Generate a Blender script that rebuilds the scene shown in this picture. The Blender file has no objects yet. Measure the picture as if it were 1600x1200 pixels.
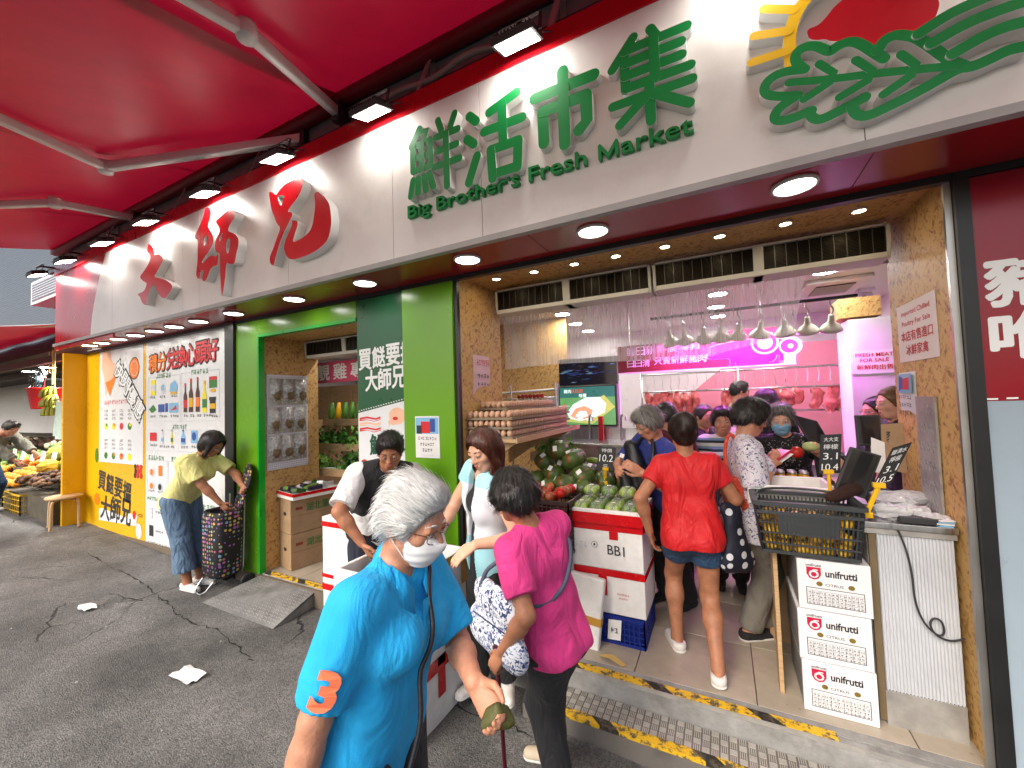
import bpy, bmesh, math, random
import numpy as np
from mathutils import Matrix, Vector
R = math.radians
rnd = random.Random(7)
SC = bpy.context.scene
COL = SC.collection

# ------------------------------------------------------------------ camera, sky, sun, exposure
def camera_axes(yaw, pitch, roll):
    f = Vector((math.sin(yaw), math.cos(yaw), 0)); r = Vector((math.cos(yaw), -math.sin(yaw), 0)); u = Vector((0, 0, 1))
    f2 = f*math.cos(pitch) + u*math.sin(pitch); u2 = u*math.cos(pitch) - f*math.sin(pitch)
    r3 = r*math.cos(roll) + u2*math.sin(roll); u3 = u2*math.cos(roll) - r*math.sin(roll)
    return r3, u3, f2
_r, _u, _f = camera_axes(-0.475034, 0.0409184, -0.032901)
cam = bpy.data.cameras.new('camera'); camo = bpy.data.objects.new('camera', cam); COL.objects.link(camo)
camo.matrix_world = Matrix(((_r.x, _u.x, -_f.x, 0), (_r.y, _u.y, -_f.y, 0), (_r.z, _u.z, -_f.z, 1.67), (0, 0, 0, 1)))
cam.sensor_fit = 'HORIZONTAL'; cam.sensor_width = 36; cam.lens = 632.57/1600*36
cam.clip_start = 0.05; cam.clip_end = 500
SC.camera = camo

SUN_EL, SUN_AZ = 40.0, 196.0           # degrees; azimuth clockwise from +Y
w = bpy.data.worlds.new('World'); SC.world = w; w.use_nodes = True
_nt = w.node_tree; _sky = _nt.nodes.new('ShaderNodeTexSky'); _sky.sky_type = 'NISHITA'; _sky.sun_disc = False
_sky.sun_elevation = R(SUN_EL); _sky.sun_rotation = R(SUN_AZ); _sky.air_density = 1.0; _sky.dust_density = 4.0; _sky.ozone_density = 1.0
_bg = _nt.nodes['Background']; _bg.inputs['Strength'].default_value = 0.15
_nt.links.new(_sky.outputs[0], _bg.inputs[0])
sun = bpy.data.lights.new('sun', 'SUN'); sun.energy = 1.4; sun.angle = R(30); sun.color = (1, .96, .9)
suno = bpy.data.objects.new('sun', sun); COL.objects.link(suno)
_d = Vector((math.sin(R(SUN_AZ))*math.cos(R(SUN_EL)), math.cos(R(SUN_AZ))*math.cos(R(SUN_EL)), math.sin(R(SUN_EL))))
suno.rotation_euler = (-_d).to_track_quat('-Z', 'Y').to_euler()
SC.view_settings.view_transform = 'Standard'; SC.view_settings.look = 'None'
SC.view_settings.exposure = 0.85; SC.view_settings.gamma = 1.0; SC.view_settings.use_curve_mapping = False
SC.cycles.max_bounces = 7; SC.cycles.diffuse_bounces = 4; SC.cycles.glossy_bounces = 3; SC.cycles.transmission_bounces = 6
SC.cycles.transparent_max_bounces = 12; SC.cycles.caustics_reflective = False; SC.cycles.caustics_refractive = False
SC.cycles.sample_clamp_indirect = 6.0; SC.cycles.use_light_tree = True

# ------------------------------------------------------------------ helpers
def hexc(h):
    h = h.lstrip('#'); c = [int(h[i:i+2], 16)/255 for i in (0, 2, 4)]
    return tuple(x/12.92 if x <= .04045 else ((x+.055)/1.055)**2.4 for x in c)
def C(c): return hexc(c) if isinstance(c, str) else tuple(c)
MATS = {}
def nd(nt, t, **kw):
    n = nt.nodes.new(t)
    for k, v in kw.items():
        if k in n.inputs: n.inputs[k].default_value = v
        else: setattr(n, k, v)
    return n
def mat(name, col, rough=.5, metal=0, var=.12, vs=6, bump=0, bs=60, emit=None, es=0, alpha=1, trans=0, coat=0, sss=0, spec=.5, stretch=(1, 1, 1), dirt=0, dirtcol=(.08, .07, .05), ds=3, ior=1.45):
    """procedural principled material: base colour with noise variation, optional dirt stains and bump"""
    if name in MATS: return MATS[name]
    m = bpy.data.materials.new(name); m.use_nodes = True; nt = m.node_tree; b = nt.nodes['Principled BSDF']; L = nt.links.new
    c = C(col)
    tc = nd(nt, 'ShaderNodeTexCoord'); mp = nd(nt, 'ShaderNodeMapping'); mp.inputs['Scale'].default_value = stretch
    L(tc.outputs['Object'], mp.inputs[0])
    out = None
    if var > 0:
        n = nd(nt, 'ShaderNodeTexNoise', Scale=vs, Detail=5.0, Roughness=.6); L(mp.outputs[0], n.inputs['Vector'])
        rp = nd(nt, 'ShaderNodeMapRange'); L(n.outputs[0], rp.inputs[0])
        rp.inputs[1].default_value = .3; rp.inputs[2].default_value = .7; rp.inputs[3].default_value = 1-var; rp.inputs[4].default_value = 1+var*.6
        mx = nd(nt, 'ShaderNodeMix', data_type='RGBA', blend_type='MULTIPLY'); mx.inputs[0].default_value = 1
        mx.inputs[6].default_value = (*c, 1); L(rp.outputs[0], mx.inputs[7]); out = mx.outputs[2]
        rr = nd(nt, 'ShaderNodeMapRange'); L(n.outputs[0], rr.inputs[0]); rr.inputs[3].default_value = max(0, rough-.1); rr.inputs[4].default_value = min(1, rough+.1)
        L(rr.outputs[0], b.inputs['Roughness'])
    else:
        b.inputs['Roughness'].default_value = rough
    if dirt > 0:
        n2 = nd(nt, 'ShaderNodeTexNoise', Scale=ds, Detail=8.0, Roughness=.7); L(tc.outputs['Object'], n2.inputs['Vector'])
        r2 = nd(nt, 'ShaderNodeMapRange'); L(n2.outputs[0], r2.inputs[0]); r2.inputs[1].default_value = .5; r2.inputs[2].default_value = .75; r2.inputs[3].default_value = 0; r2.inputs[4].default_value = dirt
        m2 = nd(nt, 'ShaderNodeMix', data_type='RGBA'); L(r2.outputs[0], m2.inputs[0]); m2.inputs[7].default_value = (*dirtcol, 1)
        if out: L(out, m2.inputs[6])
        else: m2.inputs[6].default_value = (*c, 1)
        out = m2.outputs[2]
    if out: L(out, b.inputs['Base Color'])
    else: b.inputs['Base Color'].default_value = (*c, 1)
    b.inputs['Metallic'].default_value = metal; b.inputs['Specular IOR Level'].default_value = spec; b.inputs['IOR'].default_value = ior
    if coat: b.inputs['Coat Weight'].default_value = coat; b.inputs['Coat Roughness'].default_value = .08
    if sss: b.inputs['Subsurface Weight'].default_value = sss; b.inputs['Subsurface Radius'].default_value = (.012, .005, .003)
    if trans: b.inputs['Transmission Weight'].default_value = trans
    if alpha < 1: b.inputs['Alpha'].default_value = alpha
    if emit is not None:
        b.inputs['Emission Color'].default_value = (*C(emit), 1); b.inputs['Emission Strength'].default_value = es
    if bump:
        n3 = nd(nt, 'ShaderNodeTexNoise', Scale=bs, Detail=4.0); L(mp.outputs[0], n3.inputs['Vector'])
        bp = nd(nt, 'ShaderNodeBump', Strength=bump, Distance=.01); L(n3.outputs[0], bp.inputs['Height']); L(bp.outputs[0], b.inputs['Normal'])
    MATS[name] = m
    return m

def cloth(name, col, rough=.85, wr=.55, ws=7):
    """woven cloth: colour with slight fading, fine weave and soft creases in the relief"""
    if name in MATS: return MATS[name]
    m = mat(name, col, rough, var=.12, vs=9); nt = m.node_tree; L = nt.links.new; b = nt.nodes['Principled BSDF']; tc = nd(nt, 'ShaderNodeTexCoord')
    mp = nd(nt, 'ShaderNodeMapping'); mp.inputs['Scale'].default_value = (1, 1, .45); mp.inputs['Rotation'].default_value = (.4, .3, .5); L(tc.outputs['Object'], mp.inputs[0])
    n1 = nd(nt, 'ShaderNodeTexNoise', Scale=ws, Detail=3.0, Roughness=.5, Distortion=1.8); L(mp.outputs[0], n1.inputs['Vector']); n2 = nd(nt, 'ShaderNodeTexNoise', Scale=380, Detail=2.0); L(tc.outputs['Object'], n2.inputs['Vector'])
    b1 = nd(nt, 'ShaderNodeBump', Strength=wr, Distance=.06); L(n1.outputs[0], b1.inputs['Height']); b2 = nd(nt, 'ShaderNodeBump', Strength=.3, Distance=.004); L(n2.outputs[0], b2.inputs['Height']); L(b1.outputs[0], b2.inputs['Normal']); L(b2.outputs[0], b.inputs['Normal']); b.inputs['Sheen Weight'].default_value = .03
    return m
def W(o):
    m = Matrix.Translation(o.location) @ o.rotation_euler.to_matrix().to_4x4() @ Matrix.Diagonal((*o.scale, 1))
    if o.parent: return W(o.parent) @ o.matrix_parent_inverse @ m
    return m
def tag(o, label=None, cat=None, group=None, kind=None):
    if label: o['label'] = label
    if cat: o['category'] = cat
    if group: o['group'] = group
    if kind: o['kind'] = kind
    return o
def thing(name, label, cat, loc=(0, 0, 0), rotz=0, group=None):
    o = bpy.data.objects.new(name, None); COL.objects.link(o); o.empty_display_size = .1
    o.location = loc; o.rotation_euler = (0, 0, rotz)
    return tag(o, label, cat, group)
def setpar(o, parent):
    if parent is not None:
        o.parent = parent; o.matrix_parent_inverse = W(parent).inverted()
def copy_tree(o, parent=None):
    c = o.copy(); COL.objects.link(c); c.parent = parent
    for ch in o.children: copy_tree(ch, c)
    return c
def place(o, loc, rotz=0, label=None, group=None, rot=None, scale=None):
    o.location = loc; o.rotation_euler = rot if rot else (0, 0, rotz)
    if scale: o.scale = (scale,)*3 if not hasattr(scale, '__len__') else scale
    if label: o['label'] = label
    if group: o['group'] = group
    return o

class MB:
    """collects shapes; build() links them as ONE mesh object (coordinates are world coordinates)"""
    def __init__(s): s.v = []; s.f = []; s.m = []; s.X = None
    def add(s, vs, fs, mi=0):
        o = len(s.v)
        if s.X is not None: vs = [tuple(s.X @ Vector(p)) for p in vs]
        s.v += [tuple(p) for p in vs]; s.f += [tuple(i+o for i in f) for f in fs]; s.m += [mi]*len(fs); return s
    def box(s, a, b, mi=0):
        x0, y0, z0 = a; x1, y1, z1 = b
        return s.add([(x0, y0, z0), (x1, y0, z0), (x1, y1, z0), (x0, y1, z0), (x0, y0, z1), (x1, y0, z1), (x1, y1, z1), (x0, y1, z1)],
                     [(0, 3, 2, 1), (4, 5, 6, 7), (0, 1, 5, 4), (1, 2, 6, 5), (2, 3, 7, 6), (3, 0, 4, 7)], mi)
    def cbox(s, c, d, mi=0):
        return s.box([c[i]-d[i]/2 for i in range(3)], [c[i]+d[i]/2 for i in range(3)], mi)
    def bar(s, p, q, w_, h_, mi=0, up=(0, 0, 1)):
        p, q = Vector(p), Vector(q); t = (q-p).normalized(); u = Vector(up); r = t.cross(u)
        if r.length < 1e-4: r = t.cross(Vector((1, 0, 0)))
        r.normalize(); n = r.cross(t); vs = []
        for c in (p, q):
            for a, b in ((-1, -1), (1, -1), (1, 1), (-1, 1)): vs.append(c+r*a*w_/2+n*b*h_/2)
        return s.add(vs, [(3, 2, 1, 0), (4, 5, 6, 7), (0, 1, 5, 4), (1, 2, 6, 5), (2, 3, 7, 6), (3, 0, 4, 7)], mi)
    def tube(s, pts, r, n=8, mi=0, cap=True):
        pts = [Vector(p) for p in pts]; rs = list(np.interp(np.linspace(0, 1, len(pts)), np.linspace(0, 1, len(r)), r)) if hasattr(r, '__len__') else [r]*len(pts); vs = []; fs = []
        t = (pts[1]-pts[0]).normalized(); ref = t.orthogonal().normalized()
        for i, p in enumerate(pts):
            t = (pts[min(i+1, len(pts)-1)]-pts[max(i-1, 0)]).normalized()
            ref = (ref - t*ref.dot(t)); ref = ref.normalized() if ref.length > 1e-6 else t.orthogonal().normalized()
            b = t.cross(ref)
            for k in range(n):
                a = 2*math.pi*k/n; vs.append(p+(ref*math.cos(a)+b*math.sin(a))*rs[i])
        for i in range(len(pts)-1):
            for k in range(n): fs.append((i*n+k, i*n+(k+1) % n, (i+1)*n+(k+1) % n, (i+1)*n+k))
        if cap: fs.append(tuple(range(n-1, -1, -1))); fs.append(tuple((len(pts)-1)*n+k for k in range(n)))
        return s.add(vs, fs, mi)
    def lathe(s, prof, c=(0, 0, 0), n=16, mi=0, axis='z', sx=1, sy=1):
        vs = []; fs = []
        for r, z in prof:
            for k in range(n):
                a = 2*math.pi*k/n; x, y = r*math.cos(a)*sx, r*math.sin(a)*sy
                q = (x, y, z) if axis == 'z' else ((x, z, y) if axis == 'y' else (z, x, y))
                vs.append((c[0]+q[0], c[1]+q[1], c[2]+q[2]))
        for i in range(len(prof)-1):
            for k in range(n): fs.append((i*n+k, i*n+(k+1) % n, (i+1)*n+(k+1) % n, (i+1)*n+k))
        if prof[0][0] > 1e-5: fs.append(tuple(range(n-1, -1, -1)))
        if prof[-1][0] > 1e-5: fs.append(tuple((len(prof)-1)*n+k for k in range(n)))
        return s.add(vs, fs, mi)
    def ball(s, c, r, nu=12, nv=8, mi=0, jit=0):
        r = r if hasattr(r, '__len__') else (r, r, r); prof = []
        vs = [(c[0], c[1], c[2]-r[2])]; fs = []
        for j in range(1, nv):
            t = math.pi*j/nv
            for k in range(nu):
                a = 2*math.pi*k/nu; q = 1+rnd.uniform(-jit, jit)
                vs.append((c[0]+r[0]*math.sin(t)*math.cos(a)*q, c[1]+r[1]*math.sin(t)*math.sin(a)*q, c[2]-r[2]*math.cos(t)*q))
        vs.append((c[0], c[1], c[2]+r[2])); top = len(vs)-1
        for k in range(nu):
            fs.append((0, 1+(k+1) % nu, 1+k)); fs.append((top, top-nu+k, top-nu+(k+1) % nu))
        for j in range(nv-2):
            for k in range(nu):
                a = 1+j*nu+k; b = 1+j*nu+(k+1) % nu; fs.append((a, b, b+nu, a+nu))
        return s.add(vs, fs, mi)
    def quad(s, a, b, c, d, mi=0): return s.add([a, b, c, d], [(0, 1, 2, 3)], mi)
    def disc(s, c, r, n=20, axis='z', mi=0, flip=False, sx=1, sy=1):
        vs = []
        for k in range(n):
            a = 2*math.pi*k/n; x, y = r*math.cos(a)*sx, r*math.sin(a)*sy
            q = (x, y, 0) if axis == 'z' else ((x, 0, y) if axis == 'y' else (0, x, y)); vs.append((c[0]+q[0], c[1]+q[1], c[2]+q[2]))
        return s.add(vs, [tuple(range(n)) if not flip else tuple(range(n-1, -1, -1))], mi)
    def build(s, name, mats, parent=None, smooth=False, bevel=0, seg=2):
        me = bpy.data.meshes.new(name); me.from_pydata(s.v, [], s.f)
        mats = mats if isinstance(mats, (list, tuple)) else [mats]
        for m in mats: me.materials.append(m)
        if len(mats) > 1: me.polygons.foreach_set('material_index', s.m)
        if smooth: me.polygons.foreach_set('use_smooth', [True]*len(me.polygons))
        me.update()
        o = bpy.data.objects.new(name, me); COL.objects.link(o); setpar(o, parent)
        if bevel:
            b = o.modifiers.new('bevel', 'BEVEL'); b.width = bevel; b.segments = seg; b.limit_method = 'ANGLE'; b.angle_limit = R(40)
            if smooth is False: me.polygons.foreach_set('use_smooth', [True]*len(me.polygons)); wn = o.modifiers.new('wn', 'WEIGHTED_NORMAL'); wn.keep_sharp = True
        return o
def boxpart(name, a, b, m, parent=None, bevel=0): return MB().box(a, b).build(name, m, parent, bevel=bevel)
def struct(o): o['kind'] = 'structure'; return o

# --- lettering ----------------------------------------------------
TXT = {}
def text_geo(s, bold=0, ext=0):
    k = (s, bold, ext)
    if k not in TXT:
        cu = bpy.data.curves.new('t', 'FONT'); cu.body = s; cu.size = 1; cu.offset = bold; cu.extrude = ext; cu.resolution_u = 3; cu.fill_mode = 'BOTH' if ext else 'FRONT'
        o = bpy.data.objects.new('t', cu); me = o.to_mesh()
        vs = np.array([v.co[:] for v in me.vertices]) if len(me.vertices) else np.zeros((0, 3)); fs = [tuple(p.vertices) for p in me.polygons]
        o.to_mesh_clear(); bpy.data.objects.remove(o); bpy.data.curves.remove(cu)
        TXT[k] = (vs, fs)
    return TXT[k]
def lettering(s, org, u, v, m, parent=None, w=None, h=None, bold=.01, ext=0, name='lettering', shear=0, mb=None, mi=0):
    """characters laid on the plane org + u,v (bottom-left at org), scaled to width w and height h in metres; ext = raised depth"""
    thick = 0
    if not ext and bold >= .01 and any(ord(c) > 0x2e00 for c in s): thick = bold; bold = 0
    vs, fs = text_geo(s, bold, .5 if ext else 0)
    u, v, org = Vector(u).normalized(), Vector(v).normalized(), Vector(org); n = u.cross(v)
    x0, x1, y0, y1 = vs[:, 0].min(), vs[:, 0].max(), vs[:, 1].min(), vs[:, 1].max()
    sx = w/(x1-x0) if w else None; sy = h/(y1-y0) if h else None
    sx = sx or sy; sy = sy or sx
    out = []
    for p in vs:
        a = (p[0]-x0)*sx; b = (p[1]-y0)*sy
        q = org + u*(a+shear*b) + v*b
        if ext: q = q + n*((p[2]+.5)*ext)
        out.append(tuple(q))
    own = mb is None
    mb = mb or MB(); mb.add(out, fs, mi)
    if thick:
        hh = sy*thick
        for k in range(8): a = k*math.pi/4; d = u*math.cos(a)*hh+v*math.sin(a)*hh+n*(.00008*(k+1)); mb.add([tuple(Vector(p)+d) for p in out], fs, mi)
    return mb.build(name, m, parent) if own else mb
def outline(polys, holes, y0, y1, mf, ms, name, parent):
    """extruded outline in the x,z plane between y0 (front) and y1 (back): front face mf, sides ms"""
    cu = bpy.data.curves.new('o', 'CURVE'); cu.dimensions = '2D'; cu.fill_mode = 'FRONT'
    for P in polys+holes:
        sp = cu.splines.new('POLY'); sp.points.add(len(P)-1); sp.use_cyclic_u = True
        for q, p in zip(sp.points, P): q.co = (p[0], p[1], 0, 1)
    o = bpy.data.objects.new('o', cu); me = o.to_mesh(); vs = [v.co[:] for v in me.vertices]; fs = [tuple(p.vertices) for p in me.polygons]
    o.to_mesh_clear(); bpy.data.objects.remove(o); bpy.data.curves.remove(cu)
    mb = MB(); mb.add([(a, y0, b) for a, b, _ in vs], fs, 0)
    for P in polys+holes:
        n = len(P)
        mb.add([(a, y0, b) for a, b in P]+[(a, y1, b) for a, b in P], [(i, (i+1) % n, (i+1) % n+n, i+n) for i in range(n)], 1)
    return mb.build(name, [mf, ms], parent)
def smooth_poly(P, it=2):
    for _ in range(it):
        Q = []; n = len(P)
        for i in range(n):
            a, b = P[i], P[(i+1) % n]
            Q += [(.75*a[0]+.25*b[0], .75*a[1]+.25*b[1]), (.25*a[0]+.75*b[0], .25*a[1]+.75*b[1])]
        P = Q
    return P
def smooth_line(P, it=2):
    for _ in range(it):
        Q = [P[0]]
        for a, b in zip(P[:-1], P[1:]): Q += [tuple(.75*x+.25*y for x, y in zip(a, b)), tuple(.25*x+.75*y for x, y in zip(a, b))]
        P = Q+[P[-1]]
    return P
def stroke(P, wd, y0, y1, mf, ms, name, parent, mb=None):
    """a round-ended band of width wd along a line in the x,z plane, raised from y1 to y0"""
    P = [Vector((p[0], 0, p[1])) for p in P]; Lf = []; Rt = []
    for i, p in enumerate(P):
        t = (P[min(i+1, len(P)-1)]-P[max(i-1, 0)]).normalized(); n = Vector((-t.z, 0, t.x)); Lf.append(p+n*wd/2); Rt.append(p-n*wd/2)
    t0 = (P[0]-P[1]).normalized(); t1 = (P[-1]-P[-2]).normalized(); capA = []; capB = []
    for k in range(1, 6):
        a = math.pi*k/6; n = Vector((-t1.z, 0, t1.x)); capB.append(P[-1]+n*math.cos(a)*wd/2+t1*math.sin(a)*wd/2)
        n = Vector((-t0.z, 0, t0.x)); capA.append(P[0]+n*math.cos(a)*wd/2+t0*math.sin(a)*wd/2)
    ring = Lf+capB+Rt[::-1]+capA; n = len(ring); k = len(P)
    own = mb is None; mb = mb or MB()
    vs = [(p.x, y0, p.z) for p in ring]+[(p.x, y1, p.z) for p in ring]
    rt = lambda i: n-1-len(capA)-i
    fs = [(i, i+1, rt(i+1), rt(i)) for i in range(k-1)]
    fs += [tuple([k-1]+list(range(k, k+5))+[k+5]), tuple([rt(0)]+list(range(n-5, n))+[0])]
    o = len(mb.v); mb.add(vs, fs, 0); mb.f += [(i+o, (i+1) % n+o, (i+1) % n+n+o, i+n+o) for i in range(n)]; mb.m += [1]*n
    return mb.build(name, [mf, ms], parent) if own else mb

# --- shared materials ---------------------------------------------
def osb():
    m = bpy.data.materials.new('oriented_strand_board'); m.use_nodes = True; nt = m.node_tree; b = nt.nodes['Principled BSDF']; L = nt.links.new
    tc = nd(nt, 'ShaderNodeTexCoord'); hs = []
    for i, (rot, sc) in enumerate((((.3, .9, .4), 70), ((1.1, -.5, .9), 60), ((-.7, .4, 1.7), 66), ((.6, 1.9, -.6), 80))):
        m1 = nd(nt, 'ShaderNodeMapping'); m1.inputs['Rotation'].default_value = rot; L(tc.outputs['Object'], m1.inputs[0])
        mp = nd(nt, 'ShaderNodeMapping'); mp.inputs['Scale'].default_value = (.16, 1, .8); L(m1.outputs[0], mp.inputs[0])
        v = nd(nt, 'ShaderNodeTexVoronoi', Scale=sc, Randomness=1.0); L(mp.outputs[0], v.inputs['Vector']); hs.append(v)
    bw = []
    for v in hs:
        s_ = nd(nt, 'ShaderNodeSeparateColor'); L(v.outputs['Color'], s_.inputs[0]); bw.append(s_.outputs[0])
    a = nd(nt, 'ShaderNodeMath', operation='MAXIMUM'); L(bw[0], a.inputs[0]); L(bw[1], a.inputs[1])
    c = nd(nt, 'ShaderNodeMath', operation='MINIMUM'); L(bw[2], c.inputs[0]); L(bw[3], c.inputs[1])
    e = nd(nt, 'ShaderNodeMath', operation='ADD'); L(a.outputs[0], e.inputs[0]); L(c.outputs[0], e.inputs[1])
    r = nd(nt, 'ShaderNodeValToRGB'); L(e.outputs[0], r.inputs[0])
    el = r.color_ramp.elements; el[0].position = .35; el[0].color = (.27, .125, .035, 1); el[1].position = 1.25 if False else 1.0; el[1].color = (.6, .37, .13, 1)
    q = el.new(.62); q.color = (.45, .235, .065, 1)
    L(r.outputs[0], b.inputs['Base Color']); b.inputs['Roughness'].default_value = .55
    bp = nd(nt, 'ShaderNodeBump', Strength=.35, Distance=.004); L(e.outputs[0], bp.inputs['Height']); L(bp.outputs[0], b.inputs['Normal'])
    return m
OSB = osb()
def asphalt():
    m = bpy.data.materials.new('worn_asphalt'); m.use_nodes = True; nt = m.node_tree; b = nt.nodes['Principled BSDF']; L = nt.links.new
    tc = nd(nt, 'ShaderNodeTexCoord')
    n1 = nd(nt, 'ShaderNodeTexNoise', Scale=1.1, Detail=8.0, Roughness=.65); L(tc.outputs['Object'], n1.inputs['Vector'])
    n2 = nd(nt, 'ShaderNodeTexNoise', Scale=140, Detail=3.0); L(tc.outputs['Object'], n2.inputs['Vector'])
    v = nd(nt, 'ShaderNodeTexVoronoi', Scale=110); L(tc.outputs['Object'], v.inputs['Vector'])
    r1 = nd(nt, 'ShaderNodeValToRGB'); L(n1.outputs[0], r1.inputs[0]); e = r1.color_ramp.elements
    e[0].position = .36; e[0].color = (.068, .067, .064, 1); e[1].position = .66; e[1].color = (.20, .196, .186, 1)
    sp = nd(nt, 'ShaderNodeMapRange'); L(v.outputs['Color'], sp.inputs[0]); sp.inputs[3].default_value = .5; sp.inputs[4].default_value = 1.7
    mx = nd(nt, 'ShaderNodeMix', data_type='RGBA', blend_type='MULTIPLY'); mx.inputs[0].default_value = 1; L(r1.outputs[0], mx.inputs[6]); L(sp.outputs[0], mx.inputs[7])
    # cracks: edges of large warped cells, broken up by noise
    nw = nd(nt, 'ShaderNodeTexNoise', Scale=2.5, Detail=6.0); L(tc.outputs['Object'], nw.inputs['Vector'])
    va = nd(nt, 'ShaderNodeMix', data_type='VECTOR'); va.inputs[0].default_value = .28; L(tc.outputs['Object'], va.inputs[4]); L(nw.outputs['Color'], va.inputs[5])
    vc = nd(nt, 'ShaderNodeTexVoronoi', feature='DISTANCE_TO_EDGE', Scale=.95); L(va.outputs[1], vc.inputs['Vector'])
    cr = nd(nt, 'ShaderNodeMapRange'); L(vc.outputs['Distance'], cr.inputs[0]); cr.inputs[1].default_value = .002; cr.inputs[2].default_value = .009; cr.inputs[3].default_value = 1; cr.inputs[4].default_value = 0
    nb = nd(nt, 'ShaderNodeTexNoise', Scale=.7, Detail=2.0); L(tc.outputs['Object'], nb.inputs['Vector'])
    gb = nd(nt, 'ShaderNodeMapRange'); L(nb.outputs[0], gb.inputs[0]); gb.inputs[1].default_value = .50; gb.inputs[2].default_value = .60
    mm = nd(nt, 'ShaderNodeMath', operation='MULTIPLY'); L(cr.outputs[0], mm.inputs[0]); L(gb.outputs[0], mm.inputs[1])
    m3 = nd(nt, 'ShaderNodeMix', data_type='RGBA'); L(mm.outputs[0], m3.inputs[0]); L(mx.outputs[2], m3.inputs[6]); m3.inputs[7].default_value = (.03, .028, .026, 1)
    # pale spots of old gum and cement
    vg = nd(nt, 'ShaderNodeTexVoronoi', Scale=3.1); L(va.outputs[1], vg.inputs['Vector'])
    gg = nd(nt, 'ShaderNodeMapRange'); L(vg.outputs['Distance'], gg.inputs[0]); gg.inputs[1].default_value = .05; gg.inputs[2].default_value = .07; gg.inputs[3].default_value = .35; gg.inputs[4].default_value = 0
    m4 = nd(nt, 'ShaderNodeMix', data_type='RGBA'); L(gg.outputs[0], m4.inputs[0]); L(m3.outputs[2], m4.inputs[6]); m4.inputs[7].default_value = (.2, .19, .18, 1)
    L(m4.outputs[2], b.inputs['Base Color'])
    rr = nd(nt, 'ShaderNodeMapRange'); L(n1.outputs[0], rr.inputs[0]); rr.inputs[3].default_value = .45; rr.inputs[4].default_value = .85; L(rr.outputs[0], b.inputs['Roughness'])
    hh = nd(nt, 'ShaderNodeMath', operation='SUBTRACT'); L(n2.outputs[0], hh.inputs[0]); L(mm.outputs[0], hh.inputs[1])
    bp = nd(nt, 'ShaderNodeBump', Strength=1.0, Distance=.02); L(hh.outputs[0], bp.inputs['Height']); L(bp.outputs[0], b.inputs['Normal'])
    return m
def hazard_tape():
    m = bpy.data.materials.new('worn_hazard_tape'); m.use_nodes = True; nt = m.node_tree; b = nt.nodes['Principled BSDF']; L = nt.links.new
    tc = nd(nt, 'ShaderNodeTexCoord'); sx = nd(nt, 'ShaderNodeSeparateXYZ'); L(tc.outputs['Object'], sx.inputs[0])
    a = nd(nt, 'ShaderNodeMath', operation='MULTIPLY_ADD'); L(sx.outputs[1], a.inputs[0]); a.inputs[1].default_value = 1.2; L(sx.outputs[0], a.inputs[2])
    w_ = nd(nt, 'ShaderNodeMath', operation='FRACT'); sc = nd(nt, 'ShaderNodeMath', operation='MULTIPLY'); L(a.outputs[0], sc.inputs[0]); sc.inputs[1].default_value = 1.9; L(sc.outputs[0], w_.inputs[0])
    st = nd(nt, 'ShaderNodeMath', operation='GREATER_THAN'); L(w_.outputs[0], st.inputs[0]); st.inputs[1].default_value = .80
    c = nd(nt, 'ShaderNodeMix', data_type='RGBA'); L(st.outputs[0], c.inputs[0]); c.inputs[6].default_value = (.72, .43, .012, 1); c.inputs[7].default_value = (.02, .018, .015, 1)
    n = nd(nt, 'ShaderNodeTexNoise', Scale=22, Detail=8.0, Roughness=.75); L(tc.outputs['Object'], n.inputs['Vector'])
    k = nd(nt, 'ShaderNodeMapRange'); L(n.outputs[0], k.inputs[0]); k.inputs[1].default_value = .50; k.inputs[2].default_value = .56
    c2 = nd(nt, 'ShaderNodeMix', data_type='RGBA'); L(k.outputs[0], c2.inputs[0]); L(c.outputs[2], c2.inputs[6]); c2.inputs[7].default_value = (.09, .075, .05, 1)
    L(c2.outputs[2], b.inputs['Base Color']); b.inputs['Roughness'].default_value = .6
    return m
TAPE = hazard_tape()
WHITE = mat('white_panel', (.72, .70, .69), .38, var=.05, vs=3, dirt=.45, ds=1.8, dirtcol=(.46, .43, .41))
RED = mat('red_enamel', '#b3101c', .28, var=.08, vs=2)
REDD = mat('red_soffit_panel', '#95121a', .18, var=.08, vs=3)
BLACK = mat('black_frame', (.012, .012, .013), .35, var=.2)
DARK = mat('dark_steel', (.05, .05, .052), .45, metal=.6, var=.2)
GREEN_L = mat('lime_green_panel', '#639c18', .25, var=.06, vs=2)
GREEN_E = mat('bright_green_trim', '#12a02a', .3, var=.05)
GREEN_D = mat('dark_green_print', '#0c5230', .3, var=.05)
STEEL = mat('brushed_steel', (.55, .55, .55), .3, metal=1, var=.15, vs=40, stretch=(1, 1, .05))
ALU = mat('worn_aluminium', (.40, .385, .36), .42, metal=.35, var=.25, vs=9, dirt=.35, ds=5)
CONC = mat('grey_concrete', (.3, .295, .28), .85, var=.35, vs=7, bump=.4, bs=40, dirt=.7, ds=4)
STYRO = mat('white_polystyrene', (.78, .77, .74), .75, var=.08, vs=14, bump=.15, bs=220, dirt=.3, ds=4, dirtcol=(.45, .4, .33))
REDTAPE = mat('glossy_red_tape', '#c01018', .25, var=.1, vs=20)
CARD = mat('brown_cardboard', (.36, .235, .13), .85, var=.15, vs=10, bump=.1, bs=90)
PAPER = mat('white_paper', (.78, .77, .76), .7, var=.05)
INK = mat('black_ink', (.02, .02, .022), .6, var=0)
REDINK = mat('red_ink', '#c4202c', .6, var=0)
GREENINK = mat('dark_green_ink', '#0d4a33', .6, var=0)
WHITEINK = mat('white_print', (.8, .82, .82), .5, var=0)
PLYW = mat('pale_wood', (.5, .33, .17), .55, var=.3, vs=12, stretch=(1, 8, 8))
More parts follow.
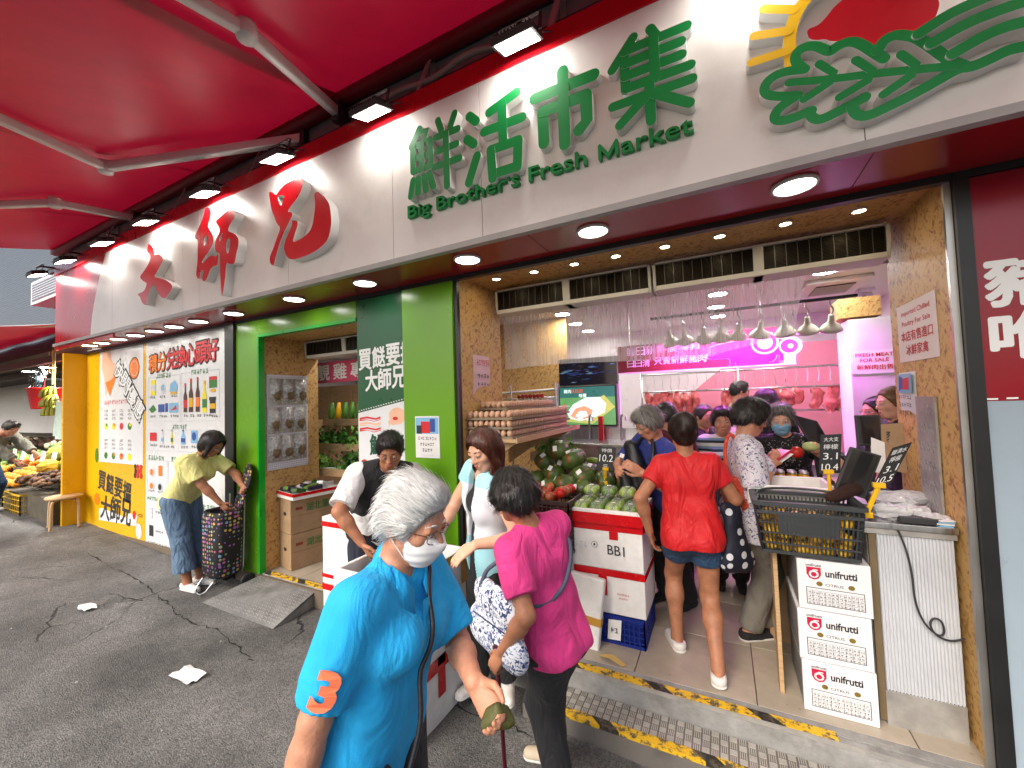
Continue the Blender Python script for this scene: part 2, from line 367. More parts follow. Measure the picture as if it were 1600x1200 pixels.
LED = mat('lit_lamp_lens', (1, 1, 1), .4, var=0, emit=(1, .97, .9), es=15)
FLOODLED = mat('lit_flood_lens', (1, 1, 1), .4, var=0, emit=(1, .97, .88), es=30)
WARMLED = mat('lit_warm_lens', (1, .9, .7), .4, var=0, emit=(1, .82, .5), es=32)
CEIL_LED = mat('lit_interior_lens', (1, 1, 1), .4, var=0, emit=(1, .98, .95), es=95)
PLASTIC_W = mat('white_plastic', (.7, .7, .69), .35, var=.05)
def ground_z(x, y):
    xx = max(-14, min(3, x)); c = .07*(2.3-max(0, min(2.3, y)))
    return -.277-.036*xx + c

XIONG_A = [(-3.054, 3.361), (-3.001, 3.337), (-2.954, 3.303), (-2.938, 3.316), (-2.885, 3.352), (-2.814, 3.365), (-2.744, 3.368), (-2.675, 3.364), (-2.642, 3.339), (-2.648, 3.286), (-2.677, 3.243), (-2.717, 3.209), (-2.771, 3.184), (-2.817, 3.15), (-2.817, 3.137), (-2.772, 3.125), (-2.766, 3.105), (-2.788, 3.078), (-2.829, 3.035), (-2.881, 2.982), (-2.933, 2.901), (-2.976, 2.817), (-2.993, 2.767), (-3.014, 2.767), (-3.04, 2.789), (-3.045, 2.824), (-3.034, 2.855), (-2.996, 2.901), (-2.953, 2.971), (-2.905, 3.04), (-2.952, 3.077), (-2.982, 3.138), (-3.019, 3.207), (-3.034, 3.271)]
XIONG_AH = [(-2.946, 3.29), (-2.917, 3.291), (-2.854, 3.276), (-2.877, 3.231), (-2.903, 3.198)]
XIONG_B = [(-2.49, 3.21), (-2.446, 3.175), (-2.398, 3.131), (-2.363, 3.08), (-2.352, 3.022), (-2.346, 2.96), (-2.354, 2.908), (-2.373, 2.852), (-2.408, 2.817), (-2.489, 2.785), (-2.591, 2.768), (-2.695, 2.763), (-2.783, 2.767), (-2.833, 2.796), (-2.862, 2.841), (-2.872, 2.882), (-2.856, 2.924), (-2.82, 2.968), (-2.779, 3.017), (-2.769, 3.047), (-2.773, 3.061), (-2.739, 3.056), (-2.705, 3.039), (-2.71, 3.008), (-2.736, 2.963), (-2.766, 2.905), (-2.756, 2.897), (-2.693, 2.899), (-2.626, 2.913), (-2.569, 2.938), (-2.54, 2.981), (-2.526, 3.04), (-2.511, 3.099), (-2.514, 3.156), (-2.523, 3.195)]
SHI_A = [(-3.956, 3.461), (-3.89, 3.438), (-3.864, 3.404), (-3.879, 3.351), (-3.927, 3.29), (-3.877, 3.23), (-3.827, 3.171), (-3.831, 3.116), (-3.885, 3.071), (-3.965, 3.023), (-4.024, 2.986), (-4.009, 2.967), (-3.936, 2.997), (-3.863, 3.011), (-3.793, 2.989), (-3.757, 3.01), (-3.758, 2.967), (-3.768, 2.906), (-3.835, 2.914), (-3.885, 2.896), (-3.929, 2.831), (-3.973, 2.8), (-4.013, 2.817), (-4.01, 2.861), (-3.98, 2.905), (-4.039, 2.907), (-4.047, 2.86), (-4.072, 2.836), (-4.107, 2.866), (-4.115, 2.904), (-4.092, 2.998), (-4.087, 3.129), (-4.084, 3.198), (-4.137, 3.222), (-4.122, 3.26), (-4.053, 3.319), (-3.993, 3.387), (-3.971, 3.438)]
SHI_AH = [(-3.979, 3.204), (-3.928, 3.201), (-3.92, 3.167), (-3.964, 3.12), (-3.987, 3.124)]
SHI_B = [(-3.805, 3.297), (-3.735, 3.316), (-3.652, 3.343), (-3.585, 3.352), (-3.532, 3.333), (-3.499, 3.298), (-3.513, 3.263), (-3.559, 3.236), (-3.599, 3.206), (-3.61, 3.166), (-3.547, 3.144), (-3.482, 3.103), (-3.454, 3.059), (-3.463, 3.008), (-3.489, 2.961), (-3.509, 2.889), (-3.536, 2.872), (-3.602, 2.891), (-3.628, 2.911), (-3.645, 2.868), (-3.649, 2.799), (-3.67, 2.725), (-3.698, 2.633), (-3.709, 2.639), (-3.724, 2.75), (-3.731, 2.852), (-3.73, 2.977), (-3.744, 3.013), (-3.792, 3.029), (-3.813, 3.073), (-3.806, 3.119), (-3.778, 3.16), (-3.729, 3.189), (-3.742, 3.239)]
SHI_BH = [(-3.743, 3.137), (-3.687, 3.18), (-3.694, 3.142), (-3.743, 3.098)]
SHI_BI = [(-3.634, 3.09), (-3.6, 3.114), (-3.576, 3.093), (-3.581, 3.033), (-3.608, 2.969), (-3.641, 3.006)]
DA = [(-4.998, 3.363), (-4.955, 3.333), (-4.909, 3.288), (-4.891, 3.246), (-4.889, 3.213), (-4.811, 3.21), (-4.76, 3.191), (-4.71, 3.144), (-4.722, 3.118), (-4.772, 3.09), (-4.836, 3.038), (-4.9, 3.005), (-4.772, 2.967), (-4.659, 2.93), (-4.586, 2.893), (-4.524, 2.85), (-4.562, 2.812), (-4.622, 2.779), (-4.671, 2.755), (-4.72, 2.759), (-4.783, 2.803), (-4.835, 2.855), (-4.874, 2.905), (-4.906, 2.933), (-4.965, 2.901), (-4.998, 2.861), (-5.031, 2.814), (-5.05, 2.746), (-5.091, 2.747), (-5.139, 2.778), (-5.167, 2.815), (-5.188, 2.85), (-5.244, 2.875), (-5.209, 2.886), (-5.147, 2.884), (-5.092, 2.895), (-5.059, 2.928), (-5.039, 2.964), (-5.113, 2.992), (-5.169, 3.025), (-5.19, 3.055), (-5.128, 3.083), (-5.06, 3.117), (-5.007, 3.152), (-4.967, 3.197), (-4.974, 3.237), (-5.041, 3.286), (-5.028, 3.332)]
SUN = [(0.585, 3.279), (0.5, 3.296), (0.432, 3.287), (0.384, 3.26), (0.353, 3.223), (0.329, 3.167), (0.318, 3.104), (0.321, 3.005)]
RAY1 = [(0.239, 3.286), (0.341, 3.232)]
RAY2 = [(0.198, 3.185), (0.319, 3.152)]
RAY3 = [(0.183, 3.074), (0.309, 3.07)]
RAY4 = [(0.324, 3.374), (0.385, 3.282)]
RAY5 = [(0.443, 3.392), (0.467, 3.313)]
PIG = [(0.381, 3.142), (0.419, 3.139), (0.448, 3.162), (0.472, 3.19), (0.495, 3.204), (0.54, 3.225), (0.622, 3.203), (0.695, 3.158), (0.754, 3.108), (0.775, 3.064), (0.764, 3.023), (0.748, 2.991), (0.712, 2.984), (0.69, 2.974), (0.662, 2.998), (0.626, 2.993), (0.596, 2.997), (0.584, 2.974), (0.57, 2.991), (0.555, 3.008), (0.508, 3.036), (0.454, 3.057), (0.441, 3.074), (0.41, 3.081), (0.385, 3.1)]
G1 = [(0.363, 2.968), (0.336, 3.006), (0.335, 3.044), (0.362, 3.062), (0.397, 3.054), (0.424, 3.03), (0.448, 3.002), (0.469, 3.018), (0.507, 3.022), (0.538, 3.001), (0.578, 2.946), (0.606, 2.909)]
G2 = [(0.588, 2.948), (0.61, 2.98), (0.641, 2.986), (0.67, 2.97), (0.698, 2.95), (0.742, 2.887), (0.78, 2.825), (0.815, 2.791)]
G3 = [(0.363, 2.968), (0.304, 2.985), (0.255, 2.983), (0.222, 2.954), (0.226, 2.914), (0.269, 2.89), (0.335, 2.869), (0.298, 2.856), (0.26, 2.833), (0.249, 2.799), (0.276, 2.782), (0.318, 2.782), (0.377, 2.79)]
G4 = [(0.366, 2.791), (0.381, 2.752), (0.409, 2.742), (0.455, 2.755), (0.499, 2.767), (0.543, 2.782)]
G5 = [(0.502, 2.759), (0.513, 2.72), (0.544, 2.705), (0.596, 2.717), (0.697, 2.747), (0.778, 2.78), (0.805, 2.788), (0.836, 2.779), (0.88, 2.789), (0.923, 2.802), (0.956, 2.797)]
MID = [(0.308, 2.931), (0.445, 2.891), (0.573, 2.86), (0.682, 2.83), (0.784, 2.801)]
V1 = [(0.41, 2.967), (0.468, 2.893), (0.354, 2.843)]
V2 = [(0.522, 2.934), (0.583, 2.853), (0.466, 2.808)]
V3 = [(0.651, 2.9), (0.701, 2.825), (0.594, 2.769)]
F1 = [(0.703, 2.955), (0.78, 2.989), (0.849, 3.001), (0.901, 3.007), (0.96, 3.009)]
F2 = [(0.734, 2.904), (0.823, 2.936), (0.91, 2.945), (0.988, 2.945)]
F3 = [(0.786, 2.842), (0.863, 2.872), (0.927, 2.881), (0.988, 2.871)]


# ------------------------------------------------------------------ setting: street, floors, steps
xs = sorted(set([-40, -30, -22, -16] + [round(-14+.25*i, 2) for i in range(77)] + [6, 9, 14, 25]))
ys = sorted(set([-25, -15, -9, -6] + [round(-4+.25*i, 2) for i in range(29)] + [4, 8, 20]))
_mb = MB(); _v = [(x, y, ground_z(x, y)+(math.sin(x*2.1+y*1.3)*math.sin(y*2.7-x)*.004)-(.35 if y > 3 and x > -9 else 0)) for y in ys for x in xs]
_n = len(xs); _mb.add(_v, [(j*_n+i, j*_n+i+1, (j+1)*_n+i+1, (j+1)*_n+i) for j in range(len(ys)-1) for i in range(_n-1)])
street = struct(_mb.build('street', asphalt(), smooth=True)); street['label'] = 'worn cracked grey asphalt street in front of the shop'

CRK = mat('crack_dirt', (.02, .018, .016), .95, var=.3)
for P in ([(-6.9, 2.05), (-6.1, 2.0), (-5.35, 1.98), (-4.95, 1.93), (-4.65, 1.9), (-4.3, 1.84), (-4.0, 1.82), (-3.75, 1.86), (-3.3, 1.8), (-3.0, 1.76)], [(-1.75, 2.1), (-1.55, 2.12), (-1.35, 2.1), (-1.2, 2.13), (-1.0, 2.12)], [(-4.7, 1.9), (-4.9, 1.78), (-5.3, 1.7)]):
    pts = []; rr_ = random.Random(len(P)*7)
    for (xa, ya), (xb, yb) in zip(P[:-1], P[1:]):
        for k in range(9): u = k/9; pts.append((xa+(xb-xa)*u+rr_.uniform(-.022, .022), ya+(yb-ya)*u+rr_.uniform(-.016, .016)))
    mb = MB(); ws_ = [rr_.choice([.001, .0015, .003, .004, .008]) for _ in pts]
    mb.add([(x+.3*w_, y+sg*w_, ground_z(x, y)+.0065) for (x, y), w_ in zip(pts, ws_) for sg in (-1, 1)], [(2*i, 2*i+2, 2*i+3, 2*i+1) for i in range(len(pts)-1)]); mb.build('crack', CRK, street)
mb = MB(); rr_ = random.Random(5)
for k in range(260):
    x, y = rr_.uniform(-8, -.2), rr_.uniform(.3, 2.3); s_ = rr_.uniform(.003, .010); a = rr_.uniform(0, 6); z = ground_z(x, y)+.006
    mb.add([(x+s_*math.cos(a), y+s_*math.sin(a), z), (x+s_*math.cos(a+2), y+s_*math.sin(a+2), z+s_*.5), (x+s_*math.cos(a+4), y+s_*math.sin(a+4), z+.001)], [(0, 1, 2)], rr_.randint(0, 2))
o = mb.build('street_grit', [CONC, mat('pale_grit', (.45, .43, .4), .9), mat('leaf_scrap', '#5a5030', .9)], street); o['kind'] = 'stuff'
TILE = mat('beige_floor_tile', (.42, .36, .28), .3, var=.25, vs=2.5, dirt=.5, ds=2.2, dirtcol=(.16, .12, .085))
GROUT = mat('dark_grout', (.14, .11, .08), .9)
floor = struct(boxpart('shop_floor', (-7.4, 2.5, -.45), (1.9, 6.7, -.006), GROUT)); floor['label'] = 'beige tiled shop floor'
_t = None
for i in range(-9, 3):
    for j in range(0, 7):
        x0 = .095+.643*i; y0 = 2.56+.57*j+(.0 if j else 0)
        if x0 < -5.6 or x0 > 1.4: continue
        o = MB().box((.003, .003, -.012), (.640, .567, 0)).build('floor_tile', TILE, None, bevel=.002) if _t is None else _t.copy()
        if _t is None: _t = o; o.location = (x0, y0, 0); setpar(o, floor)
        else: COL.objects.link(o); o.location = (x0, y0, 0)
# upper step: kerb with metal edge, then checker plate lower step
upper = struct(boxpart('upper_step', (-1.76, 2.455, -.42), (1.15, 2.5, -.002), CONC, bevel=.006)); upper['label'] = 'stained concrete kerb step at the shop entrance'
boxpart('step_edge', (-1.76, 2.452, -.022), (1.15, 2.456, .0015), ALU, upper)
kt = MB().box((-1.1, 2.457, -.001), (.42, 2.515, .0035)).build('hazard_tape', TAPE, upper); kt['label'] = 'worn yellow and black hazard tape along the kerb edge'
boxpart('threshold', (-1.76, 2.501, -.4), (1.15, 2.5595, .0005), CONC, upper)
lower = struct(boxpart('lower_step', (-1.15, 2.235, -.6), (1.15, 2.452, -.128), mat('dirty_step_plate', (.22, .2, .18), .5, metal=.3, var=.3, dirt=.5, ds=6), bevel=.003)); lower['label'] = 'lower entrance step of metal checker plate'
tb = MB()
for ix in range(54):
    for iy in range(4):
        x = -1.12+ix*.042; y = 2.305+iy*.042; k = (ix+iy) % 2
        for q in (-1.5, -.5, .5, 1.5):
            if k: tb.cbox((x, y+q*.009, -.126), (.034, .004, .006))
            else: tb.cbox((x+q*.009, y, -.126), (.004, .034, .006))
o = tb.build('tread_pattern', mat('worn_tread_bar', (.58, .55, .5), .35, metal=.4, var=.2), lower); o['kind'] = 'stuff'
boxpart('hazard_tape', (-1.15, 2.232, -.145), (.35, 2.285, -.1245), TAPE, lower)

# ramp at the side door
rm = thing('metal_ramp', 'grey aluminium checker plate ramp leaning on the side door sill', 'ramp', (-3.8, 2.35, -.13))
gz0 = ground_z(-4.3, 2.08)+.006; gz1 = ground_z(-3.35, 2.1)+.006
P = [(-4.36, 2.06, gz0), (-3.36, 2.10, gz1), (-3.40, 2.60, .006), (-4.2, 2.60, .006)]
mb = MB(); mb.add(P+[(x, y, z-.012 if z < 0 else z-.03) for x, y, z in P], [(0, 1, 2, 3), (7, 6, 5, 4), (0, 4, 5, 1), (1, 5, 6, 2), (2, 6, 7, 3), (3, 7, 4, 0)])
mb.build('plate', mat('dull_plate', (.27, .27, .265), .45, metal=.4, var=.3, vs=9, dirt=.6, ds=6), rm)
mb = MB(); mb.add([(-3.36, 2.1, gz1), (-3.40, 2.6, .004), (-3.40, 2.6, -.17), (-3.37, 2.1, -.17), (-3.38, 2.11, gz1), (-3.42, 2.6, .004), (-3.42, 2.6, -.17), (-3.39, 2.11, -.17)], [(0, 1, 2, 3), (7, 6, 5, 4), (0, 4, 5, 1)]); mb.build('side_plate', mat('dull_plate', (.36, .36, .355), .45, metal=.4, var=.3, vs=9, dirt=.6, ds=6), rm)
tb = MB()
for a in range(1, 34):
    for b in range(1, 17):
        u, v = a/34, b/17; p = Vector(P[0])*(1-u)*(1-v)+Vector(P[1])*u*(1-v)+Vector(P[2])*u*v+Vector(P[3])*(1-u)*v
        d = .011; k = (a+b) % 2
        tb.add([(p.x-d*1.2, p.y-d*(1 if k else -1), p.z+.001), (p.x, p.y-.003, p.z+.007), (p.x+d*1.2, p.y+d*(1 if k else -1), p.z+.001), (p.x, p.y+.004, p.z+.007)], [(0, 1, 2, 3)])
tb.build('tread_pattern', mat('bright_tread', (.6, .6, .59), .35, metal=.5, var=.15) if True else mat('dull_plate', (.36, .36, .355), .45, metal=.4, var=.3, vs=9, dirt=.6, ds=6), rm)['kind'] = 'stuff'
sill = struct(boxpart('side_sill', (-4.64, 2.53, -.5), (-1.76, 2.62, .002), CONC)); sill['label'] = 'concrete sill of the side door'
boxpart('hazard_tape', (-4.2, 2.535, 0), (-2.83, 2.60, .006), TAPE, sill)

# ------------------------------------------------------------------ shop building shell (interior room)
WALLW = mat('white_wall', (.66, .65, .64), .6, var=.06, dirt=.2, ds=1.2, dirtcol=(.4, .37, .33))
CEILW = mat('white_ceiling', (.72, .70, .71), .6, var=.05)
PINKW = mat('white_tiled_back_wall', (.7, .66, .68), .3, var=.05)
shop = thing('shop_building', 'red and white fronted fresh market shop with two openings', 'shop', (-1.8, 4.4, 0))
boxpart('rear_wall', (-7.4, 6.6, 0), (2.0, 6.7, 3.0), PINKW, shop)
boxpart('side_wall', (-7.5, 2.9, 0), (-7.4, 6.6, 3.0), WALLW, shop)
boxpart('side_wall', (1.65, 3.22, 0), (1.75, 6.6, 3.0), PINKW, shop)
boxpart('ceiling', (-7.4, 2.9, 2.70), (2.0, 6.7, 2.78), CEILW, shop)
boxpart('upper_wall', (-8.7, 2.60, 2.66), (4.0, 2.9, 6.5), mat('grey_render', (.2, .2, .2), .9, var=.2), shop)
boxpart('front_wall', (-2.83, 2.56, 0), (-1.79, 2.9, 2.64), WALLW, shop)
boxpart('front_wall', (-8.72, 2.56, -.3), (-4.78, 2.9, 2.66), WALLW, shop)
boxpart('front_wall', (1.02, 2.56, -.6), (4.0, 2.9, 2.66), WALLW, shop)
boxpart('lintel', (-4.3, 2.9, 2.79), (1.7, 3.4, 2.96), WALLW, shop)
# OSB portal of the main opening
boxpart('portal_panel', (-1.775, 2.545, .0), (-1.76, 3.22, 2.655), OSB, shop)['label'] = 'strand board reveal on the left of the main opening'
boxpart('portal_panel', (.97, 2.545, .0), (.99, 3.34, 2.655), OSB, shop)['label'] = 'strand board reveal on the right of the main opening'
boxpart('portal_panel', (-1.76, 2.545, 2.655), (.97, 3.22, 2.67), OSB, shop)['label'] = 'strand board ceiling of the main opening'
boxpart('portal_frame', (.945, 2.525, -.02), (.97, 2.545, 2.65), mat('aluminium_trim', (.4, .39, .37), .35, metal=.9), shop)
boxpart('black_post', (.972, 2.50, -.3), (1.022, 2.56, 2.64), BLACK, shop)
boxpart('black_post', (-1.765, 2.51, -.02), (-1.735, 2.545, 2.63), BLACK, shop)
boxpart('black_post', (-4.81, 2.49, -.12), (-4.645, 2.56, 2.62), BLACK, shop)
boxpart('black_header', (-8.7, 2.505, 2.595), (3.5, 2.55, 2.632), BLACK, shop)
# lime green frame of the side opening
GF = [('green_jamb', (-4.64, 2.515, -.1), (-4.25, 2.56, 2.6)), ('green_header', (-4.25, 2.515, 2.44), (-2.81, 2.56, 2.594))]
for n, a, b in GF: boxpart(n, a, b, GREEN_L, shop, bevel=.004)
boxpart('green_pilaster', (-2.262, 2.49, -.15), (-1.768, 2.557, 2.592), GREEN_L, shop, bevel=.004)
boxpart('green_edge', (-4.25, 2.508, 0), (-4.222, 2.57, 2.44), GREEN_E, shop)
boxpart('green_edge', (-4.222, 2.508, 2.41), (-2.81, 2.57, 2.44), GREEN_E, shop)
boxpart('portal_panel', (-4.265, 2.572, 0), (-4.25, 3.22, 2.43), OSB, shop)['label'] = 'strand board reveal of the side opening'
boxpart('portal_panel', (-4.25, 2.572, 2.43), (-2.83, 3.22, 2.445), OSB, shop)['label'] = 'strand board ceiling of the side opening'
# interior strand board wall left of the television
boxpart('strand_board_wall', (-3.0, 4.80, 0), (-1.68, 4.84, 2.8), OSB, shop)
pp = MB().tube([(-3.0, 4.77, 1.76), (-1.7, 4.77, 1.80)], .014, 8).build('conduit', PLASTIC_W, shop, smooth=True)
MB().tube([(-3.0, 4.77, 1.68), (-1.7, 4.77, 1.70)], .012, 8).build('conduit', PLASTIC_W, shop, smooth=True)

# ------------------------------------------------------------------ fascia sign
sign = thing('fascia_sign', 'long white and red shop fascia with raised red and green lettering', 'sign', (-3, 2.02, 2.62))
boxpart('backing', (-8.0, 2.05, 2.66), (3.5, 2.6, 3.70), RED, sign)
boxpart('top_trim', (-8.0, 2.012, 3.575), (3.5, 2.05, 3.70), RED, sign)
boxpart('bottom_trim', (-8.0, 2.006, 2.600), (3.5, 2.05, 2.635), mat('grey_trim', (.36, .35, .35), .4, var=.1), sign)
seams = [-6.2, -4.63, -4.31, -3.0, -1.893, -1.2, .55, 3.5]
for i, (a, b) in enumerate(zip(seams[:-1], seams[1:])):
    boxpart('white_panel', (a+.0015, 2.02, 2.636), (b-.0015, 2.045, 3.575), WHITE, sign, bevel=.0015)
# curved left end of the white field on a red end panel
cv = [(-6.2, 2.636), (-6.80, 2.636)]+[(-6.80+.42*(t**1.6), 2.636+.94*t) for t in [i/14 for i in range(1, 15)]]+[(-6.2, 3.575)]
cvp = MB(); cvp.add([(x, 2.02, z) for x, z in cv]+[(x, 2.045, z) for x, z in cv], [tuple(range(len(cv)-1, -1, -1))]+[(i, i+1, i+1+len(cv), i+len(cv)) for i in range(len(cv)-1)]); cvp.build('white_panel', WHITE, sign)
boxpart('red_end_panel', (-8.0, 2.03, 2.55), (-6.2, 2.049, 3.70), RED, sign)
for i, (a, b) in enumerate(zip([-8.0, -6.2, -4.3, -2.4, -.95, .6, 2.0], [-6.2, -4.3, -2.4, -.95, .6, 2.0, 3.5])):
    boxpart('soffit_panel', (a+.002, 2.05, 2.628), (b-.002, 2.5, 2.655), REDD, sign)
LRED = mat('red_letter_face', '#c5121f', .3, var=.06); LSIDE = mat('white_letter_return', (.74, .75, .73), .35, var=.05)
sp = lambda P: smooth_poly(P, 2)
fw = lambda P: [(x*1.0263, 1.67+(z-1.67)*1.0263) for x, z in sp(P)]   # letter faces stand 7 cm off the panel
o = outline([fw(DA)], [], 1.95, 2.02, LRED, LSIDE, 'letter', sign); o['label'] = 'red brush character 大'
o = outline([fw(SHI_A), fw(SHI_B)], [fw(SHI_AH), fw(SHI_BH), fw(SHI_BI)], 1.95, 2.02, LRED, LSIDE, 'letter', sign); o['label'] = 'red brush character 師'
o = outline([fw(XIONG_A), fw(XIONG_B)], [fw(XIONG_AH)], 1.95, 2.02, LRED, LSIDE, 'letter', sign); o['label'] = 'red brush character 兄'
LGREEN = mat('green_letter_face', '#068a45', .35, var=.06)
GLYPH = {'鮮': (.085, [[(.22, .99), (.04, .78)], [(.20, .93), (.37, .93), (.29, .78)], [(.08, .76), (.44, .76)], [(.08, .58), (.44, .58)], [(.08, .40), (.44, .40)], [(.08, .76), (.08, .40)], [(.26, .76), (.26, .40)], [(.44, .76), (.44, .40)], [(.08, .27), (.02, .05)], [(.19, .27), (.18, .07)], [(.31, .27), (.34, .07)], [(.42, .28), (.49, .08)], [(.61, .98), (.67, .83)], [(.93, .98), (.85, .83)], [(.56, .75), (.98, .75)], [(.58, .55), (.95, .55)], [(.53, .34), (1.0, .34)], [(.76, .75), (.76, .02)]]),
 '活': (.105, [[(.08, .92), (.20, .82)], [(.03, .63), (.15, .54)], [(.04, .07), (.20, .37)], [(.90, .97), (.44, .86)], [(.34, .64), (.98, .64)], [(.66, .90), (.66, .40)], [(.45, .38), (.91, .38)], [(.91, .38), (.88, .06)], [(.47, .07), (.88, .07)], [(.45, .38), (.47, .02)]]),
 '市': (.12, [[(.50, .99), (.50, .80)], [(.04, .78), (.96, .78)], [(.17, .56), (.17, .14)], [(.17, .56), (.84, .56)], [(.84, .56), (.84, .24), (.72, .15)], [(.50, .78), (.50, .03)]]),
 '集': (.088, [[(.33, .99), (.05, .72)], [(.21, .86), (.21, .44)], [(.54, 1.0), (.60, .90)], [(.21, .87), (.95, .87)], [(.21, .73), (.88, .73)], [(.21, .59), (.88, .59)], [(.21, .45), (.97, .45)], [(.57, .87), (.57, .45)], [(.04, .30), (.98, .30)], [(.50, .44), (.50, .01)], [(.46, .29), (.12, .07)], [(.54, .29), (.94, .06)]])}
for ch, x0, x1, z0, z1 in (('鮮', -1.70, -1.31, 2.965, 3.41), ('活', -1.27, -.89, 2.925, 3.39), ('市', -.835, -.48, 2.98, 3.39), ('集', -.42, -.04, 2.96, 3.41)):
    wd, ST = GLYPH[ch]; mb = MB(); wd *= .53
    for k, P in enumerate(ST): stroke([(x0+a*(x1-x0), z0+b*(z1-z0)) for a, b in P], wd, 1.972-.0007*k, 2.019, LGREEN, LSIDE, 'letter', sign, mb)
    mb.build('letter', [LGREEN, LSIDE], sign)['label'] = 'raised green character '+ch
_x = -1.742; _k = (1.69)/17.6
eng = "Big Brother's Fresh Market"; full = text_geo(eng, .012, .5)[0]; sxe = 1.69/(full[:, 0].max()-full[:, 0].min()); 
adv = 0
for i, ch in enumerate(eng):
    if ch == ' ': continue
    bd = .003 if ch == 'M' else .012
    pre = text_geo(eng[:i+1].replace(' ', 'i') if False else eng[:i+1], .012, .5)[0]; xr = pre[:, 0].max()
    g = text_geo(ch, .012, .5)[0]; wch = g[:, 0].max()-g[:, 0].min(); y0 = g[:, 1].min()
    gh = g[:, 1].max()-g[:, 1].min(); sz = .112
    if ch == 'M':
        xm, wm, hm_ = -1.742+(xr-wch-full[:, 0].min())*sxe, wch*sxe, gh*sz; mb = MB()
        for k_, Pm in enumerate(([(.09, .09), (.09, .9)], [(.09, .9), (.5, .12)], [(.5, .12), (.91, .9)], [(.91, .9), (.91, .09)])): stroke([(xm+a_*wm, 2.868+y0*sz+b_*hm_) for a_, b_ in Pm], .017, 1.990-.0006*k_, 2.019, LGREEN, LGREEN, 'letter', sign, mb)
        mb.build('letter', [LGREEN, LGREEN], sign); continue
    lettering(ch, (-1.742+(xr-wch-full[:, 0].min())*sxe, 2.019, 2.868+y0*sz), (1, 0, 0), (0, 0, 1), [LGREEN], sign, w=wch*sxe, h=gh*sz, bold=bd, ext=.028, name='letter')
# logo: sun, pig, leaves and field rows
YEL = mat('yellow_letter_face', '#f2c316', .4, var=.05); WS = LSIDE
lg = MB()
def st(P, wd, m, k, nm, it=3): stroke(smooth_line(P, it) if len(P) > 2 else P, wd, 1.972-.0008*k, 2.02, m, WS, nm, sign)
st(SUN, .045, YEL, 1, 'sun_ring')
for k, P in enumerate((RAY1, RAY2, RAY3, RAY4, RAY5)): st(P, .036, YEL, 2+k, 'sun_ray')
outline([sp(PIG)], [], 1.985, 2.02, mat('red_pig_face', '#bf1626', .35, var=.1), WS, 'pig_emblem', sign)
for k, P in enumerate((G1, G2, G3[:7], G3[6:], G4, G5)): st(P, .037, LGREEN, 4+k, 'leaf_outline', 2)
for k, P in enumerate((MID, V1, V2, V3)): st(P, .030, LGREEN, 11+k, 'leaf_vein', 1)
for k, P in enumerate((F1, F2, F3)): st(P, .038, LGREEN, 16+k, 'field_row', 2)

# ------------------------------------------------------------------ lamps
def downlight(x, y, z, r, m, nm, label, group, cat='lamp'):
    t = thing(nm, label, cat, (x, y, z), 0, group)
    MB().lathe([(r*1.0, 0), (r*1.16, 0), (r*1.16, -.012), (r*1.02, -.016), (r, -.010)], (x, y, z), 24).build('bezel', PLASTIC_W, t, smooth=True)
    MB().disc((x, y, z-.011), r, 24, flip=True).build('lens', m, t)
    return t
SOFL = [(.35, 2.25, .082), (-.605, 2.25, .08), (-1.461, 2.25, .08), (-2.42, 2.26, .08), (-3.28, 2.26, .08), (-4.24, 2.28, .08), (-4.89, 2.28, .08), (-5.40, 2.28, .08), (-5.85, 2.28, .08), (-6.33, 2.28, .08), (-6.80, 2.28, .08), (-7.31, 2.28, .08), (-7.7, 2.28, .08)]
beside = ['beside the pig emblem end of the fascia', 'above the middle of the main opening', 'above the left corner of the main opening', 'above the dark green poster', 'above the side opening', 'above the green jamb']
for i, (x, y, r) in enumerate(SOFL):
    lb = 'round lit downlight in the red soffit '+beside[i] if i < 6 else 'round lit downlight in the row above the wall posters, '+['nearest the camera', 'second', 'third', 'fourth', 'fifth', 'sixth', 'farthest'][i-6]+(' from the green jamb' if 0 < i-6 < 6 else '')
    downlight(x, y, 2.628, r, LED, 'soffit_downlight', lb, 'soffit downlights')
PD = [(-1.55, 2.80), (-1.22, 2.80), (-.90, 2.80), (-.60, 2.80), (-.28, 2.80), (.04, 2.80), (.38, 2.80), (.72, 2.82)]
for i, (x, y) in enumerate(PD):
    downlight(x, y, 2.655, .03, WARMLED, 'portal_spotlight', 'small warm spotlight in the strand board ceiling, %s from the left reveal' % ['first', 'second', 'third', 'fourth', 'fifth', 'sixth', 'seventh', 'last'][i], 'portal spotlights')
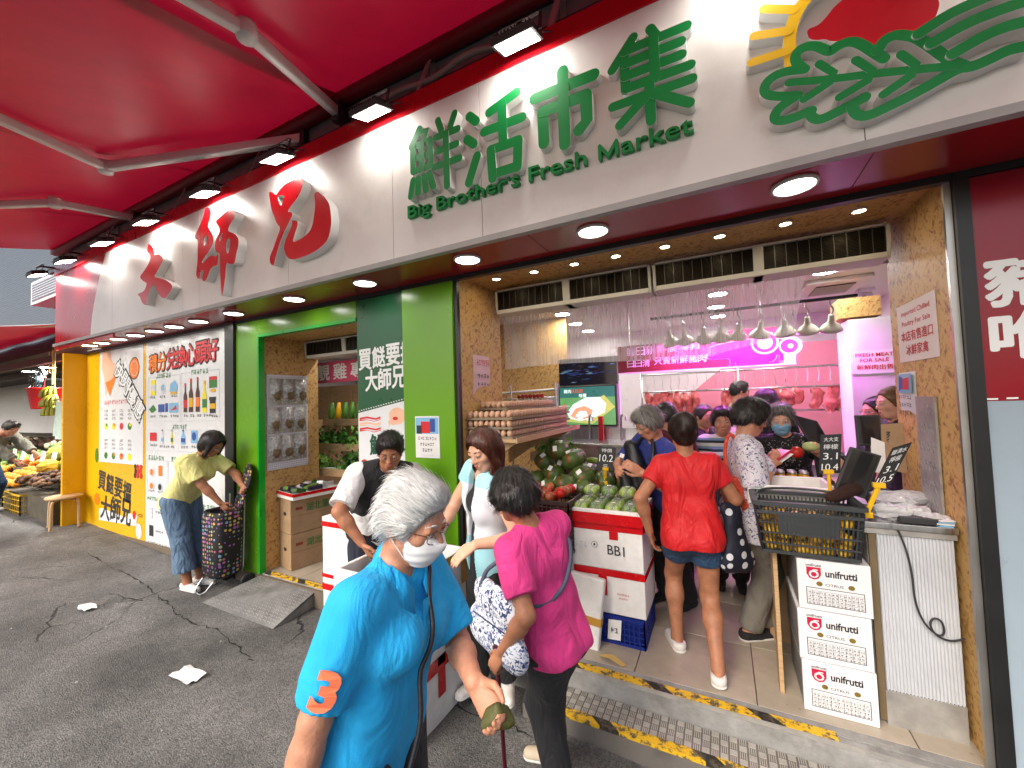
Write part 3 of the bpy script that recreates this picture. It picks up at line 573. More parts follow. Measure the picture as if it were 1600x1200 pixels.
# floodlights along the top of the sign
BLK = mat('black_lamp_housing', (.03, .03, .032), .45, var=.15)
FL = [-.87, -1.93, -2.92, -3.94, -5.03, -6.05, -7.12, -8.1, .2, 1.2]
ordn = ['second', 'third', 'fourth', 'fifth', 'sixth', 'seventh', 'eighth', 'ninth']
for i, x in enumerate(FL):
    y, z = 1.885, 3.565
    lab = 'lit floodlight over the fascia, %s along from the pig emblem' % ordn[i] if i < 8 else 'lit floodlight over the fascia above the pig emblem' if i == 9 else 'lit floodlight over the fascia beside the yellow sun rays'
    t = thing('floodlight', lab, 'lamp', (x, y, z), 0, 'floodlights along the fascia')
    X = Matrix.Translation((x, y, z)) @ Matrix.Rotation(R(20), 4, 'X')
    b = MB(); b.X = X; b.cbox((0, 0, .018), (.24, .16, .035)); 
    for q in range(-5, 6): b.cbox((q*.02, 0, .045), (.006, .13, .02))
    b.build('housing', BLK, t, bevel=.004)
    b = MB(); b.X = X; b.quad((-.105, -.068, -.001), (-.105, .068, -.001), (.105, .068, -.001), (.105, -.068, -.001)); b.build('lens', FLOODLED, t)
    b = MB(); b.bar((x-.13, y, z+.02), (x-.13, y+.02, z+.13), .02, .004); b.bar((x+.13, y, z+.02), (x+.13, y+.02, z+.13), .02, .004); b.bar((x-.13, y+.02, z+.13), (x+.13, y+.02, z+.13), .02, .004); b.bar((x, y+.02, z+.13), (x, 2.3, z+.17), .03, .02)
    b.build('bracket', DARK, t)
    b = MB(); b.tube(smooth_line([(x+.05, y+.05, z+.05), (x+.12, y+.1, z+.1), (x+.2, y+.2, z+.12), (x+.25, 2.3, z+.2)], 2), .005, 6); b.build('cable', BLK, t, smooth=True)

# ------------------------------------------------------------------ beams behind the sign and the awning
beam = struct(boxpart('awning_beam', (-8.6, 2.2, 3.84), (3.5, 2.32, 4.02), mat('grey_beam', (.2, .2, .2), .6, metal=.3, var=.25))); beam['label'] = 'dark grey beam above the shop fascia'
boxpart('rail', (-8.6, 2.12, 4.02), (3.5, 2.20, 4.06), DARK, beam); boxpart('rail', (-8.6, 2.1, 3.72), (3.5, 2.14, 3.80), DARK, beam)
for i, x in enumerate([-1.7, -.75, -3.6, -4.9, -6.6, .4]):
    b = MB(); b.bar((x, 2.05, 3.70), (x+.04, 2.18, 4.08), .05, .012); b.bar((x+.04, 2.2, 4.05), (x+.04, 2.2, 3.75), .04, .03); b.build('bracket', ALU, beam)
b = MB(); b.tube(smooth_line([(-2.2, 2.1, 3.78), (-1.9, 2.08, 3.84), (-1.6, 2.1, 3.80), (-1.3, 2.08, 3.86), (-1.0, 2.12, 3.80)], 2), .02, 8); b.build('hose', mat('grey_hose', (.25, .24, .22), .6), beam, smooth=True)
def fabric():
    m = bpy.data.materials.new('red_awning_fabric'); m.use_nodes = True; nt = m.node_tree; L = nt.links.new; b = nt.nodes['Principled BSDF']
    b.inputs['Base Color'].default_value = (*hexc('#8f0a24'), 1); b.inputs['Roughness'].default_value = .42
    tr = nd(nt, 'ShaderNodeBsdfTranslucent'); tr.inputs['Color'].default_value = (*hexc('#c01238'), 1)
    mx = nd(nt, 'ShaderNodeMixShader'); mx.inputs[0].default_value = .16; L(b.outputs[0], mx.inputs[1]); L(tr.outputs[0], mx.inputs[2]); L(mx.outputs[0], nt.nodes['Material Output'].inputs[0])
    tc = nd(nt, 'ShaderNodeTexCoord'); nz = nd(nt, 'ShaderNodeTexNoise', Scale=1.6, Detail=7.0, Roughness=.7); L(tc.outputs['Object'], nz.inputs['Vector']); cr_ = nd(nt, 'ShaderNodeValToRGB'); cr_.color_ramp.elements[0].position = .3; cr_.color_ramp.elements[0].color = (*hexc('#6e081a'), 1); cr_.color_ramp.elements[1].position = .65; cr_.color_ramp.elements[1].color = (*hexc('#a00c2a'), 1); L(nz.outputs[0], cr_.inputs[0]); L(cr_.outputs[0], b.inputs['Base Color']); n = nd(nt, 'ShaderNodeTexNoise', Scale=260, Detail=2.0); L(tc.outputs['Object'], n.inputs['Vector']); bp = nd(nt, 'ShaderNodeBump', Strength=.15, Distance=.003); L(n.outputs[0], bp.inputs['Height']); L(bp.outputs[0], b.inputs['Normal'])
    return m
FAB = fabric()
ARM = mat('white_awning_arm', (.62, .6, .58), .35, metal=.1, var=.08)
def awning(xa, xb, yf, label, arms, zr=4.06):
    t = thing('awning', label, 'awning', ((xa+xb)/2, 2.2, zr))
    nx, ny = 26, 22; vs = []
    for j in range(ny+1):
        for i in range(nx+1):
            u, v = i/nx, j/ny; x = xa+(xb-xa)*u; y = 2.12+(yf-2.12)*v
            z = zr+.03-.19*(2.12-y)-.07*math.sin(math.pi*v)*(1+.25*math.sin(u*9)) + .012*math.sin(u*23+v*4)*math.sin(math.pi*v)
            vs.append((x, y, z))
    b = MB(); b.add(vs, [(j*(nx+1)+i, j*(nx+1)+i+1, (j+1)*(nx+1)+i+1, (j+1)*(nx+1)+i) for j in range(ny) for i in range(nx)]); b.build('canopy', FAB, t, smooth=True)
    for s in (.33, .66):
        x = xa+(xb-xa)*s
        MB().add([(x-.012, 2.12+(yf-2.12)*v, zr+.02-.19*(-(yf-2.12)*v)-.07*math.sin(math.pi*v)*(1+.25*math.sin(s*9))+.012*math.sin(s*23+v*4)*math.sin(math.pi*v)) for v in [k/22 for k in range(23)]]+[(x+.012, 2.12+(yf-2.12)*v, zr+.02-.19*(-(yf-2.12)*v)-.07*math.sin(math.pi*v)*(1+.25*math.sin(s*9))+.012*math.sin(s*23+v*4)*math.sin(math.pi*v)) for v in [k/22 for k in range(23)]], [(k, k+1, k+24, k+23) for k in range(22)]).build('seam', FAB, t, smooth=True)
    MB().tube([(xa, 2.15, zr), (xb, 2.15, zr)], .055, 14).build('roller', mat('dark_red_roller', '#6b0c18', .5, var=.1), t, smooth=True)
    zf = zr+.0-.19*(2.12-yf); boxpart('front_bar', (xa, yf-.05, zf-.02), (xb, yf+.02, zf+.08), ARM, t, bevel=.01)
    for (p, q, r) in arms:
        e = MB(); e.bar(p, q, .06, .075); e.build('upper_arm', ARM, t, bevel=.012)
        e = MB(); e.bar(q, r, .055, .07); e.build('forearm', ARM, t, bevel=.012)
        e = MB(); e.lathe([(.05, -.05), (.055, -.03), (.055, .03), (.05, .05)], q, 12); e.build('elbow', ARM, t, smooth=True)
        e = MB(); e.cbox((p[0], p[1]+.05, p[2]), (.09, .16, .12)); e.tube([(p[0], p[1], p[2]-.08), (p[0], p[1], p[2]+.08)], .035, 10); e.build('shoulder_bracket', DARK, t, bevel=.006)
    return t
awning(-2.62, 4.2, -.3, 'red fabric awning over the main opening with white folding arms', [((-2.52, 2.11, 3.93), (-2.28, 1.30, 3.80), (-2.9+.6, -.0+.1, 3.58)), ((3.9, 2.11, 3.93), (3.6, 1.2, 3.78), (3.9, 0, 3.55))])
awning(-8.5, -2.5, -.3, 'red fabric awning over the wall posters with white folding arms', [((-3.02, 2.18, 3.93), (-4.63, 1.46, 3.80), (-3.95, .3, 3.6)), ((-5.95, 2.13, 3.93), (-5.89, 1.48, 3.82), (-6.75, .75, 3.68))], zr=4.04)

# ------------------------------------------------------------------ posters and notices (flat print on boards)
def rect(mb, x0, z0, x1, z1, y, mi=0): mb.quad((x0, y, z0), (x1, y, z0), (x1, y, z1), (x0, y, z1), mi)
def frame(mb, x0, z0, x1, z1, y, w_=.006, mi=0):
    rect(mb, x0, z0, x1, z0+w_, y, mi); rect(mb, x0, z1-w_, x1, z1, y, mi); rect(mb, x0, z0, x0+w_, z1, y, mi); rect(mb, x1-w_, z0, x1, z1, y, mi)
def scribble(mb, x0, z0, x1, z1, y, n, mi=0, u=(1, 0, 0), o=None):
    """a row of marks too small to read, drawn as little crossing strokes (axis x or y through u)"""
    h = z1-z0; w_ = (x1-x0)/n
    for i in range(n):
        cx = x0+w_*(i+.5)
        for k in range(4):
            a, b = rnd.uniform(-.34, .34)*w_, rnd.uniform(-.4, .4)*h
            if k % 2: r = (cx-.36*w_, z0+h/2+b-.05*h, cx+.36*w_, z0+h/2+b+.05*h)
            else: r = (cx+a-.05*w_, z0+.06*h, cx+a+.05*w_, z1-.06*h)
            if u[0]: rect(mb, r[0], r[1], r[2], r[3], y+k*.0002, mi)
            else: mb.quad((y+k*.0002*u[2], r[0], r[1]), (y+k*.0002*u[2], r[2], r[1]), (y+k*.0002*u[2], r[2], r[3]), (y+k*.0002*u[2], r[0], r[3]), mi)
def poly(mb, P, y, mi=0): mb.add([(a, y, b) for a, b in P], [tuple(range(len(P)))], mi)
def ell(cx, cz, rx, rz, n=16, a0=0, a1=2*math.pi): return [(cx+rx*math.cos(a0+(a1-a0)*k/n), cz+rz*math.sin(a0+(a1-a0)*k/n)) for k in range(n)]
P_YEL = mat('yellow_poster_print', '#dcaa12', .28, var=.06, vs=1.5); P_WHT = mat('white_poster_print', (.70, .72, .74), .28, var=.04, vs=2)
P_ORG = mat('orange_print', '#e8791a', .4, var=.05); P_RED = mat('red_print', '#c8202a', .4, var=.05); P_BLU = mat('blue_print', '#2a4f9a', .4, var=.1); P_GRN = mat('green_print', '#2f7a2c', .4, var=.15); P_BRN = mat('brown_print', '#4a2414', .4, var=.1); P_LGR = mat('light_grey_print', '#c8cdd2', .4, var=.05); P_LBL = mat('light_blue_print', '#7db4d8', .4, var=.1); P_YL2 = mat('lemon_print', '#e8d820', .4, var=.1); P_SKIN = mat('flesh_print', '#e8b89a', .4, var=.1)
PRN = [P_WHT, INK, P_RED, P_ORG, P_YEL, P_BLU, P_GRN, P_BRN, P_LGR, P_LBL, P_YL2, P_SKIN]
Yp = 2.5455
yp = thing('yellow_poster', 'yellow and white promotional wall poster at the far end of the shop front', 'poster', (-7.7, 2.55, 0))
boxpart('board', (-8.7, 2.548, -.06), (-6.77, 2.56, 2.595), P_YEL, yp)
boxpart('yellow_return', (-8.76, 2.30, -.06), (-8.70, 2.56, 2.6), P_YEL, yp)
b = MB(); rect(b, -8.22, .97, -6.84, 2.59, Yp)
poly(b, [(-8.12, 2.585), (-7.86, 2.585), (-7.82, 2.45), (-7.7, 2.38), (-7.72, 2.22), (-7.85, 2.12), (-8.0, 1.93), (-8.06, 2.2), (-8.14, 2.35)], Yp-.001, 11)
poly(b, [(-8.02, 2.13), (-7.82, 2.16), (-7.6, 2.26), (-7.86, 1.92)], Yp-.0015, 3); poly(b, ell(-7.1, 2.28, .155, .155, 24), Yp-.001, 1); poly(b, ell(-7.1, 2.28, .14, .14, 24), Yp-.0015, 3); poly(b, ell(-7.1, 2.28, .11, .11, 24), Yp-.002, 11); poly(b, ell(-7.1, 2.28, .095, .095, 20), Yp-.0025, 3)
for k in range(8): a = k*math.pi/4; poly(b, [(-7.1, 2.28), (-7.1+.09*math.cos(a-.06), 2.28+.09*math.sin(a-.06)), (-7.1+.09*math.cos(a+.06), 2.28+.09*math.sin(a+.06))], Yp-.003, 11)
scribble(b, -8.05, 1.80, -7.28, 1.87, Yp-.001, 13, 2)
for r_ in range(2):
    for c_ in range(4):
        x = -7.98+c_*.25; z = 1.52-r_*.42
        for q in range(3): scribble(b, x-.06, z+.06+q*.055, x+.06, z+.10+q*.055, Yp-.001, 3, 1)
        k = (r_*4+c_) % 4; poly(b, ell(x, z-.03, .06, .05, 12), Yp-.0012, [10, 10, 2, 6][k] if r_ == 0 else [6, 6, 3, 10][k]); poly(b, ell(x+.02, z-.01, .03, .025, 10), Yp-.002, [6, 3, 2, 10][k])
for k in range(9): poly(b, ell(-7.05+.07*(k % 3)+rnd.uniform(-.02, .02), .95-.06*(k//3), .035, .035, 10), Yp-.001-.0004*k, 2 if k % 3 else 7)
poly(b, ell(-8.3, 1.06, .06, .11, 12), Yp-.001, 6); poly(b, ell(-8.28, .42, .09, .09, 12), Yp-.001, 3); poly(b, [(-8.2, .28), (-8.1, .30), (-7.3, .24), (-7.25, .31), (-7.0, .30), (-7.02, .16), (-8.2, .12)], Yp-.0008, 0); poly(b, ell(-7.08, .30, .05, .06, 12), Yp-.0012, 2); poly(b, ell(-6.95, .1, .09, .1, 14), Yp-.0012, 8); scribble(b, -6.98, .28, -6.84, .34, Yp-.001, 4, 1)
b.build('printed_picture', PRN, yp)
dg = Vector((.74, 0, -.67)).normalized(); dn = Vector((.67, 0, .74)).normalized()
for k, ch in enumerate('快閃優惠'):
    o = Vector((-7.74, Yp-.001, 2.26))+dg*(.27*k)
    lettering(ch, o-dg*.012-dn*.012, dg, dn, INK, yp, w=.284, h=.284, bold=.055); lettering(ch, o+Vector((0, -.003, 0)), dg, dn, WHITEINK, yp, w=.26, h=.26, bold=.02)
for k, ch in enumerate('買餸要搵'): lettering(ch, (-8.24+.27*k, Yp-.002, .58-.035*k), (1, 0, -.12), (.1, 0, 1), INK, yp, w=.24, h=.27, bold=.02)
for k, ch in enumerate('大師兄'): lettering(ch, (-8.15+.33*k, Yp-.002, .16), (1, 0, -.08), (.1, 0, 1), INK, yp, w=.3, h=.34, bold=.022)
wp = thing('white_poster', 'white points redemption poster with rows of small product pictures', 'poster', (-5.8, 2.55, 0))
boxpart('board', (-6.765, 2.548, -.12), (-4.815, 2.56, 2.60), P_WHT, wp)
b = MB()
frame(b, -6.70, 1.55, -5.88, 2.13, Yp, .006, 8); frame(b, -5.85, 1.55, -5.02, 2.14, Yp, .006, 8); frame(b, -6.71, 1.18, -4.87, 1.45, Yp, .006, 8); frame(b, -6.72, .62, -6.2, 1.06, Yp, .006, 8); frame(b, -6.17, .62, -5.6, 1.06, Yp, .006, 8)
for (x0, x1, z0, z1) in ((-6.5, -6.11, 2.1, 2.17), (-5.63, -5.25, 2.1, 2.165), (-6.08, -5.72, 1.455, 1.515), (-6.69, -6.28, 1.05, 1.12), (-6.72, -6.4, .53, .59), (-6.1, -5.7, 1.05, 1.12), (-5.5, -5.1, .53, .60)): scribble(b, x0, z0, x1, z1, Yp-.001, 6, 6)
def bottle(x, z0, z1, w_, m_, cap_, lab_):
    h = z1-z0; poly(b, [(x-w_/2, z0), (x+w_/2, z0), (x+w_/2, z0+h*.55), (x+w_*.18, z0+h*.72), (x+w_*.18, z1), (x-w_*.18, z1), (x-w_*.18, z0+h*.72), (x-w_/2, z0+h*.55)], Yp-.001, m_)
    rect(b, x-w_/2, z0+h*.15, x+w_/2, z0+h*.42, Yp-.0016, lab_); rect(b, x-w_*.2, z1-h*.12, x+w_*.2, z1, Yp-.0018, cap_)
bottle(-5.76, 1.66, 2.01, .085, 7, 2, 2); bottle(-5.63, 1.66, 2.06, .095, 7, 2, 4); bottle(-5.48, 1.66, 2.07, .09, 7, 2, 3); bottle(-5.33, 1.65, 2.02, .095, 10, 4, 6)
rect(b, -5.23, 1.93, -5.07, 2.05, Yp-.001, 6); rect(b, -5.23, 2.02, -5.07, 2.06, Yp-.0015, 2); poly(b, ell(-5.15, 1.9, .06, .02, 10), Yp-.0015, 4); rect(b, -5.22, 1.64, -5.1, 1.80, Yp-.001, 1); rect(b, -5.22, 1.69, -5.1, 1.75, Yp-.0016, 4); rect(b, -5.23, 1.79, -5.09, 1.825, Yp-.0017, 1)
rect(b, -6.63, 1.89, -6.5, 2.09, Yp-.001, 10); rect(b, -6.62, 1.95, -6.51, 2.03, Yp-.0015, 8); poly(b, ell(-6.31, 1.97, .06, .065, 12), Yp-.001, 8); poly(b, ell(-6.31, 1.98, .04, .04, 12), Yp-.0015, 9)
poly(b, [(-6.14, 1.92), (-5.96, 1.90), (-5.94, 2.0), (-6.02, 2.06), (-6.12, 2.02)], Yp-.001, 9); rect(b, -6.12, 1.89, -5.96, 1.92, Yp-.0015, 4)
poly(b, [(-6.68, 1.71), (-6.6, 1.66), (-6.48, 1.70), (-6.56, 1.77)], Yp-.001, 6); rect(b, -6.43, 1.67, -6.27, 1.77, Yp-.001, 5); rect(b, -6.25, 1.67, -6.18, 1.78, Yp-.001, 5); rect(b, -6.15, 1.66, -5.93, 1.78, Yp-.001, 9); poly(b, [(-6.12, 1.68), (-5.98, 1.75), (-5.96, 1.70)], Yp-.0015, 2)
rect(b, -6.65, 1.30, -6.47, 1.41, Yp-.001, 2); bottle(-6.32, 1.27, 1.45, .07, 8, 1, 9); bottle(-6.08, 1.27, 1.45, .05, 10, 6, 6); bottle(-5.81, 1.27, 1.45, .1, 9, 5, 5); rect(b, -5.63, 1.29, -5.48, 1.44, Yp-.001, 9); poly(b, ell(-5.56, 1.37, .05, .05), Yp-.0015, 5)
for (x, z) in ((-6.6, .9), (-6.6, .72), (-6.38, .72), (-5.9, .9), (-5.75, .75)): poly(b, ell(x, z, .07, .06), Yp-.001, 8); poly(b, ell(x, z, .045, .04), Yp-.0015, 1 if x > -6.5 else 3)
rect(b, -6.42, .86, -6.32, .99, Yp-.001, 3); rect(b, -6.66, .30, -6.58, .45, Yp-.001, 8); rect(b, -6.66, .08, -6.55, .22, Yp-.001, 1); rect(b, -5.6, .36, -5.45, .47, Yp-.001, 1); rect(b, -5.3, .02, -5.12, .3, Yp-.001, 1); rect(b, -5.28, .05, -5.14, .26, Yp-.0015, 8); rect(b, -5.9, .3, -5.85, .5, Yp-.001, 1)
for (x0, z0, n) in ((-6.66, 1.85, 3), (-6.4, 1.85, 3), (-6.1, 1.85, 3), (-6.65, 1.60, 3), (-6.4, 1.60, 4), (-6.12, 1.60, 4), (-5.8, 1.6, 2), (-5.65, 1.6, 2), (-5.5, 1.6, 2), (-5.35, 1.6, 3), (-5.2, 1.59, 3), (-6.66, 1.23, 4), (-6.4, 1.22, 5), (-6.12, 1.22, 2), (-5.86, 1.22, 3), (-5.62, 1.23, 3), (-6.68, .64, 3), (-6.45, .64, 3), (-6.5, .38, 4), (-6.5, .14, 4), (-6.7, -.02, 12), (-6.7, -.06, 12)): scribble(b, x0, z0, x0+.052*n, z0+.035, Yp-.001, n, 1)
b.build('printed_picture', PRN, wp)
GRY = mat('dark_red_ink', '#7a0f12', .5, var=0)
for k, ch in enumerate('積分兌換心頭好'):
    x = -6.67+.232*k; z = 2.19+.008*k; s = .215 if k < 2 else .235
    lettering(ch, (x-.012, Yp-.001, z-.012), (1, 0, .03), (0, 0, 1), INK, wp, w=s+.024, h=s+.034, bold=.045); lettering(ch, (x, Yp-.004, z), (1, 0, .03), (0, 0, 1), P_ORG if k < 2 else P_RED, wp, w=s, h=s+.01, bold=.022)
gp = thing('green_poster', 'dark green poster with white characters and pork pictures beside the pilaster', 'poster', (-2.5, 2.55, 0))
boxpart('board', (-2.806, 2.520, -.15), (-2.262, 2.557, 2.592), GREEN_D, gp)
Yg = 2.5185; b = MB(); b.add([(-2.806, Yg, 0), (-2.263, Yg, 0), (-2.263, Yg, 1.70), (-2.806, Yg, 1.605)], [(0, 1, 2, 3)], 0)
for k in range(3): poly(b, [(-2.79, 1.565-.045*k), (-2.7, 1.575-.045*k), (-2.6, 1.56-.045*k), (-2.545, 1.575-.045*k), (-2.545, 1.545-.045*k), (-2.62, 1.53-.045*k), (-2.7, 1.545-.045*k), (-2.79, 1.535-.045*k)], Yg-.001, 11 if k % 2 else 2); poly(b, [(-2.79, 1.548-.045*k), (-2.7, 1.558-.045*k), (-2.6, 1.545-.045*k), (-2.55, 1.555-.045*k), (-2.55, 1.55-.045*k), (-2.62, 1.535-.045*k), (-2.7, 1.55-.045*k)], Yg-.0014, 0)
poly(b, ell(-2.36, 1.575, .09, .07, 18), Yg-.001, 11); poly(b, ell(-2.40, 1.54, .045, .04, 14), Yg-.0016, 11); poly(b, ell(-2.38, 1.555, .03, .015, 10), Yg-.002, 2); poly(b, [(-2.46, 1.53), (-2.42, 1.56), (-2.44, 1.49)], Yg-.002, 11)
poly(b, ell(-2.74, 1.16, .05, .05), Yg-.001, 2); poly(b, ell(-2.74, 1.16, .02, .02), Yg-.0015, 0)
for k in range(19): x = -2.80+.0285*k; rect(b, x, 1.618+.175*(x+2.806), x+.016, 1.626+.175*(x+2.806), Yg-.001, 0)
b.build('printed_picture', PRN, gp)
for k, ch in enumerate('買餸要搵'):
    if k < 3: lettering(ch, (-2.785+.16*k, Yg-.001, 1.975+.01*k), (1, 0, .03), (0, 0, 1), WHITEINK, gp, w=.145, h=.175, bold=.025)
lettering('扌', (-2.305, Yg-.001, 2.005), (1, 0, .03), (0, 0, 1), WHITEINK, gp, w=.042, h=.17, bold=.025)
for k, ch in enumerate('大師兄'): lettering(ch, (-2.71+.152*k, Yg-.001, 1.79+.008*k), (1, 0, .03), (0, 0, 1), WHITEINK, gp, w=.14, h=.175, bold=.025)
lettering('鮮', (-2.67, Yg-.001, 1.25), (1, 0, 0), (0, 0, 1), GREENINK, gp, w=.17, h=.17, bold=.03); lettering('鮮', (-2.46, Yg-.001, 1.25), (1, 0, 0), (0, 0, 1), GREENINK, gp, w=.17, h=.17, bold=.03)
rp = thing('red_poster', 'red over pale blue poster with large white characters right of the black post', 'poster', (1.6, 2.55, 0))
boxpart('board', (1.0225, 2.515, -.55), (3.5, 2.557, 2.592), mat('pale_blue_print', '#93a3ae', .3, var=.05), rp)
boxpart('red_field', (1.0225, 2.5125, 1.6), (3.5, 2.515, 2.592), mat('crimson_print', '#8c0d22', .22, var=.06), rp)
b = MB()
for k in range(40): rect(b, 1.025+.06*k, 1.605+.009*k*.2, 1.06+.06*k, 1.612+.009*k*.2, 2.5105)
b.build('dashed_line', WHITEINK, rp)
lettering('豬', (1.052, 2.511, 2.01), (1, 0, 0), (0, 0, 1), WHITEINK, rp, w=.205, h=.205, bold=.035); lettering('唯', (1.055, 2.511, 1.785), (1, 0, 0), (0, 0, 1), WHITEINK, rp, w=.205, h=.19, bold=.035)
def notice_pic(mb, y0, y1, z0, z1, x, s, mi):   # little photo on a paper fixed to a side wall
    mb.quad((x, y0, z0), (x, y1, z0), (x, y1, z1), (x, y0, z1), mi)
PINKP = mat('pink_paper', (.8, .55, .62), .7, var=.08)
# notice on the pilaster
n1 = thing('paper_notice', 'white paper notice with a photo taped to the lime green pilaster', 'notice', (-2.03, 2.485, 1.3))
boxpart('sheet', (-2.146, 2.4865, 1.25), (-1.913, 2.489, 1.571), PAPER, n1)
b = MB(); rect(b, -2.14, 1.435, -1.92, 1.56, 2.4855, 9); rect(b, -2.09, 1.44, -2.0, 1.53, 2.485, 2); rect(b, -2.0, 1.45, -1.95, 1.55, 2.4845, 5); rect(b, -2.13, 1.435, -2.08, 1.50, 2.484, 1)
for k in range(3): scribble(b, -2.12+.02*k, 1.385-.045*k, -1.94-.02*k, 1.415-.045*k, 2.4855, 8-2*k, 1)
scribble(b, -2.09, 1.262, -1.97, 1.28, 2.4855, 6, 8); b.build('printed_picture', PRN, n1)
def side_notice(x, sx, y0, y1, z0, z1, lab, paper, rows, pic=None, name='paper_notice'):
    t = thing(name, lab, 'notice', (x, (y0+y1)/2, z0))
    nn = 8; vs = []
    for i in range(nn+1):
        for j in (0, 1):
            u = i/nn; vs.append((x+sx*(.002+.010*math.sin(u*5)*u*(.4+.6*j)), y0+(y1-y0)*j, z1+(z0-z1)*u))
    m_ = MB(); m_.add(vs, [(2*i, 2*i+1, 2*i+3, 2*i+2) for i in range(nn)]); m_.build('sheet', paper, t, smooth=True)
    xx = x+sx*.016; q = MB()
    if pic: q.quad((xx, y0+.02, pic[0]), (xx, y1-.02, pic[0]), (xx, y1-.02, pic[1]), (xx, y0+.02, pic[1]), 9); q.quad((xx+sx*.001, y0+.06, pic[0]+.02), (xx+sx*.001, y1-.08, pic[0]+.02), (xx+sx*.001, y1-.07, pic[1]-.03), (xx+sx*.001, y0+.05, pic[1]-.02), 2); q.quad((xx+sx*.0015, y1-.1, pic[0]+.03), (xx+sx*.0015, y1-.04, pic[0]+.01), (xx+sx*.0015, y1-.05, pic[1]-.01), (xx+sx*.0015, y1-.1, pic[1]-.02), 5)
    for (a, c, n_, mi) in rows: scribble(q, y0+.03, a, y1-.03, c, xx+sx*.002, n_, mi, u=(0, 0, sx))
    q.build('printed_picture', PRN, t)
    return t
side_notice(-1.758, 1, 2.74, 3.0, 1.72, 2.05, 'pink bordered paper notice pinned to the left strand board reveal', PINKP, [(1.96, 2.02, 6, 2), (1.86, 1.90, 4, 1), (1.80, 1.83, 4, 1)])
t = thing('paper_notice', 'white notice about imported chilled poultry on the right strand board reveal', 'notice', (.96, 2.98, 1.82))
boxpart('sheet', (.966, 2.735, 1.818), (.969, 3.225, 2.15), mat('pinkish_paper', (.78, .68, .68), .6, var=.05), t)
for s_, z, h, w_, m_ in (('Imported Chilled', 2.075, .036, .36, REDINK), ('Poultry For Sale', 2.015, .036, .36, REDINK), ('本店有售進口', 1.935, .058, .40, REDINK), ('冰鮮家禽', 1.855, .058, .28, REDINK)): lettering(s_, (.965, 2.98+w_/2, z), (0, -1, 0), (0, 0, 1), m_, t, w=w_, h=h, bold=.015)
side_notice(.97, -1, 3.03, 3.27, 1.43, 1.76, 'curling paper notice with a photo low on the right strand board reveal', PAPER, [(1.60, 1.63, 6, 1), (1.555, 1.585, 5, 1), (1.51, 1.54, 5, 1)], pic=(1.64, 1.75))

# ------------------------------------------------------------------ air curtains
GRILL = mat('black_grille', (.035, .026, .018), .35, var=.2, metal=.4)
def air_curtain(x0, x1, y, z0, z1, lab):
    t = thing('air_curtain', lab, 'air curtain', ((x0+x1)/2, y, z0), 0, 'air curtains over the openings')
    h = z1-z0; mid = (x0+x1)/2
    prof = [(y+.2, z1), (y+.03, z1), (y, z1-.015), (y+.012, z0+.055), (y+.03, z0), (y+.2, z0)]
    b = MB(); n = len(prof)
    for (a, c) in ((x0, x0+.02), (x1-.02, x1), (mid-.03, mid+.03)): b.add([(a, p, q) for p, q in prof]+[(c, p, q) for p, q in prof], [tuple(range(n-1, -1, -1)), tuple(range(n, 2*n))]+[(i, (i+1) % n, (i+1) % n+n, i+n) for i in range(n)])
    b.box((x0+.02, y+.014, z0), (x1-.02, y+.2, z0+.034)); b.box((x0+.02, y+.002, z1-.014), (x1-.02, y+.2, z1)); b.build('casing', mat('cream_plastic', (.62, .6, .56), .4, var=.06), t, bevel=.004)
    MB().box((x0+.02, y+.034, z0+.034), (x1-.02, y+.19, z1-.014)).build('grille_core', GRILL, t)
    f = MB(); k = z0+.038
    while k < z1-.02: f.box((x0+.02, y+.016, k), (mid-.03, y+.034, k+.003)); f.box((mid+.03, y+.016, k), (x1-.02, y+.034, k+.003)); k += .0085
    f.build('louvres', GRILL, t)['kind'] = 'stuff'
    nb = 10
    for (a, c) in ((x0+.02, mid-.03), (mid+.03, x1-.02)):
        for i in range(1, nb): xx = a+(c-a)*i/nb; boxpart('grille_bar', (xx-.0018, y+.010, z0+.034), (xx+.0018, y+.034, z1-.012), mat('grey_grille_bar', (.13, .12, .10), .4, metal=.5), t)
    return t
air_curtain(-1.70, -.41, 3.03, 2.42, 2.625, 'cream air curtain over the left half of the main opening')
air_curtain(-.395, .91, 3.03, 2.425, 2.625, 'cream air curtain over the right half of the main opening')
air_curtain(-4.235, -2.95, 3.03, 2.23, 2.42, 'cream air curtain over the side opening')
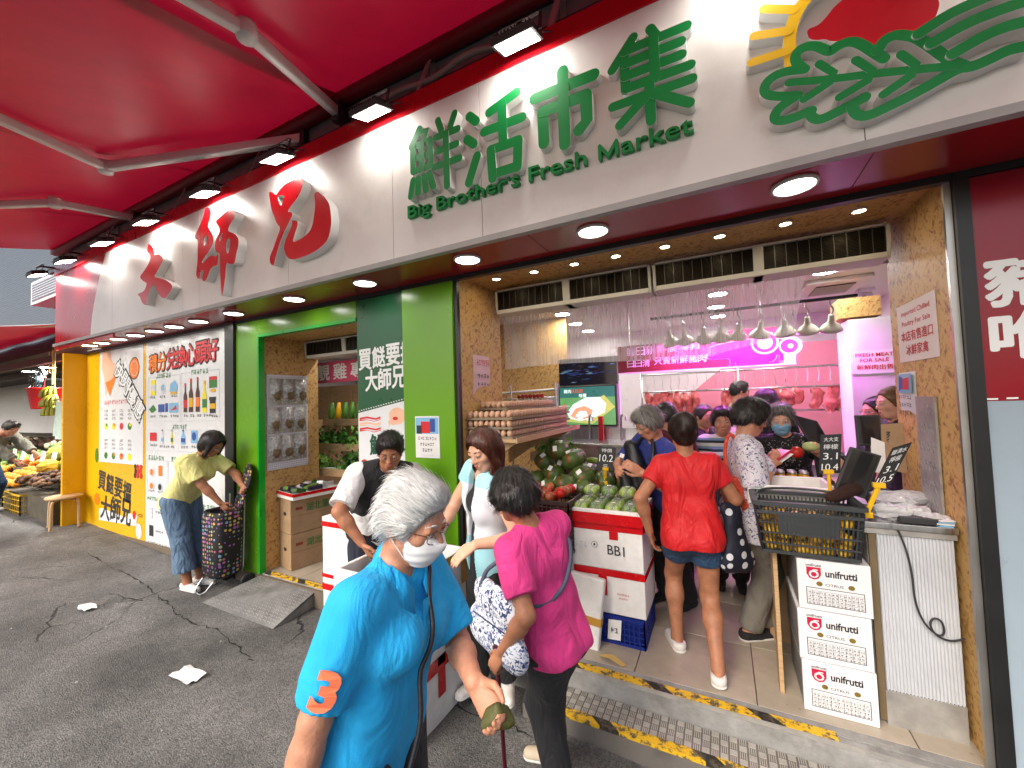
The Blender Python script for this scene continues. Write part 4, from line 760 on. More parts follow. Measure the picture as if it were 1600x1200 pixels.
# hanging clear plastic sheet, wet with condensation
def plastic():
    m = bpy.data.materials.new('wet_clear_plastic'); m.use_nodes = True; nt = m.node_tree; L = nt.links.new
    tc = nd(nt, 'ShaderNodeTexCoord'); mp = nd(nt, 'ShaderNodeMapping'); mp.inputs['Scale'].default_value = (60, 60, 1.6); L(tc.outputs['Object'], mp.inputs[0])
    n = nd(nt, 'ShaderNodeTexNoise', Scale=1.0, Detail=4.0); L(mp.outputs[0], n.inputs['Vector']); n2 = nd(nt, 'ShaderNodeTexNoise', Scale=2.2, Detail=3.0); L(tc.outputs['Object'], n2.inputs['Vector'])
    a = nd(nt, 'ShaderNodeMapRange'); L(n.outputs[0], a.inputs[0]); a.inputs[1].default_value = .42; a.inputs[2].default_value = .62; a.inputs[3].default_value = .40; a.inputs[4].default_value = .28
    a2 = nd(nt, 'ShaderNodeMapRange'); L(n2.outputs[0], a2.inputs[0]); a2.inputs[1].default_value = .35; a2.inputs[2].default_value = .65; a2.inputs[3].default_value = .75; a2.inputs[4].default_value = 1.15
    mu = nd(nt, 'ShaderNodeMath', operation='MULTIPLY'); L(a.outputs[0], mu.inputs[0]); L(a2.outputs[0], mu.inputs[1])
    tr = nd(nt, 'ShaderNodeBsdfTransparent'); d = nd(nt, 'ShaderNodeBsdfPrincipled'); d.inputs['Base Color'].default_value = (.72, .72, .7, 1); d.inputs['Roughness'].default_value = .25
    tl = nd(nt, 'ShaderNodeBsdfTranslucent'); tl.inputs['Color'].default_value = (.8, .8, .8, 1); ad = nd(nt, 'ShaderNodeMixShader'); ad.inputs[0].default_value = .6; L(d.outputs[0], ad.inputs[1]); L(tl.outputs[0], ad.inputs[2])
    bp = nd(nt, 'ShaderNodeBump', Strength=.15, Distance=.01); L(n.outputs[0], bp.inputs['Height']); L(bp.outputs[0], d.inputs['Normal'])
    mx = nd(nt, 'ShaderNodeMixShader'); L(mu.outputs[0], mx.inputs[0]); L(tr.outputs[0], mx.inputs[1]); L(ad.outputs[0], mx.inputs[2]); L(mx.outputs[0], nt.nodes['Material Output'].inputs[0]); nt.nodes.remove(nt.nodes['Principled BSDF'])
    return m
t = thing('plastic_curtain', 'clear plastic sheet streaked with condensation hanging behind the air curtains', 'curtain', (-.6, 3.27, 1.95))
b = MB(); vs = []; nx = 48
for i in range(nx+1):
    u = i/nx; x = -1.74+2.27*u
    zb = 1.955+.015*math.sin(u*7) if u < .78 else 1.955+.10*((u-.78)/.22)
    for j in range(7): v = j/6; vs.append((x-.08*u*u*v, 3.25+.005*math.sin(u*21+v)*v+.012*v, 2.44+(zb-2.44)*v))
b.add(vs, [(i*7+j, (i+1)*7+j, (i+1)*7+j+1, i*7+j+1) for i in range(nx) for j in range(6)]); b.build('sheet', plastic(), t, smooth=True)
boxpart('hanging_rail', (-1.75, 3.24, 2.435), (.95, 3.27, 2.455), STEEL, t)

# ------------------------------------------------------------------ shop interior: television wall, pork counter, rails and lamps
tvp = thing('wall_board', 'white wall panel behind the television over the sink', 'panel', (-1.4, 4.72, 0)); boxpart('board', (-1.80, 4.72, .8), (-1.04, 4.79, 1.86), WALLW, tvp)
dk = thing('dark_picture', 'dark blue glossy picture panel above the television', 'picture', (-1.4, 4.70, 1.82)); boxpart('board', (-1.76, 4.70, 1.83), (-1.05, 4.78, 2.15), mat('dark_blue_glass', (.012, .016, .03), .08, var=.4), dk)
b = MB()
for k in range(60): x, z = rnd.uniform(-1.74, -1.1), 1.99+rnd.gauss(0, .05); s = rnd.uniform(.004, .02); poly(b, [(x-s*3, z), (x, z+s*.5), (x+s*3, z+.002), (x, z-s*.5)], 4.698-.0002*k, rnd.choice([5, 5, 5, 7, 9]))
b.build('printed_picture', PRN, dk)
tv = thing('television', 'wall television showing sliced pork on a board', 'television', (-1.41, 4.70, 1.35))
boxpart('casing', (-1.757, 4.655, 1.345), (-1.065, 4.715, 1.815), BLACK, tv, bevel=.004)
def screen(nm, c): return mat(nm, c, .3, var=.25, vs=9, emit=c, es=.55)
SCR = [screen('screen_green', '#5f9a5a'), screen('screen_teal', '#2c6a62'), screen('screen_white', '#d8ece4'), screen('screen_flesh', '#e0a078'), screen('screen_board', '#b9bf62'), screen('screen_red', '#d0503a'), screen('screen_dark', '#1e3a34')]
b = MB(); Yt = 4.6545; rect(b, -1.745, 1.357, -1.077, 1.803, Yt, 0); rect(b, -1.745, 1.68, -1.077, 1.803, Yt-.0005, 1); poly(b, [(-1.72, 1.40), (-1.35, 1.365), (-1.08, 1.56), (-1.2, 1.70), (-1.3, 1.66)], Yt-.001, 4)
poly(b, [(-1.66, 1.50), (-1.58, 1.60), (-1.42, 1.68), (-1.25, 1.68), (-1.18, 1.60), (-1.2, 1.5), (-1.33, 1.44), (-1.5, 1.40), (-1.63, 1.43)], Yt-.0015, 2); poly(b, [(-1.62, 1.46), (-1.55, 1.55), (-1.44, 1.58), (-1.34, 1.53), (-1.36, 1.45), (-1.5, 1.41)], Yt-.002, 3); poly(b, [(-1.56, 1.46), (-1.5, 1.52), (-1.42, 1.52), (-1.4, 1.46), (-1.5, 1.43)], Yt-.0025, 2); poly(b, ell(-1.69, 1.56, .035, .045), Yt-.0025, 5); poly(b, ell(-1.5, 1.42, .04, .02), Yt-.003, 2); poly(b, ell(-1.38, 1.42, .04, .02), Yt-.003, 2)
b.build('screen', SCR, tv)
for s_, x, z, w_, m_ in (('豬肉', -1.69, 1.735, .09, SCR[2]), ('日日清', -1.595, 1.735, .14, SCR[5]), ('味蕾', -1.5, 1.68, .09, SCR[2])): lettering(s_, (x, Yt-.004, z), (1, 0, 0), (0, 0, 1), m_, tv, w=w_, h=.045, bold=.02)
# pork shop sign with a pig outline
ps = thing('pork_sign', 'long pink hanging sign with white characters and a pig outline', 'sign', (-.2, 4.7, 1.93))
PKD = mat('maroon_sign', '#7c1c2c', .4, var=.06); PKS = mat('pink_sign', '#d8286a', .4, var=.06); PKW = mat('white_sign_print', (.8, .72, .78), .5, var=0); PKP = mat('hot_pink_pig', '#e4107e', .4, var=.05)
boxpart('board', (-1.04, 4.71, 1.945), (.1, 4.74, 2.25), PKD, ps); boxpart('board', (.1, 4.71, 1.945), (.52, 4.741, 2.31), PKS, ps); boxpart('edge', (-1.04, 4.705, 1.932), (.66, 4.742, 1.944), PKW, ps)
for k, ch in enumerate('每日新鮮農場豬'): lettering(ch, (-.945+.112*k, 4.708, 2.125+.004*k), (1, 0, .02), (0, 0, 1), PKW, ps, w=.10, h=.10, bold=.012)
for k, ch in enumerate('日日清'): lettering(ch, (-.935+.085*k, 4.708, 2.0), (1, 0, .02), (0, 0, 1), PKW, ps, w=.078, h=.08, bold=.012)
for k, ch in enumerate('只賣新鮮豬肉'): lettering(ch, (-.64+.088*k, 4.708, 2.012), (1, 0, .02), (0, 0, 1), PKW, ps, w=.08, h=.08, bold=.012)
PG = [(130, 790), (150, 740), (205, 700), (170, 640), (300, 600), (640, 560), (1000, 560), (1180, 600), (1200, 680), (1175, 720), (1210, 760), (1190, 920), (1100, 925), (1120, 850), (1090, 800), (1040, 925), (945, 930), (1000, 860), (990, 780), (800, 800), (610, 805), (580, 960), (530, 965), (535, 885), (500, 970), (440, 965), (465, 900), (450, 830), (330, 835), (165, 825)]
_s = .73/1120
pg = [(-.113+(x-130)*_s, 1.945+(965-y)*_s*.98) for x, y in PG]
outline([smooth_poly([(x+(x-.25)*.03, z+(.008 if z > 2.05 else -.002)) for x, z in pg], 1)], [], 4.7065, 4.709, PKW, PKW, 'pig_outline', ps); outline([smooth_poly(pg, 1)], [], 4.703, 4.706, PKP, PKP, 'pig_emblem', ps)
b = MB(); 
for r_, y_, mi in ((.115, 4.7015, 0), (.095, 4.7, 1), (.065, 4.699, 0)): poly(b, ell(.41, 2.16, r_*1.05, r_, 24), y_, mi)
poly(b, ell(.62, 2.11, .095, .09, 24), 4.7008, 0); poly(b, ell(.61, 2.11, .07, .066, 24), 4.7002, 1); poly(b, ell(.62, 2.11, .024, .024), 4.6995, 0); rect(b, .56, 1.945, .655, 2.06, 4.7012, 0)
b.build('round_seal', [PKW, PKS], ps)
MB().tube([(-.9, 4.72, 2.25), (-.9, 4.72, 2.7)], .006, 6).build('hanger', STEEL, ps); MB().tube([(.4, 4.72, 2.3), (.4, 4.72, 2.7)], .006, 6).build('hanger', STEEL, ps)
# ceiling lights of the shop
for i, (x, y) in enumerate([(.85, 4.32), (.87, 5.6), (.02, 4.63), (.0, 5.3), (.017, 5.97), (-1.65, 4.6), (-1.72, 5.3), (-1.75, 6.0), (-5.0, 5.0), (-3.9, 3.6)]):
    downlight(x, y, 2.70, .085, CEIL_LED, 'ceiling_light', 'round lit ceiling light inside the shop, '+['right of the plastic curtain edge', 'rear right beyond the ceiling cassette', 'nearest of the middle row', 'second of the middle row', 'rearmost of the middle row', 'nearest of the row over the television', 'second of the row over the television', 'rearmost of the row over the television', 'rear of the side room', 'front of the side room'][i], 'ceiling lights inside the shop')
ac = thing('ceiling_cassette', 'square ceiling air conditioner cassette above the checkout', 'air conditioner', (1.0, 5.0, 2.7))
boxpart('panel', (.76, 4.62, 2.66), (1.26, 5.3, 2.699), PLASTIC_W, ac, bevel=.01); boxpart('intake', (.86, 4.76, 2.652), (1.16, 5.16, 2.659), GRILL, ac)
for k in range(9): boxpart('slat', (.86, 4.78+.042*k, 2.648), (1.16, 4.79+.042*k, 2.652), PLASTIC_W, ac)
cc = thing('security_camera', 'white dome security camera on the ceiling near the fresh meat notice', 'camera', (1.38, 5.4, 2.6)); MB().ball((1.38, 5.4, 2.62), .07).build('dome', PLASTIC_W, cc, smooth=True); MB().cbox((1.38, 5.4, 2.685), (.14, .14, .03)).build('mount', PLASTIC_W, cc); MB().ball((1.36, 5.345, 2.60), .03).build('eye', BLACK, cc, smooth=True)
# heat lamps with pink bulbs over the pork counter
SHADE = mat('cream_lamp_shade', (.62, .60, .48), .35, var=.05); PBULB = mat('lit_pink_bulb', (1, .4, .8), .4, var=0, emit=(.95, .14, 1.0), es=850)
hl = [-.437, -.301, -.124, .024, .178, .356, .527, .699, .869]
boxpart('lamp_rail', (-.6, 4.29, 2.44), (1.05, 4.315, 2.465), BLACK, shop)
for i, x in enumerate(hl):
    z = 2.17; t = thing('heat_lamp', 'cream dome lamp over the pork counter, %s in the row from the television' % ['first', 'second', 'third', 'fourth', 'fifth', 'sixth', 'seventh', 'eighth', 'last'][i], 'lamp', (x, 4.3, z), 0, 'dome lamps over the pork counter')
    XT = Matrix.Translation((x, 4.3, z+.145)) @ Matrix.Rotation(R(26), 4, 'X') @ Matrix.Rotation(R((i*37 % 17)-8), 4, 'Y') @ Matrix.Translation((-x, -4.3, -z-.145)); qs = MB(); qs.X = XT; qb = MB(); qb.X = XT
    qs.lathe([(.085, 0), (.08, .022), (.06, .05), (.035, .07), (.024, .085), (.022, .14), (.016, .145), (.0, .145)], (x, 4.3, z), 20).build('shade', SHADE, t, smooth=True)
    qb.ball((x, 4.3, z+.030), .036, 12, 8).build('bulb', PBULB, t, smooth=True)
    MB().tube(smooth_line([(x, 4.3, z+.14), (x+.02, 4.3, z+.19), (x-.01, 4.3, z+.23), (x, 4.3, 2.445)], 2), .007, 6).build('arm', STEEL, t, smooth=True)
# meat rails and hanging pork
MEAT = mat('raw_pork', '#c86060', .35, var=.5, vs=26, bump=.2, bs=30); FAT = mat('pork_fat', '#e0b8a8', .4, var=.2, vs=14)
rl = thing('meat_rail', 'steel hanging rails with hooks on the rear wall', 'rail', (0, 5.7, 1.2))
for z in (1.95, 1.72, 1.45): MB().tube([(-.95, 5.7, z), (1.35, 5.7, z)], .012, 8).build('bar', STEEL, rl, smooth=True)
for x in (-.95, .2, 1.35): MB().tube([(x, 5.7, .9), (x, 5.7, 2.05)], .014, 8).build('upright', STEEL, rl, smooth=True)
for i in range(22):
    x = -.9+i*.105; MB().tube([(x, 5.68, 1.95), (x+.012, 5.68, 1.87), (x, 5.67, 1.78)], .004, 5).build('hook', STEEL, rl)
def pork(x, y, z, h, w_, k, label):
    t = thing('pork_cut', label, 'meat', (x, y, z-h), 0, 'pork cuts hanging on the rails'); q = MB(); vs = []; n = 10; m_ = 9
    for j in range(m_+1):
        v = j/m_; ww = w_*(.35+.65*math.sin(math.pi*min(1, v*.9+.08)))*(1+.25*math.sin(v*9+k))
        for i in range(n):
            a = 2*math.pi*i/n; rr = 1+.22*math.sin(3*a+k+v*3)+rnd.uniform(-.22, .22); vs.append((x+ww*.5*math.cos(a)*rr+.02*math.sin(v*4+k), y+.35*ww*math.sin(a)*rr, z-h*v))
    q.add(vs, [(j*n+i, j*n+(i+1) % n, (j+1)*n+(i+1) % n, (j+1)*n+i) for j in range(m_) for i in range(n)]+[tuple(range(n)), tuple(m_*n+i for i in range(n-1, -1, -1))]); q.m = [1 if (f[0]*7 % 5 == 0) else 0 for f in q.f]
    q.build('flesh', [MEAT, FAT], t, smooth=True); MB().tube([(x, y, z-.02), (x+.01, y, z+.04), (x, y-.005, z+.08)], .004, 5).build('hook', STEEL, t)
pk = [(-.88, .34), (-.78, .28), (-.68, .36), (-.58, .3), (-.49, .33), (-.40, .27), (-.31, .31), (.03, .3), (.14, .26), (.27, .32), (.58, .18), (.68, .2), (.78, .2), (.95, .24), (1.1, .3), (1.22, .34)]
for i, (x, h) in enumerate(pk):
    pork(x, 5.66, 1.72-.02*(i % 2), h, .10+.02*(i % 3), i, 'raw pork on the rear rail, %s of the %s' % (['first', 'second', 'third', 'fourth', 'fifth', 'sixth', 'seventh'][i if i < 7 else i-7 if i < 10 else i-10 if i < 13 else i-13], 'left cluster by the television' if i < 7 else 'middle cluster near the butcher' if i < 10 else 'small cluster right of the butcher' if i < 13 else 'right end cluster'))
pc = thing('pork_counter', 'white pork counter in front of the meat rails', 'counter', (.1, 5.1, 0)); boxpart('body', (-.95, 4.85, 0), (1.0, 5.35, .92), WALLW, pc, bevel=.01); boxpart('top', (-.98, 4.82, .92), (1.02, 5.38, .96), STEEL, pc, bevel=.004)
di = thing('stair_soffit', 'slanting pink panel under the stairs behind the pork rails', 'panel', (-.5, 6.4, 1)); q = MB(); q.add([(-.9, 6.35, 1.25), (.35, 6.35, 2.3), (1.6, 6.35, 2.3), (1.6, 6.35, .9), (-.9, 6.35, .9), (-.9, 6.55, 1.25), (.35, 6.55, 2.3), (1.6, 6.55, 2.3), (1.6, 6.55, .9), (-.9, 6.55, .9)], [(4, 3, 2, 1, 0), (0, 1, 6, 5), (1, 2, 7, 6)]); q.build('panel_face', mat('dusty_pink_panel', '#d88098', .5, var=.06), di)
# white cabinet with the fresh meat notice
wc = thing('white_cabinet', 'tall white cabinet at the right rear beside the pork rails', 'cabinet', (1.3, 4.6, 0)); boxpart('body', (1.02, 4.5, 0), (1.64, 4.9, 2.28), WALLW, wc, bevel=.006); boxpart('wood_top', (.96, 4.5, 2.30), (1.25, 4.8, 2.47), OSB, wc)
fm = thing('paper_notice', 'white fresh meat for sale notice on the tall cabinet', 'notice', (1.16, 4.49, 1.8)); boxpart('sheet', (1.03, 4.492, 1.80), (1.33, 4.497, 2.0), PAPER, fm)
for s_, z, w_, h in (('FRESH MEAT', 1.945, .25, .032), ('FOR SALE', 1.90, .19, .032), ('新鮮肉出售', 1.835, .24, .042)): lettering(s_, (1.18-w_/2, 4.4905, z), (1, 0, 0), (0, 0, 1), REDINK, fm, w=w_, h=h, bold=.012)
# sink area below the television
sk = thing('steel_sink', 'stainless steel sink unit with curved tap below the television', 'sink', (-1.3, 4.4, 0)); boxpart('cabinet', (-1.75, 4.2, 0), (-.75, 4.62, 1.15), STEEL, sk); boxpart('rim', (-1.78, 4.17, 1.15), (-.72, 4.64, 1.19), STEEL, sk, bevel=.005); boxpart('splashback', (-1.78, 4.64, 1.19), (-.72, 4.66, 1.32), STEEL, sk)
for x in (-1.36, -1.0): MB().tube(smooth_line([(x, 4.55, 1.19), (x, 4.55, 1.42), (x+.03, 4.5, 1.49), (x+.08, 4.42, 1.47), (x+.09, 4.40, 1.42)], 2), .012, 8).build('tap', STEEL, sk, smooth=True)
boxpart('red_bottle', (-1.24, 4.5, 1.19), (-1.19, 4.55, 1.46), P_RED, sk)

# ------------------------------------------------------------------ goods in and around the main opening
def styro(x0, x1, y0, y1, z0, z1, label, group='white polystyrene boxes', open_=False, tapes=(), rot=0, lid=True):
    cx, cy = (x0+x1)/2, (y0+y1)/2; t = thing('polystyrene_box', label, 'box', (cx, cy, z0), 0, group); w_, d, h = x1-x0, y1-y0, z1-z0; q = MB()
    X = Matrix.Translation((cx, cy, z0)) @ Matrix.Rotation(rot, 4, 'Z'); q.X = X; e = .028
    if open_:
        q.box((-w_/2, -d/2, 0), (w_/2, d/2, .03)); q.box((-w_/2, -d/2, .03), (-w_/2+e, d/2, h)); q.box((w_/2-e, -d/2, .03), (w_/2, d/2, h)); q.box((-w_/2+e, -d/2, .03), (w_/2-e, -d/2+e, h)); q.box((-w_/2+e, d/2-e, .03), (w_/2-e, d/2, h))
    else: q.box((-w_/2, -d/2, 0), (w_/2, d/2, h-(.045 if lid else 0)))
    q.build('body', STYRO, t, bevel=.006)
    if lid and not open_: q = MB(); q.X = X; q.box((-w_/2-.003, -d/2-.003, h-.042), (w_/2+.003, d/2+.003, h)); q.build('lid', STYRO, t, bevel=.008)
    for (za, zb) in [v for v in tapes if len(v) == 2]:
        q = MB(); q.X = X; o_ = .0045
        q.add([(-w_/2-o_, -d/2-o_, za), (w_/2+o_, -d/2-o_, za), (w_/2+o_, d/2+o_, za), (-w_/2-o_, d/2+o_, za), (-w_/2-o_, -d/2-o_, zb), (w_/2+o_, -d/2-o_, zb), (w_/2+o_, d/2+o_, zb), (-w_/2-o_, d/2+o_, zb)], [(0, 1, 5, 4), (1, 2, 6, 5), (2, 3, 7, 6), (3, 0, 4, 7)]); q.build('red_tape', REDTAPE, t)
    for v in [v for v in tapes if len(v) == 5]:
        f_, a, b_, za, zb = v; q = MB(); q.X = X
        if f_ == 'f': q.quad((a, -d/2-.0055, za), (b_, -d/2-.0055, za), (b_, -d/2-.0055, zb), (a, -d/2-.0055, zb))
        else: q.quad((w_/2+.0055, a, za), (w_/2+.0055, b_, za), (w_/2+.0055, b_, zb), (w_/2+.0055, a, zb))
        q.build('red_tape', REDTAPE, t)
    return t
LEAFB = mat('bamboo_leaf_wrap', '#4a4a1c', .6, var=.5, vs=30, bump=.3, bs=60); STRING = mat('pale_string', '#b09a6a', .8)
# open box of rice dumplings at the pilaster
styro(-2.08, -1.55, 1.66, 2.26, ground_z(-1.8, 2)-.01, .235, 'lower taped polystyrene box of the pair in front of the pilaster', tapes=[('s', -.3, .3, .33, .38), ('s', -.02, .05, .15, .38), (.30, .345)])
bx = styro(-2.08, -1.55, 1.66, 2.26, .24, .715, 'open polystyrene box full of wrapped rice dumplings in front of the pilaster', open_=True, tapes=[])
TAN = mat('tan_packing_tape', '#b98a35', .3, var=.15)
for a, c, z0, z1 in ((-.3, .3, .66, .712), (.05, .11, .52, .712), (.24, .3, .5, .712)): q = MB(); q.quad((-1.545, 1.96+a, z0), (-1.545, 1.96+c, z0), (-1.5455, 1.96+c, z1), (-1.5455, 1.96+a, z1)); q.build('packing_tape', TAN, bx)
def dumpling_mesh(q, c, s=1, a=0):
    X = Matrix.Translation(c) @ Matrix.Rotation(a, 4, 'Z') @ Matrix.Rotation(rnd.uniform(-.5, .5), 4, 'X'); q.X = X; r = .045*s
    q.add([(-r*1.3, -r*.6, -r*.5), (r*1.3, -r*.6, -r*.5), (0, r*1.0, -r*.5), (0, -r*.1, r*1.0), (-r*.7, r*.2, r*.35), (r*.7, r*.2, r*.35), (0, -r*.8, r*.3)], [(0, 2, 1), (0, 6, 4), (6, 3, 4), (6, 1, 5), (6, 5, 3), (4, 3, 5), (4, 5, 2), (0, 4, 2), (1, 2, 5), (0, 1, 6)]); q.X = None
for k in range(34):
    i, j = k % 6, k//6; x = -2.0+.075*i+rnd.uniform(-.02, .02); y = 1.74+.088*j+rnd.uniform(-.02, .02); z = .60+rnd.uniform(0, .06)
    q = MB(); dumpling_mesh(q, (x, y, z), 1.15, rnd.uniform(0, 6)); o = q.build('rice_dumpling', LEAFB, None, bevel=.012); tag(o, 'leaf wrapped rice dumpling in the open polystyrene box', 'dumpling', 'rice dumplings in the open box')
boxpart('dumpling_bed', (-2.05, 1.69, .28), (-1.58, 2.23, .58), LEAFB, bx)
styro(-2.90, -2.56, 2.22, 2.47, ground_z(-2.7, 2.2)-.01, .31, 'lower white box of the stack left of the man in the black vest', tapes=[(.40, .45)])
styro(-2.90, -2.56, 2.22, 2.47, .315, .79, 'upper white box of the stack left of the man in the black vest', tapes=[(.40, .44), (.0, .03)])
# BB1 stack
BLUEC = mat('blue_plastic', '#12287c', .4, var=.1)
def crate(name, x0, x1, y0, y1, z0, z1, m_, label, cat='crate', nv=12, nh=3, group=None, taper=0):
    t = thing(name, label, cat, ((x0+x1)/2, (y0+y1)/2, z0), 0, group); h = z1-z0; q = MB()
    def P(u, v, z): 
        k = 1-taper*(1-(z-z0)/h); cx, cy = (x0+x1)/2, (y0+y1)/2
        return (cx+(u-.5)*(x1-x0)*k, cy+(v-.5)*(y1-y0)*k, z)
    for z, th in [(z0+.01, .02), (z1-.014, .028)]+[(z0+h*(k+1)/(nh+1), .008) for k in range(nh)]:
        c = [P(0, 0, z), P(1, 0, z), P(1, 1, z), P(0, 1, z)]
        for a, b in zip(c, c[1:]+c[:1]): q.bar(a, b, .010 if th < .02 else .014, th)
    q.build('rails', m_, t); s = MB()
    for k in range(nv+1):
        for (a, b) in (((k/nv, 0), (k/nv, 0)), ((k/nv, 1), (k/nv, 1)), ((0, k/nv), (0, k/nv)), ((1, k/nv), (1, k/nv))): s.bar(P(*a, z0), P(*b, z1-.01), .008 if k not in (0, nv) else .016, .008)
    s.build('slats', m_, t)['kind'] = 'stuff'
    q = MB(); q.add([P(0, 0, z0+.004), P(1, 0, z0+.004), P(1, 1, z0+.004), P(0, 1, z0+.004)], [(0, 1, 2, 3)]); q.build('base', m_, t)
    return t
cr = crate('plastic_crate', -.98, -.52, 2.80, 3.22, .0, .19, BLUEC, 'blue plastic crate at the bottom of the white box stack', nv=14, nh=4)
boxpart('inner_panel', (-.96, 2.815, .01), (-.54, 2.83, .17), BLUEC, cr); boxpart('inner_panel', (-.54, 2.83, .01), (-.53, 3.2, .17), BLUEC, cr)
tg = thing('price_tag', 'small white tag hanging on the blue crate', 'tag', (-.72, 2.785, .05)); q = MB(); q.quad((-.765, 2.785, .03), (-.675, 2.778, .04), (-.665, 2.787, .17), (-.755, 2.79, .16)); q.build('card', PAPER, tg); q = MB(); scribble(q, -.74, .08, -.69, .12, 2.776, 2, 0); q.build('printed_mark', INK, tg)
styro(-1.005, -.505, 2.80, 3.22, .195, .49, 'white box with red tape cross above the blue crate', tapes=[(.25, .297), ('f', -.06, .0, .12, .25)])
bb = styro(-1.005, -.505, 2.79, 3.22, .495, .80, 'white box marked BB1 with red tape in the stack', tapes=[(.26, .307), ('f', .03, .09, .205, .26)], lid=False)
lettering('BB1', (-.74, 2.783, .60), (1, 0, -.03), (0, 0, 1), INK, bb, w=.115, h=.065, bold=.004)
q = MB(); poly(q, ell(-.83, .655, .022, .022, 20), 2.7845, 0); poly(q, ell(-.83, .655, .019, .019, 20), 2.784, 1); poly(q, ell(-.83, .655, .008, .010, 10), 2.7835, 0); q.build('round_stamp', [GREENINK, STYRO], bb)
q = MB(); scribble(q, -.97, .62, -.88, .67, 2.784, 3, 0); scribble(q, -.69, .33, -.61, .345, 2.794, 8, 1); scribble(q, -.68, .305, -.62, .318, 2.794, 7, 1); q.build('printed_mark', [P_LGR, P_RED], bb)
tr = styro(-1.01, -.50, 2.77, 3.24, .803, .90, 'shallow taped polystyrene tray of wrapped green fruit on the BB1 box', open_=True, tapes=[(.0, .075)])
CLEAR = mat('clear_pack_plastic', (.9, .92, .92), .10, var=0, alpha=.14); GFR = mat('green_fruit', '#5c7e30', .4, var=.5, vs=25, spec=.6); GFR2 = mat('pale_green_fruit', '#8fa850', .4, var=.4, vs=20)
for k in range(15):
    i, j, l = k % 4, (k//4) % 3, 0 if k < 12 else 1; x = -.93+.115*i+(.05 if l else 0); y = 2.85+.13*j; z = .90+.095*l
    if l: x = -.88+.13*(k-12); y = 2.95
    t = thing('fruit_pack', 'clear pack of small green fruit in the taped tray, %s' % ('top layer' if l else ['front row', 'middle row', 'back row'][j]), 'fruit pack', (x, y, z-.05), 0, 'packs of green fruit in the tray')
    for a, b in ((-.027, -.03), (.027, -.03), (-.027, .03), (.027, .03)): MB().ball((x+a, y+b, z), (.029, .03, .030), 9, 6).build('fruit', GFR if (k+int(a*100)) % 2 else GFR2, t, smooth=True)
    q = MB(); q.lathe([(.052, -.035), (.058, -.01), (.055, .022), (.04, .036), (0, .038)], (x, y, z), 12, sy=1.1); q.build('clear_lid', CLEAR, t, smooth=True)
    boxpart('price_sticker', (x-.014, y-.010, z+.036), (x+.014, y+.010, z+.038), PAPER, t)
# leaning slab
sl = thing('polystyrene_slab', 'polystyrene slab leaning against the white box stack', 'lid', (-.95, 2.7, 0)); q = MB(); q.X = Matrix.Translation((-1.0, 2.70, .005)) @ Matrix.Rotation(R(6), 4, 'Y') @ Matrix.Rotation(R(-6), 4, 'X'); q.box((-.2, -.03, 0), (.2, .03, .46)); q.build('slab', STYRO, sl, bevel=.012); q = MB(); q.X = Matrix.Translation((-1.0, 2.70, .005)) @ Matrix.Rotation(R(6), 4, 'Y') @ Matrix.Rotation(R(-6), 4, 'X'); q.box((-.202, -.033, .16), (.202, .033, .21)); q.build('tan_tape', TAN, sl)
ps_ = thing('peeled_strip', 'torn yellowish strip lying at the kerb by the slab', 'litter', (-.72, 2.6, 0)); q = MB(); q.add([(-.78, 2.62, .004), (-.70, 2.58, .03), (-.62, 2.57, .006), (-.60, 2.60, .006), (-.69, 2.62, .035), (-.77, 2.65, .004)], [(0, 1, 4, 5), (1, 2, 3, 4)]); q.build('strip', mat('yellowed_paper', '#c8a860', .7), ps_)
# crate of red wrapped apples and the pumpkin heap
stand = thing('produce_stand', 'low produce stand carrying the pumpkins', 'stand', (-1.2, 3.4, 0)); boxpart('frame', (-1.55, 3.02, 0), (-.72, 3.85, .86), mat('dark_stand', (.06, .05, .045), .6), stand); boxpart('top', (-1.57, 3.0, .86), (-.7, 3.87, .89), PLYW, stand)
wcr = crate('plastic_crate', -1.33, -.99, 2.72, 2.98, .30, .56, mat('pale_grey_plastic', (.5, .5, .48), .5), 'grey crate under the dark fruit crate', nv=8); boxpart('support_box', (-1.33, 2.72, 0), (-.99, 2.98, .3), STYRO, wcr)
dcr = crate('plastic_crate', -1.34, -.98, 2.70, 3.0, .58, .95, mat('dark_brown_plastic', (.05, .025, .022), .45), 'dark brown crate of red wrapped fruit beside the pink shirted woman', nv=11, nh=7)
boxpart('fruit_fill', (-1.31, 2.73, .6), (-1.01, 2.97, .86), mat('dark_red_fill', '#5a1210', .6, var=.4, vs=20), dcr)
APR = mat('red_apple', '#a85a38', .35, var=.5, vs=14); REDF = mat('red_film', '#b81e16', .3, var=.3)
for k in range(16):
    x, y = -1.29+.08*(k % 4)+rnd.uniform(-.01, .01), 2.76+.065*(k//4); z = .95+rnd.uniform(0, .05)
    tag(MB().ball((x, y, z), .036, 10, 7).build('wrapped_fruit', APR if k % 3 else REDF, None, smooth=True), 'red wrapped fruit in the dark brown crate', 'fruit', 'red fruit in the dark crate')
PUMP = mat('dark_green_pumpkin', '#4a5f2a', .4, var=.6, vs=9, bump=.15, bs=20); PUMPO = mat('orange_pumpkin_patch', '#8a4418', .45, var=.4)
